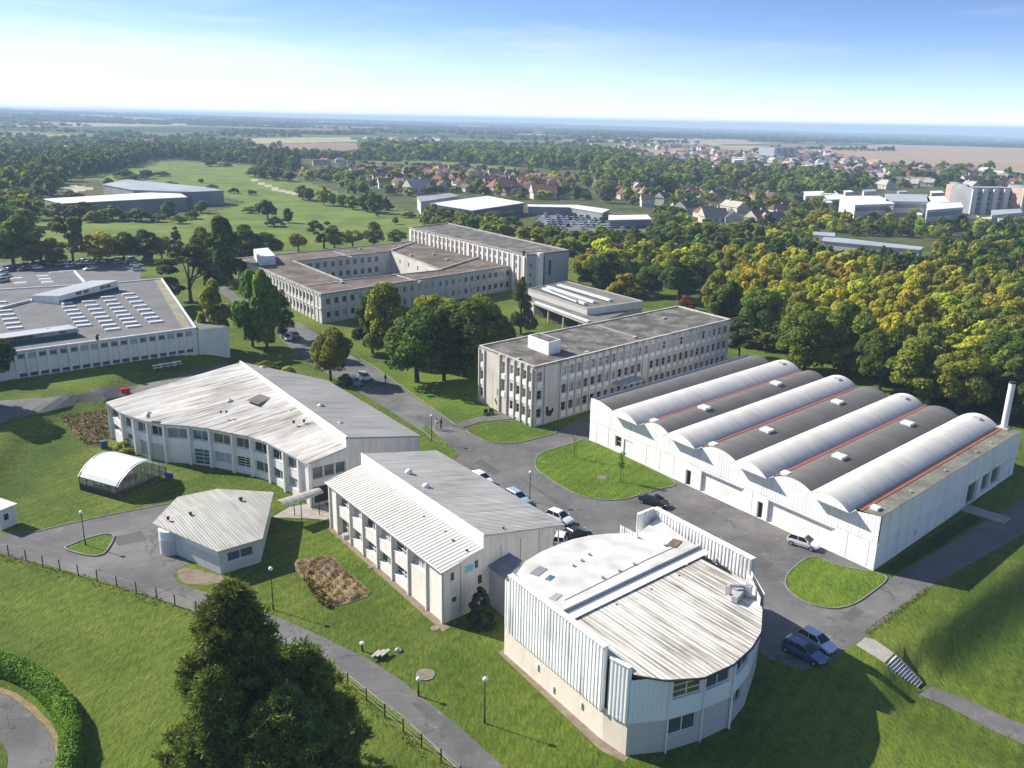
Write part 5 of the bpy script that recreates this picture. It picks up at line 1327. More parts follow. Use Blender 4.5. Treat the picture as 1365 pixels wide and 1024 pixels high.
for t in (0, 1): MB().poly([gp_(t, 0, .15), gp_(t, 1, .15), gp_(t, 1, 1.75), gp_(t, 0, 1.75)]).build('side_mesh', 'clear_pane', gh)
mb = MB()
for v in (0, 1):
    mb.tube([gp_(t, v, z) for t, z in prof], .05, 6)
    for t in np.linspace(0, 1, 9): mb.tube([gp_(t, v, 0), gp_(t, v, float(np.interp(t, [p[0] for p in prof], [p[1] for p in prof])))], .045 if t in (0, 1) else .03, 6)
    for z in (.1, .95): mb.tube([gp_(0, v, z), gp_(1, v, z)], .035, 5)
for t in (0, 1):
    for v in np.linspace(0, 1, 6): mb.tube([gp_(t, v, 0), gp_(t, v, 1.75)], .05, 6)
    for z in (.1, .9, 1.75): mb.tube([gp_(t, 0, z), gp_(t, 1, z)], .04, 5)
mb.build('frame', 'dark_metal', gh)
mb = MB(); mb.obox(gp_(-.01, 0, .02), gW, gU * .015, UP * .85); mb.build('dark_skirt', 'louvre_dark', gh)
mb = MB(); mb.obox(gp_(.2, .15, 0), gU * .6, gW * .2, UP * .7); mb.obox(gp_(.15, .6, 0), gU * .7, gW * .2, UP * .7); mb.build('bench', 'soil', gh)
# ---- white hut at the left edge
hA, hB = G(2, 707), G(24, 698); hv = V(-(hB - hA)[1], (hB - hA)[0], 0) * 1.5
ht_o = thing('garden_hut', 'small white hut with flat roof at the left edge by the yard', 'hut', hA)
mb = MB().prism([hA[:2], hB[:2], (hB + hv)[:2], (hA + hv)[:2]], 0, 2.3); mb.build('wall', 'white_wall', ht_o)
r = [hA, hB, hB + hv, hA + hv]; r = inset(r, -.2); MB().prism(r, 2.3, 2.45).build('roof', 'membrane', ht_o)
n = outn(hA, hB); bar(mb := MB(), hA, hB, .5, 1.0, 1.0, 1.7, n, .003, .05); mb.build('window', 'glass_dark', ht_o)

# ------------------------------------------------------------------ buildings in the distance
def far_block(name, label, px, h, wall='far_white', roof='far_roof_grey', cat='building', group=None, wins=0, base=None, winm='far_grey', loc_z=None):
    pts = [P(*a, h)[:2] if loc_z is None else P(*a, loc_z + h)[:2] for a in px]
    z0 = min(float(zt(*p)) for p in pts); zt_ = h if loc_z is None else loc_z + h
    t = thing(name, label, cat, (*pts[0], z0), group)
    MB().prism(pts, z0 - .5, zt_ - .05).build('wall', wall, t)
    r = inset(pts, -.3); MB().prism(r, zt_ - .04, zt_ + .3).build('roof', roof, t)
    if wins:
        a, b = np.array(pts[0]), np.array(pts[1]); n = outn(a, b); L = wlen(a, b)
        for j in range(wins):
            z = z0 + (zt_ - z0) * (j + .35) / wins
            bar(mb := MB(), a, b, L * .03, L * .97, z, z + (zt_ - z0) / wins * .45, n, .003, .1); mb.build('window_band', winm, t)
    return t, pts
far_block('long_shed', 'long dark-walled shed with dull grey roof beyond the meadow trees', [(178, 254), (256, 256.5), (298, 254.5), (272, 250), (170, 240), (137, 246.5)], 7, 'far_grey', 'far_roof_grey', 'shed')
far_block('long_shed', 'long shed with bright white roof among the trees', [(82, 272), (249, 263.5), (234, 255.5), (59, 266)], 6, 'far_grey', 'far_roof_white', 'shed')
far_block('shopping_centre', 'wide shopping centre with white flat roofs and dark blue front', [(631, 281), (698, 271), (650, 262), (575, 272)], 5.5, 'far_blue', 'far_roof_white', 'shop', wins=1, winm='glass_mid')
far_block('shopping_centre', 'low dark grey-roofed shop left of the white shopping centre', [(561, 270), (612, 262), (600, 258.5), (556, 263)], 6, 'far_white', 'far_grey', 'shop')
far_block('retail_canopy', 'long white canopy roof along the shop car park', [(704, 276), (760, 277), (803, 284), (812, 280), (768, 274), (704, 273.5)], 3.5, 'far_grey', 'far_roof_white', 'canopy')
far_block('retail_canopy', 'short white roof at the right end of the shop car park', [(812, 294), (868, 293), (862, 287), (812, 288)], 3.5, 'far_grey', 'far_roof_white', 'canopy')
for lb, px, h, wl, rf in (
    ('white hall with pale curved roof near the commercial estate', [(1140, 274), (1192, 272), (1172, 262), (1120, 262)], 9, 'far_white', 'far_roof_white'),
    ('white low block in front of the commercial estate', [(1142, 271), (1190, 276), (1192, 267), (1144, 264)], 8, 'far_white', 'far_roof_grey'),
    ('long glass-roofed hall with blue-grey shine in the commercial estate', [(1182, 269), (1240, 270), (1235, 260), (1180, 259)], 9, 'far_white', 'far_roof_grey'),
    ('white round-roofed hall left of the apartment slab', [(1238, 272), (1264, 270), (1258, 262), (1236, 263)], 9, 'far_white', 'far_roof_white'),
    ('white cube building before the apartment slab', [(1236, 281), (1284, 277), (1280, 271), (1236, 272)], 9, 'far_white', 'far_roof_white'),
    ('low white depot below the apartment slab', [(1322, 288), (1362, 284), (1360, 279), (1322, 281)], 5, 'far_white', 'far_roof_grey'),
    ('low pale depot left of the white hall', [(1100, 267), (1126, 266), (1122, 260), (1098, 260)], 5, 'far_cream', 'far_roof_white'),
    ('grey low warehouse with white edge at the estate left end', [(1074, 262), (1118, 260), (1112, 255), (1072, 256)], 5, 'far_white', 'far_roof_white')):
    far_block('commercial_building', lb, px, h, wl, rf, 'building', 'buildings of the commercial estate', wins=2 if h > 7 else 1)
def tower(name, label, pxl, pxr, ytop, ybase, depth, bays, mats, cat='apartment block', group=None):
    a, b = G(pxl, ybase), G(pxr, ybase); n = outn(a, b); H = height_at(a, ytop); L = wlen(a, b); d = unit(V(*(b - a)[:2], 0))
    z0 = min(a[2], b[2]) - .5
    t = thing(name, label, cat, a, group); q = [a[:2], b[:2], (b - n * depth)[:2], (a - n * depth)[:2]]
    MB().prism(q, z0, a[2] + H).build('wall', mats[0], t)
    for k in range(bays):
        x0, x1 = L * k / bays, L * (k + 1) / bays
        if k % 2 == 0: bar(mb := MB(), a, b, x0 + .1, x1 - .1, a[2], a[2] + H + .8, n, .01, 1.2); mb.build('bay', mats[1], t)
        else:
            mb = MB()
            for z in np.arange(1.5, H - 1.5, 3): bar(mb, a, b, x0 + L / bays * .25, x1 - L / bays * .25, a[2] + z, a[2] + z + 1.3, n, .01, .12)
            mb.build('window_column', mats[2], t)
    MB().prism(inset(q, 1.0), a[2] + H, a[2] + H + 1.4).build('roof_plant', 'far_grey', t)
tower('apartment_slab', 'wide grey and white apartment slab with vertical bays above the trees', 1290, 1353, 254, 285, 14, 9, ('far_grey', 'far_white', 'far_blue'))
tower('apartment_tower', 'narrow salmon-sided tower left of the apartment slab', 1272, 1281, 247, 277, 10, 1, ('salmon', 'salmon', 'far_grey'))
tower('apartment_tower', 'dark grey stair tower beside the salmon tower', 1282, 1290, 250, 283, 12, 2, ('far_grey', 'far_grey', 'far_blue'))
tower('apartment_tower', 'salmon apartment block at the right edge of the photograph', 1357, 1385, 252, 287, 14, 4, ('salmon', 'far_cream', 'far_grey'))
tower('apartment_tower', 'pale blue-grey high-rise on the far side of town', 1030, 1060, 198, 213, 30, 7, ('far_roof_grey', 'far_white', 'far_grey'))
for lb, px, h in (('long low pale-roofed building cutting through the autumn wood', [(1096, 322), (1226, 334), (1230, 330.5), (1100, 316)], 4.5), ('short grey-roofed building at the wood edge behind the long low one', [(1084, 314), (1112, 316), (1112, 311.5), (1086, 310)], 5)):
    far_block('woodland_building', lb, px, h, 'far_white', 'far_roof_grey', 'building')

k_ = random.Random(8)
for x, y in ((1086, 262), (1104, 271), (1130, 280), (1152, 283), (1176, 285), (1204, 283), (1222, 287), (1246, 289), (1272, 289), (1298, 291), (1316, 293), (1338, 294), (1132, 257), (1160, 256), (1204, 257), (1250, 258), (1268, 262), (970, 217), (985, 214), (1004, 219), (1024, 221), (1048, 218), (1072, 222), (1016, 212), (1060, 212)):
    wd_, dp = k_.uniform(9, 17), k_.uniform(2.0, 3.4)
    if y < 225: wd_ *= .8; dp *= .6
    far_block('commercial_building', 'small low commercial building with pale flat roof in the built-up distance', [(x - wd_ / 2, y), (x + wd_ / 2, y - .6), (x + wd_ / 2 - 3, y - dp), (x - wd_ / 2 - 2, y - dp + .5)], k_.uniform(3.5, 5.5) if y > 225 else 7, k_.choice(['far_white', 'far_cream', 'far_white', 'salmon']), k_.choice(['far_roof_white', 'far_roof_grey', 'far_roof_white']), 'building', 'small commercial buildings in the distance')
# ------------------------------------------------------------------ trees
def leaf_quads(c, nrm, size, rng, aspect=.62):
    n = len(c)
    r = rng.normal(size=(n, 3)); t = r - (r * nrm).sum(1, keepdims=True) * nrm
    t /= np.linalg.norm(t, axis=1, keepdims=True) + 1e-9
    b = np.cross(nrm, t); s = size[:, None]
    v = np.stack([c - t * s, c + b * s * aspect, c + t * s, c - b * s * aspect], 1)
    v[:, 0] -= nrm * s * .25; v[:, 2] -= nrm * s * .25
    return v.reshape(-1, 3)
def crown_verts(kind, seed, n, ls):
    rng = np.random.default_rng(seed)
    L = []
    if kind == 'round':
        for _ in range(38):
            d = rng.normal(size=3); d /= np.linalg.norm(d); k = rng.uniform(.6, 1)
            L.append((d * k * np.array([.36, .36, .38]) + (0, 0, .51), rng.uniform(.10, .17)))
    elif kind == 'tall':
        for _ in range(38):
            z = rng.uniform(.12, .92); w = .33 * math.sin(math.pi * min(1, (z - .08) / .92) ** .8) + .05; a = rng.uniform(0, 6.28); k = rng.uniform(.3, 1)
            L.append((np.array([w * k * math.cos(a), w * k * math.sin(a), z]), rng.uniform(.09, .16)))
    elif kind == 'loose':
        for _ in range(24):
            z = rng.uniform(.22, .92); a = rng.uniform(0, 6.28); k = rng.uniform(.1, .4)
            L.append((np.array([k * math.cos(a), k * math.sin(a), z]), rng.uniform(.07, .14)))
    elif kind == 'broad':
        for _ in range(40):
            a = rng.uniform(0, 6.28); k = .42 * math.sqrt(rng.uniform(0, 1)); z = .11 + .72 * (1 - (k / .45) ** 2) * rng.uniform(.3, 1)
            L.append((np.array([k * math.cos(a), k * math.sin(a), z]), rng.uniform(.09, .16)))
    elif kind == 'cedar':
        for i in range(26):
            z = rng.uniform(.22, .93); w = .46 * (1 - ((z - .35) / .75) ** 2) * rng.uniform(.4, 1); a = rng.uniform(0, 6.28)
            L.append((np.array([w * math.cos(a), w * math.sin(a), z]), rng.uniform(.10, .17), .42))
    elif kind == 'cone':
        for i in range(30):
            z = rng.uniform(.06, .97); w = .42 * (1 - z) ** .8 * rng.uniform(.5, 1); a = rng.uniform(0, 6.28)
            L.append((np.array([w * math.cos(a), w * math.sin(a), z]), .05 + .12 * (1 - z), .7))
    elif kind == 'bush':
        for i in range(16):
            a = rng.uniform(0, 6.28); k = .36 * math.sqrt(rng.uniform(0, 1)); z = .12 + .62 * (1 - (k / .42) ** 2) * rng.uniform(.3, 1)
            L.append((np.array([k * math.cos(a), k * math.sin(a), z]), rng.uniform(.12, .2)))
    cen = np.array([l[0] for l in L]); rad = np.array([l[1] for l in L]); fl = np.array([l[2] if len(l) > 2 else .85 for l in L])
    m = int(n * 1.9); pk = rng.choice(len(L), m, p=rad ** 2 / (rad ** 2).sum())
    d = rng.normal(size=(m, 3)); d /= np.linalg.norm(d, axis=1, keepdims=True); d[:, 2] = np.where(d[:, 2] < -.35, -d[:, 2], d[:, 2])
    sh = rng.uniform(.72, 1.08, m)
    p = cen[pk] + d * (rad[pk] * sh)[:, None] * np.stack([np.ones(m), np.ones(m), fl[pk]], 1)
    dist = np.linalg.norm((p[:, None] - cen[None]) / rad[None, :, None], axis=2); dist[np.arange(m), pk] = 9
    keep = (dist > .62).all(1)
    p, d = p[keep][:n], d[keep][:n]
    nrm = d + rng.normal(size=p.shape) * .40 + (0, 0, .30); nrm /= np.linalg.norm(nrm, axis=1, keepdims=True)
    sz = ls * rng.uniform(.55, 1.25, len(p))
    return leaf_quads(p, nrm, sz, rng), cen, rad
def quads_of(v): return np.arange(len(v)).reshape(-1, 4)
def crown_mesh(name, kind, seed, n, ls, matn='leaves'):
    v, cen, rad = crown_verts(kind, seed, n, ls)
    return mesh_np(name, v, quads_of(v), [matn]), cen
def trunk_mesh(cen, seed, r=.028, bark='bark', top=.6):
    rng = np.random.default_rng(seed); mb = MB()
    mb.tube([V(0, 0, -.03), V(.004, 0, .12), V(.008, .005, .32), V(0, .01, top)], [r * 1.25, r, r * .8, r * .35], 7)
    for c in cen[rng.permutation(len(cen))[:7]]:
        z0 = min(.18 + .5 * rng.uniform(), c[2] * .8); q = V(0, 0, z0)
        mb.tube([q, q * .5 + c * .5 + V(0, 0, .02), c], [r * .5, r * .34, r * .12], 5)
    me = bpy.data.meshes.new('trunk'); me.from_pydata(mb.v, [], mb.f); me.materials.append(MATS[bark]); me.update(); return me
PROTO = {}
def proto(kind, var, n, ls, matn='leaves', bark='bark', r=.028):
    key = (kind, var, n)
    if key not in PROTO:
        me, cen = crown_mesh('crown_' + kind, kind, 11 * var + len(kind) * 7 + 5, n, ls, matn)
        PROTO[key] = (me, trunk_mesh(cen, var, r, bark))
    return PROTO[key]
TC = {'dark': (.068, .108, .026), 'green': (.112, .175, .030), 'light': (.195, .255, .044), 'yellow': (.36, .385, .045), 'gold': (.44, .40, .045), 'rust': (.36, .32, .05), 'grey': (.15, .19, .09), 'cedar': (.095, .108, .042), 'blue': (.050, .086, .044), 'olive': (.21, .235, .042), 'red': (.19, .085, .035)}
tr = np.random.default_rng(21)
def jitter(c, a=.14): return tuple(float(x * k) for x, k in zip(c, tr.normal(1, a * .5, 3) * tr.normal(1, a)))
NAMES = {'round': 'broadleaf_tree', 'tall': 'broadleaf_tree', 'loose': 'broadleaf_tree', 'broad': 'broadleaf_tree', 'cedar': 'evergreen_tree', 'cone': 'conifer_tree', 'bush': 'shrub'}
def tree(base, h, wd, kind, tint, label, group=None, n=4200, ls=.036, bark='bark', parts=True, matn=None, cat=None, name=None):
    matn = matn or ('needles' if kind in ('cedar', 'cone') else 'leaves')
    cm, tm = proto(kind, int(tr.integers(0, 4 if parts else 3)), n, ls, matn, bark)
    t = thing(name or NAMES[kind], label, cat or ('shrub' if kind == 'bush' else 'tree'), base, group)
    rot = float(tr.uniform(0, 6.28))
    for nm, me in (('trunk', tm), ('crown', cm)):
        o = link(nm, me, t); o.rotation_euler = (0, 0, rot); o.scale = (wd, wd, h)
        if nm == 'crown': o.color = (*jitter(tint), 1)
    return t
def tpx(bx, by, topy, wpx, kind, tint, label, group=None, **kw):
    b = G(bx, by); h = height_at(b, topy); dist = np.linalg.norm(b - CAM)
    return tree(b, h, wpx * dist / FPX, kind, TC[tint], label, group, **kw)
T = [
 (255, 404, 322, 82, 'cedar', 'cedar', 'broad dark olive evergreen at the corner of the flat-roofed school'),
 (288, 468, 374, 50, 'tall', 'olive', 'slim tree with bare lower trunk in front of the school side wall'),
 (337, 462, 360, 58, 'tall', 'green', 'tall leafy tree, left of the pair in front of the courtyard block'),
 (356, 466, 358, 52, 'tall', 'light', 'tall leafy tree, right of the pair in front of the courtyard block'),
 (377, 452, 386, 38, 'tall', 'dark', 'smaller darker tree behind the tall pair before the courtyard block'),
 (441, 507, 431, 66, 'round', 'olive', 'round tree between the curved building and the campus road'),
 (497, 472, 388, 60, 'tall', 'dark', 'dark slim tree at the left end of the tall clump by the road'),
 (518, 480, 380, 78, 'tall', 'olive', 'yellow-green tree second from the left of the clump by the road'),
 (556, 510, 402, 116, 'round', 'green', 'big round dark green tree in the middle front of the clump by the road'),
 (585, 484, 386, 90, 'round', 'olive', 'yellow-topped tree at the back of the clump by the road'),
 (618, 503, 390, 112, 'round', 'green', 'big dark tree right of the middle of the clump by the road'),
 (655, 497, 388, 88, 'round', 'green', 'dark tree at the right end of the clump by the road'),
 (592, 508, 408, 88, 'round', 'dark', 'dark tree between the two big ones at the front of the clump by the road'),
 (636, 486, 384, 74, 'round', 'olive', 'yellow-topped tree at the back right of the clump by the road'),
 (694, 446, 368, 50, 'cone', 'cedar', 'solitary pine with open crown left of the low mossy-roofed hall'),
 (776, 372, 338, 40, 'round', 'olive', 'small tree behind the right end of the long block'),
 (800, 386, 330, 64, 'broad', 'dark', 'dark tree behind the low mossy-roofed hall'),
 (832, 396, 360, 52, 'broad', 'yellow', 'yellowish low tree beside the white end of the low hall'),
 (868, 394, 350, 50, 'round', 'green', 'green tree right of the yellowish one behind the low hall'),
 (905, 402, 345, 60, 'round', 'dark', 'dark round tree behind the far end of the classroom block roof'),
 (915, 414, 390, 30, 'bush', 'red', 'small reddish shrub beyond the far roof corner of the classroom block'),
 (966, 448, 375, 62, 'tall', 'green', 'leafy tree just beyond the far corner of the classroom block'),
 (1010, 458, 383, 68, 'round', 'green', 'broad green tree right of the classroom block far corner'),
 (985, 478, 424, 52, 'cedar', 'cedar', 'sparse dark evergreen touching the end wall of the classroom block'),
 (1072, 494, 402, 92, 'tall', 'light', 'tall pale green tree behind the leftmost white vault end'),
 (1128, 500, 404, 86, 'tall', 'light', 'tall pale green tree behind the second white vault end'),
 (1172, 520, 428, 72, 'round', 'green', 'green tree between the second and third white vault ends'),
 (1226, 537, 452, 92, 'round', 'light', 'light green round tree behind the third white vault end'),
 (1275, 548, 466, 84, 'round', 'light', 'light green round tree beside the workshop chimney'),
 (1330, 520, 440, 84, 'round', 'green', 'green tree behind the workshop chimney'),
 (1395, 530, 440, 90, 'round', 'light', 'light green tree at the right edge of the photograph'),
 (2, 506, 448, 44, 'round', 'dark', 'dark tree at the left edge before the flat-roofed school'),
 (-62, 545, 430, 90, 'round', 'dark', 'dark tree outside the left edge whose shadow crosses the upper road'),
 (18, 352, 285, 62, 'round', 'green', 'broad tree at the far left behind the car park'),
 (45, 352, 300, 52, 'tall', 'olive', 'olive tree second from the left behind the car park'),
 (98, 352, 280, 50, 'loose', 'grey', 'tall wispy grey-green tree behind the car park'),
 (72, 354, 316, 46, 'round', 'olive', 'low leafy tree left of the wispy one behind the car park'),
 (134, 350, 306, 48, 'round', 'yellow', 'yellow-green tree in the middle of the row behind the car park'),
 (166, 349, 306, 42, 'round', 'green', 'green tree behind the parked cars left of the twin row end'),
 (193, 347, 305, 46, 'round', 'dark', 'dark tree at the right part of the row behind the car park'),
 (236, 344, 302, 34, 'cone', 'blue', 'small pointed conifer above the broad dark evergreen'),
 (216, 346, 312, 36, 'round', 'olive', 'small olive tree left of the pointed conifer'),
 (278, 372, 300, 52, 'tall', 'dark', 'tall dark tree right of the broad evergreen'),
 (302, 382, 292, 58, 'tall', 'green', 'tall green tree left of the courtyard block'),
 (328, 352, 298, 62, 'round', 'dark', 'dark round tree behind the left corner of the courtyard block'),
 (360, 344, 306, 50, 'round', 'green', 'green tree behind the left wing of the courtyard block'),
 (398, 335, 308, 30, 'round', 'olive', 'small tree by the track behind the courtyard block'),
 (432, 331, 294, 46, 'loose', 'grey', 'greyish tree at the middle of the row behind the courtyard block'),
 (446, 333, 304, 36, 'round', 'green', 'low green tree right of the greyish tree behind the courtyard block'),
 (470, 329, 304, 38, 'round', 'olive', 'olive tree behind the rear wing of the courtyard block'),
 (498, 327, 295, 38, 'tall', 'grey', 'upright grey-green tree behind the rear wing of the courtyard block'),
 (528, 325, 305, 34, 'round', 'light', 'light tree left of the long block far end'),
 (640, 833, 782, 50, 'cone', 'blue', 'dark bushy conifer in the corner between the teaching building and the link'),
 (352, 494, 478, 30, 'bush', 'light', 'clipped light green shrub by the curved building roof tip'),
 (384, 500, 486, 24, 'bush', 'yellow', 'yellow shrub by the curved building roof edge'),
 (372, 492, 480, 22, 'bush', 'green', 'small green shrub between the two by the curved building'),
 (172, 601, 583, 34, 'bush', 'yellow', 'yellow-green shrub between the greenhouse and the curved building'),
 (462, 512, 496, 26, 'bush', 'olive', 'low shrub under the round tree beside the campus road'),
]
for a in T: tpx(*a, n=9000 if a[3] > 40 else 4000, ls=.025 if a[3] > 60 else .031)
# saplings on the oval lawn
for bx, by, ty, wp, lb in ((827, 643, 603, 8, 'thin sapling with sparse leaves on the right of the oval lawn'), (765.5, 611, 580, 7, 'thin staked sapling on the left of the oval lawn')):
    b = G(bx, by); h = height_at(b, ty); t = thing('sapling', lb, 'tree', b)
    MB().tube([b, b + UP * h * .9], [.05, .02], 6).tube([b + V(.3, 0, 0), b + V(.3, 0, h * .35)], .03, 5).build('trunk', 'bark', t)
    rg = np.random.default_rng(int(bx)); k = 220 if by > 620 else 50
    z = rg.uniform(.45 if k > 100 else .35, 1.0, k); c = np.stack([rg.normal(0, .22, k), rg.normal(0, .22, k), z * h], 1); nn = rg.normal(size=(k, 3)); nn /= np.linalg.norm(nn, axis=1, keepdims=True)
    v = leaf_quads(c, nn, rg.uniform(.08, .17, k), rg); o = link('crown', mesh_np('sapling_crown', v, quads_of(v), ['leaves']), t); o.color = (*TC['green'], 1)

# ---- big pines in the foreground: whorled boughs carrying needle tufts
def pine_mesh(seed, h, spread, boughs=150, sh=1.3):
    rng = np.random.default_rng(seed); tips, axs, mb = [], [], MB()
    mb.tube([V(0, 0, -.2), V(.1, 0, h * .4), V(.05, .1, h * .97)], [.34, .22, .04], 9)
    nw = max(8, int(h * 1.75)); per = max(6, boughs // nw)
    for i in range(nw * per):
        z = h * (.07 + .92 * ((i // per) + rng.normal(.5, .13)) / nw); z = min(z, h * .985); f = z / h
        ln = spread * (1 - f ** sh) ** .85 * rng.uniform(.6, 1.18) + .3; a = (i % per) * 6.283 / per + (i // per) * 1.1 + rng.normal(0, .22)
        d = V(math.cos(a), math.sin(a), 0); up = rng.uniform(.12, .45) + f * .5
        p0 = V(0, 0, z); p1 = p0 + d * ln * .5 + UP * ln * up * .35; p2 = p0 + d * ln + UP * ln * up * .9
        mb.tube([p0, p1, p2], [.05 * (1 - f) + .02, .03, .012], 5)
        side = V(-d[1], d[0], 0); k = int(5 + ln * 5.5)
        for _ in range(k):
            t = rng.uniform(.22, 1.04) ** .7; c = p0 * (1 - t) ** 2 + 2 * p1 * t * (1 - t) + p2 * t * t
            w_ = ln * .36 * (1.1 - t) + .22
            c = c + side * rng.normal(0, w_ * .62) + UP * rng.normal(.02, .16) + d * rng.normal(0, .1)
            tips.append(c); axs.append(unit(d * .7 + side * rng.normal(0, .5) + UP * rng.uniform(.35, 1.2)))
    tips, axs = np.array(tips), np.array(axs); nb = 15; vs = []
    for j in range(nb):
        r = rng.normal(size=tips.shape); r /= np.linalg.norm(r, axis=1, keepdims=True)
        dv_ = axs * .75 + r * .85; dv_ /= np.linalg.norm(dv_, axis=1, keepdims=True)
        s_ = np.cross(dv_, rng.normal(size=tips.shape)); s_ /= np.linalg.norm(s_, axis=1, keepdims=True)
        ln = rng.uniform(.26, .56, (len(tips), 1)); wd = rng.uniform(.025, .05, (len(tips), 1)); st = tips - axs * rng.uniform(0, .22, (len(tips), 1))
        vs.append(np.stack([st - s_ * wd * .4, st + s_ * wd * .4, st + dv_ * ln + s_ * wd, st + dv_ * ln - s_ * wd], 1))
    v = np.concatenate(vs).reshape(-1, 3)
    tm = bpy.data.meshes.new('pine_trunk'); tm.from_pydata(mb.v, [], mb.f); tm.materials.append(MATS['bark']); tm.update()
    return mesh_np('pine_crown', v, quads_of(v), ['needles']), tm
for (bx, by, ty, sp, bo, sd_, shp, lb) in ((330, 1072, 786, 4.6, 400, 1, 1.55, 'tall dark pine with pointed top in the foreground'), (412, 1046, 868, 3.9, 260, 2, 1.3, 'lower dark pine right of the tall one, by the fence'), (306, 1122, 900, 3.3, 220, 3, 1.4, 'dark pine at the left foot of the tall one, cut by the bottom edge'), (392, 1130, 930, 4.2, 220, 5, 1.5, 'dark pine at the right foot of the tall one, cut by the bottom edge')):
    b = G(bx, by); h = height_at(b, ty); cm, tm = pine_mesh(sd_, h, sp, bo, shp); t = thing('pine_tree', lb, 'tree', b, 'pines in the foreground')
    o = link('trunk', tm, t); o = link('crown', cm, t); o.color = (*jitter((.125, .175, .048), .1), 1)

# ---- clipped hedge round the drive
hp = smooth_ring([G(*q) for q in ((-120, 876), (-60, 880), (0, 893), (30, 903), (62, 923), (84, 948), (95, 975), (97, 1000), (93, 1030), (80, 1075))], 8, False)
rg = np.random.default_rng(5); n_ = 26000
seg = rg.integers(0, len(hp) - 1, n_); tt = rg.uniform(0, 1, n_)[:, None]
c = np.array(hp)[seg] * (1 - tt) + np.array(hp)[seg + 1] * tt; dd = np.array(hp)[seg + 1] - np.array(hp)[seg]; dd /= np.linalg.norm(dd, axis=1, keepdims=True); sd2 = np.stack([-dd[:, 1], dd[:, 0], 0 * dd[:, 0]], 1)
ang = rg.uniform(-.35, math.pi + .35, n_); wv = 1.12 + .05 * np.sin(seg * .6 + tt[:, 0] * .6)
off = np.stack([np.cos(ang) * .85 * wv, np.maximum(np.sin(ang), -.2) * 1.25 * wv], 1) * rg.uniform(.82, 1.06, (n_, 1))
off[:, 0] = np.sign(off[:, 0]) * np.abs(off[:, 0]) ** .75 * .9
p_ = c + sd2 * off[:, :1] + np.stack([0 * ang, 0 * ang, .25 + off[:, 1]], 1)
nn = sd2 * np.cos(ang)[:, None] + np.stack([0 * ang, 0 * ang, np.sin(ang)], 1) + rg.normal(0, .5, (n_, 3)); nn /= np.linalg.norm(nn, axis=1, keepdims=True)
v = leaf_quads(p_, nn, rg.uniform(.07, .17, n_), rg, .4)
hb = thing('hedge', 'thick bright green hedge curving round the drive in the bottom left corner', 'hedge', hp[30])
v = v - np.array(hp[30]); o = link('foliage', mesh_np('hedge_foliage', v, quads_of(v), ['hedge_leaves']), hb); o.color = (.12, .25, .018, 1)
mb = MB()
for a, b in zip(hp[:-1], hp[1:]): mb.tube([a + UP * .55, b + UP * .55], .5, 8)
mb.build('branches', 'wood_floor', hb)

# ---- the autumn wood and the other woods
def fill(poly, spacing, rng, jit=.42, cap=99999):
    w_ = [G(*q)[:2] for q in poly]; xs = [q[0] for q in w_]; ys = [q[1] for q in w_]
    nx, ny = int((max(xs) - min(xs)) / spacing) + 1, int((max(ys) - min(ys)) / spacing) + 1
    X, Y = np.meshgrid(min(xs) + np.arange(nx) * spacing, min(ys) + np.arange(ny) * spacing); X = X.ravel() + rng.uniform(-jit, jit, X.size) * spacing; Y = Y.ravel() + rng.uniform(-jit, jit, Y.size) * spacing
    k = poly_in(X, Y, w_); return X[k], Y[k]
wr = np.random.default_rng(9)
X, Y = fill(WOOD, 5.7, wr)
bad = poly_in(X, Y, [G(*q)[:2] for q in ((1066, 356), (1070, 305), (1250, 322), (1250, 368))]) | poly_in(X, Y, [G(*q)[:2] for q in ((900, 378), (955, 372), (985, 398), (930, 402))])
X, Y = X[~bad], Y[~bad]
keep = np.hypot(X, Y) > 0; order = np.argsort(np.hypot(X, Y)); X, Y = X[order], Y[order]
def wood_tint(x, y):
    px, py = proj((x, y, 6))
    nzv = math.sin(x * .05 + 1) * math.sin(y * .043 + 2) + .6 * math.sin(x * .021 - y * .03)
    u = wr.uniform() + .15 * nzv
    # yellow belt running down to the right; greener below and at the far side
    y0 = 322 + (px - 830) * .085; y1 = 384 + (px - 830) * .19
    if y0 < py < y1: return 'gold' if u > .95 else 'yellow' if u > .40 else 'rust' if u > .385 else 'olive' if u > .16 else 'light'
    if py <= y0: return 'olive' if u > .72 else 'dark' if u < .45 else 'green'
    return 'yellow' if u > .97 else 'light' if u > .5 else 'green' if u > .2 else 'dark'
SPEC = []
for x, y in zip(X, Y):
    tint = wood_tint(x, y); SPEC.append((x, y, wr.uniform(8.2, 10.6), wr.uniform(7.0, 9.6), tint))
GRP = {'gold': 'golden autumn trees of the wood', 'yellow': 'yellow-green autumn trees of the wood', 'rust': 'rust-tinted autumn trees of the wood', 'olive': 'olive trees of the wood', 'green': 'green trees of the wood', 'light': 'light green trees of the wood', 'dark': 'dark green trees of the wood'}
LAB = {'gold': 'golden autumn tree in the wood right of the campus', 'yellow': 'yellow-green autumn tree in the wood right of the campus', 'rust': 'rust-tinted autumn tree in the wood right of the campus', 'olive': 'olive-coloured tree in the wood right of the campus', 'green': 'mid green tree in the wood right of the campus', 'light': 'light green tree in the wood right of the campus', 'dark': 'dark green tree in the wood right of the campus'}
vis = [s for s in SPEC if -60 < proj((s[0], s[1], 5))[0] < 1425]
IND = vis[:232]; MASS = [s for s in SPEC if s not in IND]
for x, y, h, wd, tint in IND:
    z = float(zt(x, y)); tree(V(x, y, z), h, wd, ['round', 'tall', 'broad'][int(wr.integers(0, 3))], TC[tint], LAB[tint], GRP[tint], n=3200, ls=.043, parts=False, name='woodland_tree')
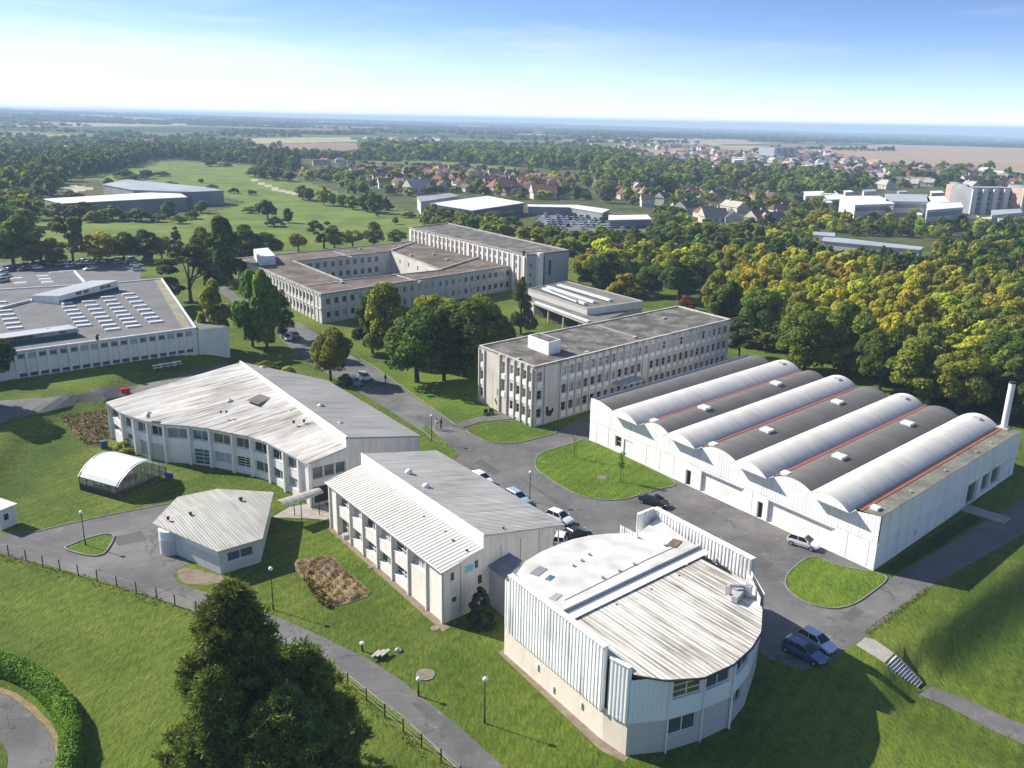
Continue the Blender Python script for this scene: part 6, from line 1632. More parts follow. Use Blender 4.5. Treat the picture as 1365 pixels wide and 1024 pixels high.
def mass(name, specs, n, ls, label=None, kinds=('round', 'broad', 'tall'), kind='stuff'):
    # many trees in one mesh, each with its own tint
    rng = np.random.default_rng(len(specs) + n); P_ = [crown_verts(k, 40 + i, n, ls)[0] for k in kinds for i in range(3)]
    vs, cs = [], []
    for x, y, h, wd, tint in specs:
        v = P_[rng.integers(len(P_))]; a = rng.uniform(0, 6.28); ca, sa = math.cos(a), math.sin(a)
        w_ = np.empty_like(v); w_[:, 0] = (v[:, 0] * ca - v[:, 1] * sa) * wd + x; w_[:, 1] = (v[:, 0] * sa + v[:, 1] * ca) * wd + y; w_[:, 2] = v[:, 2] * h + float(zt(x, y)) - h * .06
        vs.append(w_); cs.append(np.tile(np.array([*jitter(TC[tint]), 1.], np.float32), (len(v), 1)))
    v = np.concatenate(vs); me = mesh_np(name, v, quads_of(v), ['leaves_mass'])
    at = me.color_attributes.new('tint', 'FLOAT_COLOR', 'POINT'); at.data.foreach_set('color', np.concatenate(cs).astype(np.float32).ravel())
    o = link(name, me); return props(o, label, None, None, kind)
mass('autumn_woodland', MASS, 520, .095)
DK = ('dark', 'dark', 'green', 'blue', 'blue')
def spec_fill(poly, sp, hr, wr_, tints, keep=1.):
    x, y = fill(poly, sp, wr); out_ = []
    for a, b in zip(x, y):
        if wr.uniform() < keep: out_.append((a, b, wr.uniform(*hr), wr.uniform(*wr_), tints[int(wr.integers(len(tints)))]))
    return out_
S = []
S += spec_fill([(-150, 222), (0, 212), (60, 216), (120, 207), (220, 205), (395, 214), (398, 232), (330, 218), (215, 212), (140, 232), (90, 240), (60, 262), (-150, 290)], 11, (11, 16), (10, 15), DK)
S += spec_fill([(-120, 262), (60, 268), (60, 290), (20, 300), (-120, 300)], 10, (7, 11), (8, 12), ('green', 'olive', 'grey', 'dark'), .8)
mass('dark_woodland', S, 130, .16)
S = spec_fill([(640, 205), (800, 205), (860, 222), (830, 232), (720, 225), (480, 208), (500, 196), (560, 200)], 16, (11, 16), (13, 20), ('green', 'green', 'dark', 'light'))
S += spec_fill([(800, 212), (960, 225), (1100, 236), (1180, 250), (1100, 260), (960, 256), (860, 262), (790, 240)], 13, (9, 14), (9, 15), ('green', 'green', 'light', 'blue', 'olive'), .62)
S += spec_fill([(1180, 226), (1290, 232), (1420, 246), (1420, 262), (1280, 258), (1180, 250)], 16, (8, 12), (10, 16), ('dark', 'green', 'blue', 'olive'), .42)
mass('valley_woodland', S, 100, .18)
# suburb greenery between the houses
S = spec_fill([(398, 240), (480, 222), (700, 232), (820, 240), (1000, 262), (1130, 268), (1130, 280), (1080, 290), (900, 280), (800, 272), (700, 266), (560, 262), (480, 262)], 12.5, (5, 10), (6, 12), ('dark', 'green', 'green', 'olive', 'light', 'blue', 'yellow', 'grey'), .55)
S += spec_fill([(1060, 290), (1230, 296), (1300, 302), (1420, 306), (1420, 322), (1230, 318), (1100, 312), (1010, 305)], 8.5, (4.5, 7.5), (6, 9), ('dark', 'green', 'olive', 'light', 'yellow'), .85)
S += spec_fill([(868, 286), (912, 287), (915, 312), (885, 316), (874, 304)], 6.5, (5, 7), (6, 9), ('green', 'olive', 'light', 'dark'), .9)
S += spec_fill([(560, 290), (640, 298), (700, 312), (780, 322), (880, 322), (800, 338), (770, 344), (690, 328), (600, 310), (560, 300)], 5.8, (5, 8), (6, 10), ('green', 'olive', 'light', 'dark'), .9)
S += spec_fill([(880, 310), (1010, 312), (1090, 322), (1090, 340), (960, 324), (880, 324)], 7, (5, 8), (7, 10), ('olive', 'green', 'yellow', 'light'), .9)
mass('suburb_greenery', S, 120, .16)
OPEN = [[G(*q)[:2] for q in ((-200, 174), (520, 180), (520, 206), (400, 212), (-200, 206))]] + [[G(*q)[:2] for q in z_] for n_, z_ in ZONES if n_ in ('tan_field', 'brown_field', 'yellow_field', 'meadow')]
# hedgerows and copses over the farmland, out to a few kilometres
S = []
for k in range(150):
    d_ = math.exp(wr.uniform(math.log(1000), math.log(7500))); a = wr.uniform(-.62, .62); x0, y0 = d_ * math.sin(a), d_ * math.cos(a); th = wr.uniform(-.35, .35) + (.5 if wr.uniform() < .3 else 0)
    if poly_in(np.array([x0]), np.array([y0]), [G(*q)[:2] for q in ((1090, 193), (1500, 187), (1500, 242), (1290, 226), (1180, 222))])[0]: continue
    ln = wr.uniform(60, 420) * (d_ / 2500) ** .5; st = 11 * (d_ / 1500) ** .6; wid = wr.uniform(5, 90) if wr.uniform() < .35 else 4
    for t in np.arange(-ln / 2, ln / 2, st):
        for q in np.arange(0, wid, st): S.append((x0 + t * math.cos(th) + wr.normal(0, 4), y0 + t * math.sin(th) + q + wr.normal(0, 4), wr.uniform(6, 11), st * wr.uniform(.9, 1.6), ('dark', 'green', 'blue', 'dark')[int(wr.integers(4))]))
for k in range(90):
    d_ = wr.uniform(3200, 11500); a = wr.uniform(-.62, .62); x0, y0 = d_ * math.sin(a), d_ * math.cos(a); th = wr.normal(0, .2); ln = wr.uniform(300, 1500); st = 34 * (d_ / 6000) ** .5
    for t in np.arange(-ln / 2, ln / 2, st):
        for q in range(int(wr.integers(1, 5))): S.append((x0 + t * math.cos(th) + wr.normal(0, 9), y0 + t * math.sin(th) + q * st + wr.normal(0, 9), wr.uniform(9, 15), st * wr.uniform(1.2, 1.9), ('dark', 'blue')[int(wr.integers(2))]))
S = S[:15000]
mass('distant_trees', S, 26, .30, kinds=('round', 'broad'))
# single trees and thickets on the meadow and round the long sheds
MT = []
for (bx, by, ty, wp, kd, tn) in ((95, 268, 253, 24, 'round', 'olive'), (104, 268, 256, 20, 'round', 'green'), (82, 275, 262, 16, 'round', 'grey'), (120, 275, 262, 20, 'round', 'light'), (145, 252, 236, 16, 'round', 'green'), (165, 238, 224, 30, 'broad', 'dark'), (180, 240, 230, 24, 'broad', 'green'), (196, 238, 226, 22, 'round', 'blue'), (215, 235, 226, 22, 'broad', 'dark'), (230, 250, 240, 18, 'broad', 'green'), (268, 244, 238, 10, 'round', 'dark'), (283, 252, 244, 18, 'broad', 'green'), (312, 258, 247, 14, 'broad', 'dark'), (336, 260, 250, 13, 'broad', 'dark'), (340, 236, 218, 26, 'broad', 'green'), (352, 238, 220, 26, 'round', 'green'), (368, 240, 222, 28, 'round', 'grey'), (385, 242, 228, 24, 'round', 'dark'), (280, 222, 210, 22, 'round', 'dark'), (300, 222, 216, 20, 'broad', 'green'), (357, 292, 264, 34, 'round', 'dark'), (366, 302, 286, 26, 'broad', 'blue'), (384, 297, 278, 18, 'tall', 'dark'), (333, 284, 272, 20, 'broad', 'green'), (404, 266, 246, 26, 'round', 'green'), (412, 268, 250, 20, 'round', 'dark'), (432, 274, 247, 22, 'round', 'yellow'), (445, 274, 256, 22, 'round', 'light'), (456, 276, 258, 20, 'round', 'light'), (470, 279, 260, 24, 'round', 'green'), (490, 282, 258, 30, 'tall', 'dark'), (500, 284, 256, 30, 'tall', 'green'), (515, 280, 262, 22, 'cone', 'blue'), (503, 289, 280, 7, 'round', 'grey'), (527, 299, 288, 11, 'round', 'light'), (545, 290, 280, 20, 'broad', 'green'), (150, 294, 270, 40, 'broad', 'green'), (112, 292, 268, 34, 'round', 'dark'), (86, 293, 270, 34, 'loose', 'grey'), (128, 296, 278, 30, 'broad', 'olive'), (188, 295, 276, 38, 'round', 'dark'), (172, 294, 278, 22, 'broad', 'green'), (212, 296, 282, 22, 'broad', 'grey'), (226, 292, 268, 24, 'tall', 'green'), (240, 298, 284, 20, 'broad', 'olive'), (268, 284, 266, 22, 'round', 'green'), (256, 292, 278, 20, 'broad', 'green'), (70, 292, 272, 30, 'round', 'green'), (30, 302, 262, 46, 'round', 'green'), (10, 312, 270, 50, 'tall', 'green'), (38, 322, 280, 44, 'tall', 'olive')):
    tpx(bx, by, ty, wp, kd, tn, 'small tree or thicket on the meadow beyond the campus', 'trees and thickets on the far meadow', n=1100, ls=.065, parts=False, name='meadow_tree')
# plants on the soil bank, weeds by the dug plot and along the fence
def tufts(name, polypx, n, smin, smax, col, label=None, hz=.3, seed=1, matn='leaves_mass'):
    rng = np.random.default_rng(seed); w_ = [G(*q)[:2] for q in polypx]; xs = [q[0] for q in w_]; ys = [q[1] for q in w_]
    x = rng.uniform(min(xs), max(xs), n * 4); y = rng.uniform(min(ys), max(ys), n * 4); k = poly_in(x, y, w_); x, y = x[k][:n], y[k][:n]
    c = np.stack([x, y, zt(x, y) + rng.uniform(0, hz, len(x))], 1); nn = rng.normal(size=c.shape) + (0, 0, .8); nn /= np.linalg.norm(nn, axis=1, keepdims=True)
    v = leaf_quads(c, nn, rng.uniform(smin, smax, len(c)), rng, .45); me = mesh_np(name, v, quads_of(v), [matn])
    cc = np.array(col)[rng.integers(len(col), size=len(c))]; cc = np.concatenate([cc, np.ones((len(c), 1))], 1)
    at = me.color_attributes.new('tint', 'FLOAT_COLOR', 'POINT'); at.data.foreach_set('color', np.repeat(cc, 4, 0).astype(np.float32).ravel())
    return props(link(name, me), label, None, None, 'stuff')
BANK = [(80, 556), (96, 552), (142, 546), (149, 584), (130, 596), (114, 594), (98, 576)]
sheet('soil_bed', px_ring(BANK), .03, 'soil', res=1.2)
tufts('bank_plants', BANK, 1500, .12, .3, [(.06, .075, .03), (.035, .05, .02), (.11, .11, .05), (.16, .13, .09)], seed=2)
PLOT = [(388, 750), (402, 746), (438, 740), (448, 748), (470, 768), (494, 790), (478, 800), (440, 810), (424, 800), (406, 776)]
pp = smooth_ring(px_ring(PLOT), 2); sheet('soil_bed', pp, .06, 'soil')
def mound():
    w_ = np.array([p[:2] for p in pp]); rng = np.random.default_rng(4); mb = MB(); n = 46
    lo, hi = w_.min(0), w_.max(0); gx_, gy_ = np.linspace(lo[0], hi[0], n), np.linspace(lo[1], hi[1], n); Xm, Ym = np.meshgrid(gx_, gy_)
    ins = poly_in(Xm, Ym, w_); dd_ = poly_dist(Xm, Ym, w_)
    Zm = np.where(ins, .05 + .34 * sstep(dd_ / .7) * np.maximum(.1, .6 + sum(a_ * np.sin(Xm * kx + Ym * ky + ph) for a_, kx, ky, ph in zip(rng.uniform(.08, .26, 9), rng.normal(0, 3.2, 9), rng.normal(0, 3.2, 9), rng.uniform(0, 6, 9))) + rng.normal(0, .17, Xm.shape)), -.1)
    vv_ = np.stack([Xm, Ym, Zm], -1).reshape(-1, 3); i_ = (np.arange(n - 1)[:, None] * n + np.arange(n - 1)).ravel(); q_ = np.stack([i_, i_ + 1, i_ + n + 1, i_ + n], 1)
    k = ins.ravel()[q_].any(1); t = thing('dug_plot', 'dug garden plot with heaped soil and dead straw on the lawn', 'garden plot', (*w_.mean(0), 0)); off_ = np.array([*w_.mean(0), 0])
    cx = vv_[q_[k]].mean(1); dry = (cx[:, 1] < w_.mean(0)[1] + .4)
    link('soil_heap', mesh_np('soil_heap', vv_ - off_, q_[k], ['soil', 'dry_straw'], dry.astype(int)), t)
mound()
tufts('plot_straw', [(392, 752), (404, 748), (438, 742), (468, 770), (490, 790), (476, 798), (440, 806), (426, 797), (408, 775)], 2600, .06, .17, [(.27, .20, .10), (.20, .15, .08), (.34, .26, .14), (.12, .09, .05)], seed=16, hz=.4)
tufts('plot_weeds', [(404, 774), (412, 772), (446, 806), (438, 812), (424, 804)], 700, .1, .24, [(.05, .08, .03), (.09, .10, .04), (.2, .16, .08)], seed=6, hz=.45)
FL_ = [(-10, 735.5), (11.7, 741), (35, 748), (57.6, 755.8), (80, 760.7), (104.5, 767.5), (130, 775), (156, 783), (182, 791), (209, 798.7), (233.5, 807.7), (262, 817), (292, 828), (322, 840), (352, 852), (382, 866), (412, 880), (439.7, 894), (464, 914.6), (488.7, 935), (513, 956), (537.6, 976.5), (562, 997), (588, 1017), (614, 1040)]
tufts('fence_weeds', [(a, b - 1.5) for a, b in FL_] + [(a - 5, b + 8) for a, b in FL_[::-1]], 5200, .07, .17, [(.16, .13, .05), (.10, .11, .03), (.20, .15, .08), (.07, .10, .02)], seed=7, hz=.35)
tufts('roadside_weeds', [(1150, 843), (1190, 813), (1236, 781), (1242, 786), (1196, 820), (1158, 848)], 900, .06, .15, [(.18, .16, .05), (.12, .13, .03), (.08, .12, .02)], seed=8, hz=.15)
# ------------------------------------------------------------------ fence, lamps, stairs, small things
fp = [G(*q) for q in FL_]
fen = thing('wire_fence', 'low wire fence with dark wooden posts along the curving path', 'fence', fp[8])
for p in fp: MB().tube([p - UP * .1, p + UP * 1.25], .055, 7).build('post', 'post_brown', fen)
mb = MB()
for z in (.45, .85, 1.15):
    for a, b in zip(fp[:-1], fp[1:]): mb.tube([a + UP * z, b + UP * z], .008, 4, 0, False)
mb.build('wire', 'grey_metal', fen)
m, nt, b, o = nodes_of('globe'); b.inputs['Base Color'].default_value = (.8, .8, .78, 1); b.inputs['Roughness'].default_value = .25; b.inputs['Coat Weight'].default_value = .3
def lamp(bx, by, ty, lb, r=.2):
    b = G(bx, by); h = height_at(b, ty); t = thing('street_lamp', lb, 'street lamp', b)
    MB().tube([b, b + UP * .5, b + UP * .55, b + UP * (h - .3)], [.085, .085, .055, .04], 8).build('pole', 'dark_metal', t)
    MB().tube([b + UP * (h - .34), b + UP * (h - .2)], [.05, .12], 10).build('collar', 'grey_metal', t)
    MB().ball(b + UP * (h - r + .04), r, 14).build('globe', 'globe', t, smooth=True)
for a in ((114, 727, 681, 'globe lamp on the small grass island in the left yard'), (364.5, 813, 756, 'globe lamp on the lawn beside the path and the dug plot'), (646, 964, 903, 'globe lamp on the lawn left of the assembly hall'), (575.5, 589, 553, 'globe lamp at the road edge near the two pedestrians'), (706, 668, 628, 'globe lamp beside the cars parked behind the teaching building'), (558, 928, 903, 'short globe lamp at the path edge with its bent shadow')): lamp(*a)
def tall_lamp(bx, by, ty, dx, lb):
    b = G(bx, by); h = height_at(b, ty); t = thing('street_lamp', lb, 'street lamp', b)
    MB().tube([b, b + UP * h], [.1, .06], 8).build('pole', 'grey_metal', t); e = b + UP * h
    MB().tube([e, e + V(dx, 0, .3)], .04, 6).tube([e, e + V(-dx, 0, .3)], .04, 6).build('arm', 'grey_metal', t)
    MB().cbox(e + V(dx, 0, .22), .8, .3, .16).cbox(e + V(-dx, 0, .22), .8, .3, .16).build('lamp_head', 'far_white', t)
tall_lamp(296, 440, 407, 1.3, 'twin-arm lamp post by the tree beside the school side wing')
# stairs down the bank
sT, sB = G(1186, 882) , P(1219, 915, -1.65)
tl, tr_ = P(1179.5, 884, 0), P(1192.5, 872, 0); du_ = unit(V(*(tr_ - tl)[:2], 0)); wst = wlen(tl, tr_); dn = V(du_[1], -du_[0], 0)
bm_ = P(1219.5, 920, -1.65); run = float((bm_ - tl) @ dn)
stt = thing('outdoor_stairs', 'straight outdoor stairs with pale treads and shade-dark risers down the grass bank', 'stairs', tl)
K = 11; tread, riser = MB(), MB()
for k in range(K):
    z = -1.65 * (k + 1) / K; q = tl + dn * run * k / K; z += .06
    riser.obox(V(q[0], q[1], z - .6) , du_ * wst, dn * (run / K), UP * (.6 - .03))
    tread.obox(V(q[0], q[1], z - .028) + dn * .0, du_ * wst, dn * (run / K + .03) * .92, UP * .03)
riser.build('riser', 'shaded_riser', stt); tread.build('tread', 'stone_tread', stt)
for s_ in (-.14, wst): 
    mb = MB(); q = tl + du_ * s_; a, b = V(q[0], q[1], .1), V(q[0], q[1], -1.52) + dn * (run + .1)
    mb.poly([a, b, b - UP * .5, a - UP * .5]); c = du_ * .14; mb.poly([a + c, b + c, b + c - UP * .5, a + c - UP * .5]); mb.poly([a, b, b + c, a + c]); mb.build('side_wall', 'kerb_stone', stt)
# bins, tables, boxes on the grass
def box_thing(name, lb, cat, px, sx, sy, sz, rot, m_, lid=None, group=None):
    b = G(*px); t = thing(name, lb, cat, b, group)
    MB().cbox(b - UP * .03, sx * .9, sy * .9, sz * .85, rot).build('body', m_, t)
    MB().cbox(b + UP * (sz * .82), sx, sy, sz * .16, rot).build('lid', lid or m_, t); return t
t = box_thing('red_container', 'bright red container on the upper road behind the curved building', 'container', (167, 524), 1.5, .9, .85, .6, 'red_plastic')
box_thing('green_bin', 'bright green bin lying on the lawn by the three-storey block', 'bin', (573, 529), 1.2, .7, .35, .3, 'bin_green')
box_thing('wheeled_bin', 'dark blue wheeled bin below the soil bank', 'bin', (139, 597), 1.0, .8, 1.1, .6, 'bin_blue')
box_thing('wheeled_bin', 'dark blue bin at the right corner of the greenhouse', 'bin', (226, 640), 1.0, .8, 1.0, .5, 'bin_blue')
box_thing('storage_box', 'grey box on the paving at the foot of the teaching building', 'box', (461, 717), .7, .7, .5, .5, 'grey_metal')
def manhole(px, lb, r=.5):
    b = G(*px); t = thing('manhole', lb, 'manhole', b); MB().tube([b - UP * .05, b + UP * .07], r, 14).build('rim', 'kerb_stone', t); MB().tube([b + UP * .071, b + UP * .085], r * .75, 14).build('cover', 'verge_dirt', t)
for px, lb, r in (((580, 838), 'pale concrete manhole near the teaching building corner', .42), ((494, 757), 'small pale manhole on the lawn below the teaching building', .3), ((802, 637), 'worn manhole patch in the middle of the oval lawn', .6), ((567, 900), 'flat concrete slab in the lawn above the path', .8), ((725, 617), 'small white plate in the campus road', .25)): manhole(px, lb, r)
b = G(507, 877); t = thing('bench', 'low concrete bench with pale slats beside the path', 'bench', b)
for k in range(3): MB().cbox(b + V(-.4 + .4 * k, .1 * k, .35), .26, 1.1, .1, -.5).build('slat', 'concrete', t)
MB().cbox(b - UP * .03 + V(0, .1, 0), 1.0, .8, .36, -.5).build('base', 'dark_metal', t)
b = G(483, 868); t = thing('bollard_lamp', 'short bollard lamp with white dome by the concrete bench', 'lamp', b); MB().tube([b, b + UP * .7], .09, 8).build('pole', 'dark_metal', t); MB().ball(b + UP * .8, .22, 12, sq=.7).build('dome', 'globe', t, smooth=True)
b = G(531, 868); t = thing('boulder', 'small grey stone on the lawn right of the concrete bench', 'stone', b)
rg = np.random.default_rng(2); mb = MB().ball(b + UP * .1, .32, 10, sq=.7); mb.v = [tuple(np.array(p) + rg.normal(0, .03, 3)) for p in mb.v]; mb.build('rock', 'concrete', t)
for k, (px, lb) in enumerate((((210, 492), 'leftmost white picnic table on the lawn before the school'), ((219, 490), 'second white picnic table from the left on the lawn'), ((229, 489), 'third white picnic table from the left on the lawn'), ((236, 487), 'rightmost white picnic table on the lawn before the school'))):
    b = G(*px); t = thing('picnic_table', lb, 'table', b, 'picnic tables on the lawn'); MB().cbox(b + UP * .68, 1.6, .75, .06, .5).build('table_top', 'white_metal', t)
    for s_ in (-1, 1): MB().cbox(b + V(-s_ * .38, s_ * .62, .40), 1.6, .28, .05, .5).build('seat', 'white_metal', t); MB().cbox(b + V(s_ * .5, s_ * .28, 0), .08, 1.2, .68, .5).build('leg', 'grey_metal', t)
# ------------------------------------------------------------------ cars
def car_meshes(style):
    mb = MB()
    if style == 'hatch': xs = [(-2.0, .62, .78, .72), (-1.92, .36, .98, .80), (-1.3, .26, 1.0, .85), (-.2, .24, .98, .86), (.85, .25, .95, .855), (1.45, .27, .84, .84), (1.88, .33, .70, .76), (2.0, .42, .55, .62)]; cab = (-1.88, -1.55, .25, 1.0, .80, .60, .97, 1.46)
    elif style == 'estate': xs = [(-2.25, .6, .8, .74), (-2.18, .36, .98, .82), (-1.4, .26, 1.0, .86), (-.2, .24, .98, .87), (.9, .25, .95, .865), (1.6, .27, .84, .85), (2.1, .33, .70, .77), (2.22, .42, .55, .62)]; cab = (-2.12, -1.9, .2, 1.05, .81, .62, .97, 1.47)
    else: xs = [(-2.2, .62, .80, .74), (-2.12, .36, .96, .81), (-1.4, .26, .98, .86), (-.2, .24, .97, .87), (.9, .25, .94, .865), (1.55, .27, .82, .85), (2.08, .33, .68, .77), (2.2, .42, .54, .62)]; cab = (-1.95, -1.0, .1, 1.05, .81, .60, .95, 1.42)
    rings = []
    for x, zl, zt_, w_ in xs: rings.append([V(x, -w_ * .9, zl), V(x, -w_, (zl + zt_) * .5), V(x, -w_ * .97, zt_ - .07), V(x, -w_ * .82, zt_), V(x, w_ * .82, zt_), V(x, w_ * .97, zt_ - .07), V(x, w_, (zl + zt_) * .5), V(x, w_ * .9, zl)])
    for a, b in zip(rings[:-1], rings[1:]):
        for k in range(8): mb.poly([a[k], b[k], b[(k + 1) % 8], a[(k + 1) % 8]])
    mb.poly(rings[0]); mb.poly(rings[-1])
    xr, xr2, xf2, xf, wb, wt, zb, zt_ = cab
    bt = [V(xr, -wb, zb - .05), V(xf, -wb, zb - .05), V(xf, wb, zb - .05), V(xr, wb, zb - .05)]; tp = [V(xr2, -wt, zt_ - .03), V(xf2, -wt, zt_ - .03), V(xf2, wt, zt_ - .03), V(xr2, wt, zt_ - .03)]
    mid_ = [p + UP * .05 for p in tp]; cx = sum(tp) / 4
    top_ = [cx + (p - cx) * .86 + UP * .07 for p in tp]
    for k in range(4): mb.poly([tp[k], tp[(k + 1) % 4], top_[(k + 1) % 4], top_[k]])
    mb.poly(top_)
    for k in range(4): mb.tube([bt[k], tp[k]], .045, 5)
    for t in (.42,): 
        for s_ in (-1, 1):
            a = V(xr + (xf - xr) * .48, s_ * wb, zb - .05); b = V(xr2 + (xf2 - xr2) * .52, s_ * wt, zt_ - .02); mb.tube([a, b], .04, 5)
    if style == 'estate':
        for s_ in (-1, 1): a = V(xr + (xf - xr) * .22, s_ * wb, zb - .05); b = V(xr2 + (xf2 - xr2) * .2, s_ * wt, zt_ - .02); mb.tube([a, b], .04, 5)
    for s_ in (-1, 1): mb.cbox(V(xf - .25, s_ * (wb + .13), zb), .14, .2, .14)
    gl = {}
    def sh(p): return p
    sides = {'windscreen': (bt[1], bt[2], tp[2], tp[1]), 'rear_window': (bt[0], bt[3], tp[3], tp[0]), 'side_window': (bt[0], bt[1], tp[1], tp[0]), 'side_window.001': (bt[3], bt[2], tp[2], tp[3])}
    for nm, q in sides.items(): gl[nm] = MB().poly(q)
    return mb, gl, xs
def raw(mb, name, mats, smooth=False):
    me = bpy.data.meshes.new(name); me.from_pydata(mb.v, [], mb.f)
    for m_ in mats: me.materials.append(MATS[m_])
    me.polygons.foreach_set('material_index', mb.m); 
    if smooth: me.polygons.foreach_set('use_smooth', [True] * len(mb.f))
    me.update(); return me
CARS = {}
for stl in ('hatch', 'estate', 'saloon'):
    mb, gl, xs = car_meshes(stl); parts = [('body', raw(mb, 'car_body', ['car_paint'])), ]
    for nm, g in gl.items(): parts.append((nm.split('.')[0], raw(g, 'car_window', ['car_glass'])))
    fx_, rx_ = xs[-1][0] - .72, xs[0][0] + .70
    for x in (fx_, rx_):
        for s_ in (-1, 1):
            wb_ = MB().tube([V(x, s_ * .70, .31), V(x, s_ * .885, .31)], .315, 18); wb_.tube([V(x, s_ * .884, .31), V(x, s_ * .892, .31)], .2, 12, 1); parts.append(('wheel', raw(wb_, 'car_wheel', ['tyre', 'alloy'])))
    for s_ in (-1, 1):
        parts.append(('headlight', raw(MB().obox(V(xs[-2][0] - .12, s_ * .60 - .14, .56), V(.18, 0, 0), V(0, .28, 0), V(-.06, 0, .13)), 'car_light', ['headlight_glass'])))
        parts.append(('tail_light', raw(MB().obox(V(xs[0][0] - .015, s_ * .62 - .1, .66), V(.12, 0, 0), V(0, .2, 0), V(.02, 0, .22)), 'car_light', ['taillight_glass'])))
    parts.append(('number_plate', raw(MB().obox(V(xs[-1][0] - .02, -.26, .36), V(.03, 0, 0), V(0, .52, 0), V(0, 0, .11)), 'car_plate', ['number_plate'])))
    CARS[stl] = parts
PAINT = {'white': (.75, .76, .77), 'silver': (.48, .53, .58), 'blue': (.04, .095, .20), 'black': (.010, .011, .013), 'navy': (.02, .035, .08), 'red': (.3, .02, .015), 'grey': (.12, .13, .14), 'light blue': (.30, .45, .65), 'dark blue': (.02, .05, .14)}
def car(px_rear, px_front, stl, col, lb, name='parked_car', cat='car', group=None, at=None, rot=None):
    if at is None:
        a, b = G(*px_rear), G(*px_front); c = (a + b) / 2; rot = math.atan2(b[1] - a[1], b[0] - a[0])
    else: c = at
    t = thing(name, lb, cat, c + UP * .004, group); t.rotation_euler = (0, 0, rot); t.scale = (.88, .88, .88)
    for nm, me in CARS[stl]:
        o = link(nm, me, t); o.color = (*PAINT[col], 1)
    return t
car((1052, 722), (1090, 734), 'hatch', 'white', 'white three-door hatchback parked against the workshop wall')
car((1053, 866), (1090, 884), 'estate', 'blue', 'blue estate car in the shade at the edge of the yard')
car((1072, 852), (1104, 870), 'hatch', 'silver', 'silver hatchback beside the blue estate at the yard edge')
car((857, 668), (887, 677), 'saloon', 'black', 'black saloon at the corner of the oval lawn')
car((731, 689), (761, 701), 'hatch', 'white', 'white car parked beyond the corner of the teaching building')
car((677, 661), (703, 676), 'estate', 'light blue', 'pale blue estate parked behind the teaching building roof edge')
car((633, 638), (652, 648), 'hatch', 'white', 'white car almost hidden behind the teaching building roof')
car((752, 722), (782, 712), 'saloon', 'black', 'black car in the porch shade by the teaching building')
car((782, 734), (812, 726), 'hatch', 'silver', 'silver car behind the rounded roof of the assembly hall')
car((744, 732), (752, 714), 'hatch', 'white', 'white car under the porch of the teaching building')
car((478, 500), (494, 512), 'hatch', 'silver', 'silver car parked by the road in the tree shade')
car((378, 448), (388, 458), 'hatch', 'white', 'white car on the road before the courtyard block')
car((388, 446), (399, 455), 'hatch', 'black', 'black car beside the white one before the courtyard block')
car((466, 508), (480, 519), 'estate', 'navy', 'dark car in the shade behind the silver one')
cr = np.random.default_rng(12)
for k, (x, y, c_) in enumerate(((2, 366, 'silver'), (8, 371, 'white'), (14, 362, 'navy'), (28, 357, 'blue'), (37, 356, 'dark blue'), (46, 355, 'black'), (55, 354, 'grey'), (62, 352, 'black'), (82, 354, 'silver'), (91, 353, 'white'), (98, 352, 'navy'), (112, 350, 'light blue'), (117, 353, 'white'), (108, 357, 'black'), (120, 360, 'white'), (142, 350, 'silver'), (150, 350, 'navy'), (158, 348, 'black'), (165, 348, 'dark blue'), (160, 352, 'black'), (182, 355, 'white'), (185, 361, 'silver'), (196, 347, 'navy'), (72, 353, 'silver'), (19, 360, 'black'), (4, 376, 'silver'), (126, 349, 'black'), (134, 350, 'blue'), (172, 348, 'silver'), (104, 352, 'white'), (50, 359, 'white'), (33, 361, 'navy'), (95, 357, 'silver'))):
    car(None, None, ['hatch', 'estate', 'saloon'][k % 3], c_, {'silver': 'silver', 'white': 'white', 'navy': 'dark navy', 'blue': 'blue', 'dark blue': 'dark blue', 'black': 'black', 'grey': 'grey', 'light blue': 'pale blue'}[c_] + ' car in the car park behind the flat-roofed school', 'parked_car', 'car', 'cars in the school car park', G(x, y), math.radians(cr.choice([62, 70, 242, 20])) + cr.normal(0, .05))
b = G(180, 354); t = thing('brick_hut', 'tiny brown pointed-roof hut at the end of the car park', 'hut', b); MB().cbox(b, 2.2, 2.2, 1.2, .4).build('wall', 'house_wall', t); mb = MB(); q = [b + V(math.cos(k * 1.571 + 1.185) * 1.9, math.sin(k * 1.571 + 1.185) * 1.9, 1.2) for k in range(4)]; [mb.poly([q[k], q[(k + 1) % 4], b + UP * 2.6]) for k in range(4)]; mb.build('roof', 'soil', t)
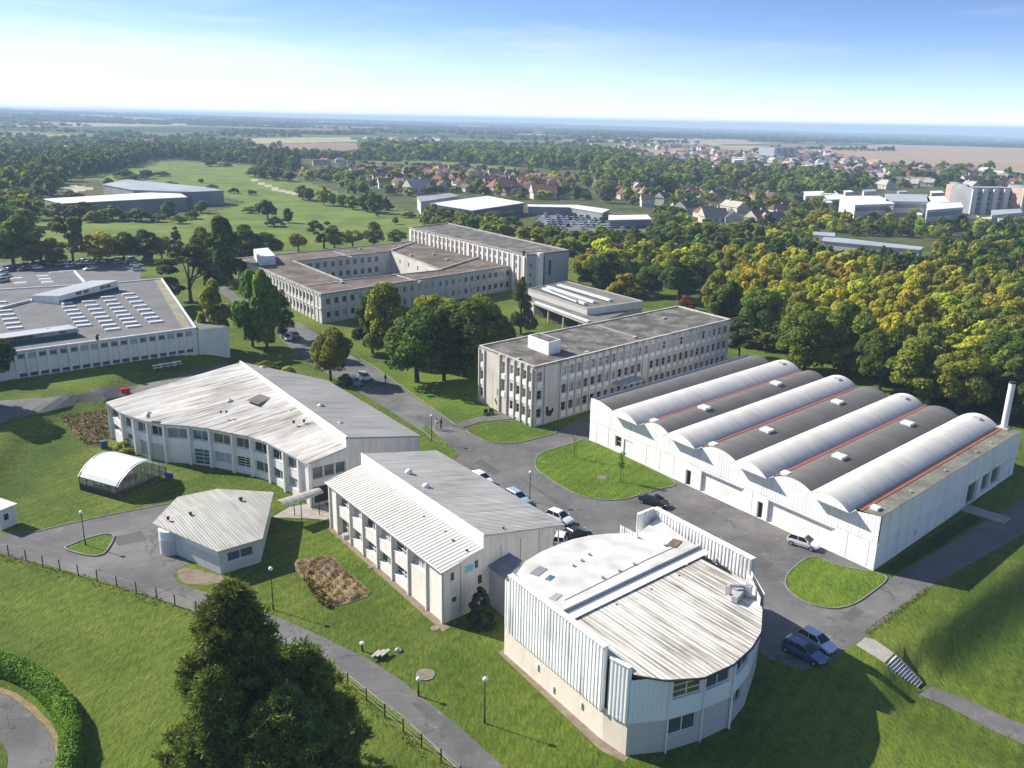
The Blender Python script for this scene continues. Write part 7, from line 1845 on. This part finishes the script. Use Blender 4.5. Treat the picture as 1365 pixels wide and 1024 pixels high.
# simple far cars: one mesh, copied
fm = MB(); fm.cbox((0, 0, .25), 4.2, 1.75, .65); fm.cbox((-.25, 0, .9), 2.3, 1.55, .5, 0, 1); fm.cbox((-.25, 0, 1.4), 1.9, 1.45, .06)
FARCAR = raw(fm, 'far_car', ['car_paint', 'car_glass'])
lot = [G(*q) for q in ((735, 296), (800, 300), (862, 303), (850, 290), (795, 286), (740, 284))]
LX, LY = fill([(725, 297), (800, 301), (868, 303), (858, 294), (800, 287), (735, 283)], 1, cr, 0)
w_ = [p[:2] for p in [G(*q) for q in ((708, 303), (800, 311), (876, 311), (864, 293), (800, 284), (728, 279.5))]]
sheet('car_park', [V(*p, 0) for p in w_], .02, 'grey_flat_roof')
xs_ = [p[0] for p in w_]; ys_ = [p[1] for p in w_]; kk = 0
for yy in np.arange(min(ys_) + 3, max(ys_), 9.5):
    for xx in np.arange(min(xs_) + 2, max(xs_), 2.9):
        if kk < 230 and cr.uniform() < .7 and poly_in(np.array([xx]), np.array([yy]), inset([V(*p, 0) for p in w_], 1.5))[0]:
            c_ = ['white', 'silver', 'grey', 'black', 'navy', 'white', 'silver', 'blue'][int(cr.integers(8))]
            o = link('parked_car', FARCAR, None, (xx, yy, float(zt(xx, yy)) + .02)); o.rotation_euler = (0, 0, 1.571 + float(cr.normal(0, .04))); o.color = (*PAINT[c_], 1)
            props(o, {'white': 'white', 'silver': 'silver', 'grey': 'grey', 'black': 'black', 'navy': 'dark navy', 'blue': 'blue'}[c_] + ' car in the crowded shopping centre car park', 'car', 'cars in the shopping car park'); kk += 1
# ------------------------------------------------------------------ people on the road
def person(px, lb, cloth, rot, h=1.72, stride=.22):
    b = G(*px); t = thing('person', lb, 'person', b); s_ = h / 1.72
    J = [(0, 0, .95), (0, 0, 1.18), (0, 0, 1.42), (0, .0, 1.53), (0, .02, 1.64), (0, .02, 1.74), (-.1, 0, .90), (-.11, stride, .50), (-.11, stride * .9, .07), (-.11, stride + .12, .03), (.1, 0, .90), (.11, -stride * .3, .50), (.11, -stride, .09), (.11, -stride + .12, .03), (-.19, 0, 1.40), (-.24, -.06, 1.13), (-.25, .06, .90), (.19, 0, 1.40), (.24, .04, 1.13), (.25, .16, .92)]
    E_ = [(0, 1), (1, 2), (2, 3), (3, 4), (4, 5), (0, 6), (6, 7), (7, 8), (8, 9), (0, 10), (10, 11), (11, 12), (12, 13), (2, 14), (14, 15), (15, 16), (2, 17), (17, 18), (18, 19)]
    Rr = [.15, .14, .16, .06, .10, .085, .11, .075, .05, .045, .11, .075, .05, .045, .07, .045, .04, .07, .045, .04]
    ca, sa = math.cos(rot), math.sin(rot)
    me = bpy.data.meshes.new('person_body'); me.from_pydata([((x * ca - y * sa) * s_, (x * sa + y * ca) * s_, z * s_) for x, y, z in J], E_, []); me.materials.append(MATS[cloth]); o = link('body', me, t); o.modifiers.new('skin', 'SKIN').use_smooth_shade = True
    for k, r in enumerate(Rr): me.skin_vertices[0].data[k].radius = (r * s_, r * s_)
    me.skin_vertices[0].data[0].use_root = True
    sbd = o.modifiers.new('sub', 'SUBSURF'); sbd.levels = sbd.render_levels = 1
    hd = b + UP * 1.66 * s_; MB().ball(hd + V(-.02 * sa * 0, .0, .0), .112, 12, sq=1.15).build('head', 'skin', t, smooth=True); MB().ball(hd + V(.02 * sa, -.02 * ca, .03), .118, 12, sq=1.0).build('hair', 'cloth_dark', t, smooth=True)
person((582, 573), 'pedestrian in pale top walking on the campus road by the lamp', 'cloth_pale', 2.2)
person((588, 572), 'pedestrian in dark clothes walking right of the pale one on the road', 'cloth_dark', 2.2)
person((514, 511), 'pedestrian in dark clothes walking in the tree shade on the road', 'cloth_dark', 2.4)
for px, rot, lb in (((648, 554), .5, 'left wooden garden seat by the path to the three-storey block'), ((655, 553), .5, 'right wooden garden seat by the path to the three-storey block')):
    b = G(*px); t = thing('garden_bench', lb, 'seat', b); MB().cbox(b + UP * .35, .7, .6, .08, rot).build('seat', 'post_brown', t); MB().obox(b + V(-.35, .2, .35), V(.6, .3, 0), V(-.03, .06, 0), UP * .6).build('backrest', 'post_brown', t)
    for q in (-.25, .25): MB().cbox(b + V(q, q * .4, 0), .08, .5, .36, rot).build('leg', 'post_brown', t)
# ------------------------------------------------------------------ houses
def house_mesh(l, w_, h, rh, hip=False):
    mb = MB(); a, b = l / 2, w_ / 2
    mb.prism([(-a, -b), (a, -b), (a, b), (-a, b)], -.6, h, 0)
    o_ = .4; e = 0 if not hip else b * .8
    r0, r1 = V(-a - o_ + e, 0, h + rh), V(a + o_ - e, 0, h + rh); q = [V(-a - o_, -b - o_, h - .15), V(a + o_, -b - o_, h - .15), V(a + o_, b + o_, h - .15), V(-a - o_, b + o_, h - .15)]
    mb.poly([q[0], q[1], r1, r0], 1); mb.poly([q[2], q[3], r0, r1], 1); mb.poly([q[1], q[2], r1], 1 if hip else 0); mb.poly([q[3], q[0], r0], 1 if hip else 0)
    mb.cbox((a * .4, .5, h + rh * .4), .7, .7, rh * .9, 0, 0)
    for x in (-a * .55, 0, a * .55): mb.obox(V(x - .5, -b - .02, 1.0), V(1, 0, 0), V(0, -.02, 0), UP * 1.2, 2); mb.obox(V(x - .5, b + .02, 1.0), V(1, 0, 0), V(0, .02, 0), UP * 1.2, 2)
    return raw(mb, 'house', ['house_wall', 'tile_roof', 'glass_mid'])
HM_ = [house_mesh(11, 8, 3.2, 3.4), house_mesh(14, 8.5, 3.2, 3.6, True), house_mesh(9, 7.5, 5.2, 3.2), house_mesh(18, 8, 3.4, 3.2)]
RC = {'red-brown': (.16, .075, .06), 'orange-red': (.25, .115, .08), 'brown': (.13, .085, .065), 'slate grey': (.10, .105, .115), 'pale': (.42, .38, .34)}
hr = np.random.default_rng(31)
def village(poly, sp, keep, tints, where, grp, cap):
    x, y = fill(poly, sp, hr); k = hr.permutation(len(x)); n = 0
    for i_ in k:
        if n >= cap or hr.uniform() > keep: continue
        tn = tints[int(hr.integers(len(tints)))]; p = (float(x[i_]), float(y[i_]), float(zt(x[i_], y[i_])))
        o = link('house', HM_[int(hr.integers(len(HM_)))], None, p); o.rotation_euler = (0, 0, float(hr.choice([.3, 1.87, .9, 2.5]) + hr.normal(0, .12))); o.color = (*jitter(RC[tn], .12), 1); s_ = float(hr.uniform(.68, .92)); o.scale = (s_, s_, s_)
        props(o, f'small {tn}-roofed house {where}', 'house', f'{tn}-roofed houses {grp}'); n += 1
village([(470, 224), (560, 224), (700, 232), (770, 248), (700, 262), (600, 256), (520, 256), (470, 240)], 14.5, .9, ('red-brown', 'red-brown', 'brown', 'orange-red'), 'in the village above the shopping centre', 'of the near village', 135)
village([(760, 240), (840, 236), (1000, 262), (1080, 285), (1000, 296), (900, 285), (800, 262)], 22, .7, ('red-brown', 'brown', 'slate grey', 'orange-red', 'pale'), 'among the suburb trees right of the shopping centre', 'of the wooded suburb', 75)
village([(390, 213), (470, 216), (480, 226), (420, 222)], 26, .7, ('orange-red', 'brown', 'pale'), 'at the edge of the fields on the left', 'by the left fields', 22)
village([(860, 208), (960, 204), (1100, 210), (1240, 230), (1400, 246), (1400, 256), (1200, 246), (1000, 232), (880, 222)], 42, .6, ('pale', 'slate grey', 'pale', 'red-brown'), 'in the far town on the right', 'of the far town', 60)
village([(520, 186), (590, 188), (590, 193), (520, 192)], 48, .7, ('pale', 'orange-red', 'pale'), 'in the distant hamlet beyond the woods', 'of the distant hamlet', 22)
for px, lb, tn, s_, rt in (((950, 297), 'large white house with steep grey roof at the wood edge', 'slate grey', 1.05, .2), ((975, 298), 'white-gabled house right of the large grey-roofed one', 'slate grey', .95, 1.5), ((1010, 298), 'house with bright red gable roof at the wood edge', 'orange-red', .95, .6), ((1030, 299), 'dark blue-roofed house right of the red gable', 'slate grey', .9, .4), ((912, 284), 'blue-grey hipped house left of the white one at the wood edge', 'slate grey', .95, .9), ((672, 258), 'orange-roofed house right behind the white shopping roofs', 'orange-red', 1.4, .4), ((724, 265), 'salmon-roofed house right of the shopping centre', 'orange-red', 1.3, .2), ((556, 258), 'pale long-roofed house left of the shopping centre', 'pale', 1.3, .7)):
    p = G(*px); o = link('house', HM_[1 if s_ > 1.3 else 0], None, p); o.rotation_euler = (0, 0, rt); o.color = (*RC[tn], 1); o.scale = (s_, s_, s_); props(o, lb, 'house')

# the many small roofs of the town beyond, too many to tell apart
vs_, fs_, ms_ = [], [], []
def town(poly, sp, keep):
    x, y = fill(poly, sp, hr)
    for a, b in zip(x, y):
        if hr.uniform() > keep: continue
        me = HM_[int(hr.integers(len(HM_)))]; th = float(hr.choice([.3, 1.87, .9, 2.5])); ca, sa = math.cos(th), math.sin(th); z = float(zt(a, b)); o_ = len(vs_)
        for v in me.vertices: vs_.append((a + v.co.x * ca - v.co.y * sa, b + v.co.x * sa + v.co.y * ca, z + v.co.z))
        k = int(hr.choice([1, 1, 2, 3, 4]))
        for p in me.polygons: fs_.append([o_ + i for i in p.vertices]); ms_.append(0 if p.material_index == 0 else 5 if p.material_index == 2 else k)
for nm, c_ in (('town_roof_red', (.22, .10, .075)), ('town_roof_pale', (.46, .43, .40)), ('town_roof_slate', (.13, .14, .15)), ('town_roof_tan', (.34, .24, .17))): mat(nm, c_, rough=.9, scale=.05)
town([(800, 222), (900, 206), (1090, 204), (1180, 222), (1300, 232), (1420, 244), (1420, 258), (1200, 254), (1090, 244), (960, 236), (860, 234)], 24, .55)
town([(780, 196), (860, 192), (980, 198), (960, 206), (860, 206)], 45, .6)
town([(480, 184), (600, 186), (600, 194), (500, 192)], 45, .5)
town([(100, 186), (260, 184), (280, 190), (120, 191)], 60, .3)
me = bpy.data.meshes.new('town'); me.from_pydata(vs_, [], fs_)
for n_ in ('house_wall', 'town_roof_red', 'town_roof_pale', 'town_roof_slate', 'town_roof_tan', 'glass_mid'): me.materials.append(MATS[n_])
me.polygons.foreach_set('material_index', ms_); me.update(); props(link('distant_town', me), kind='stuff')
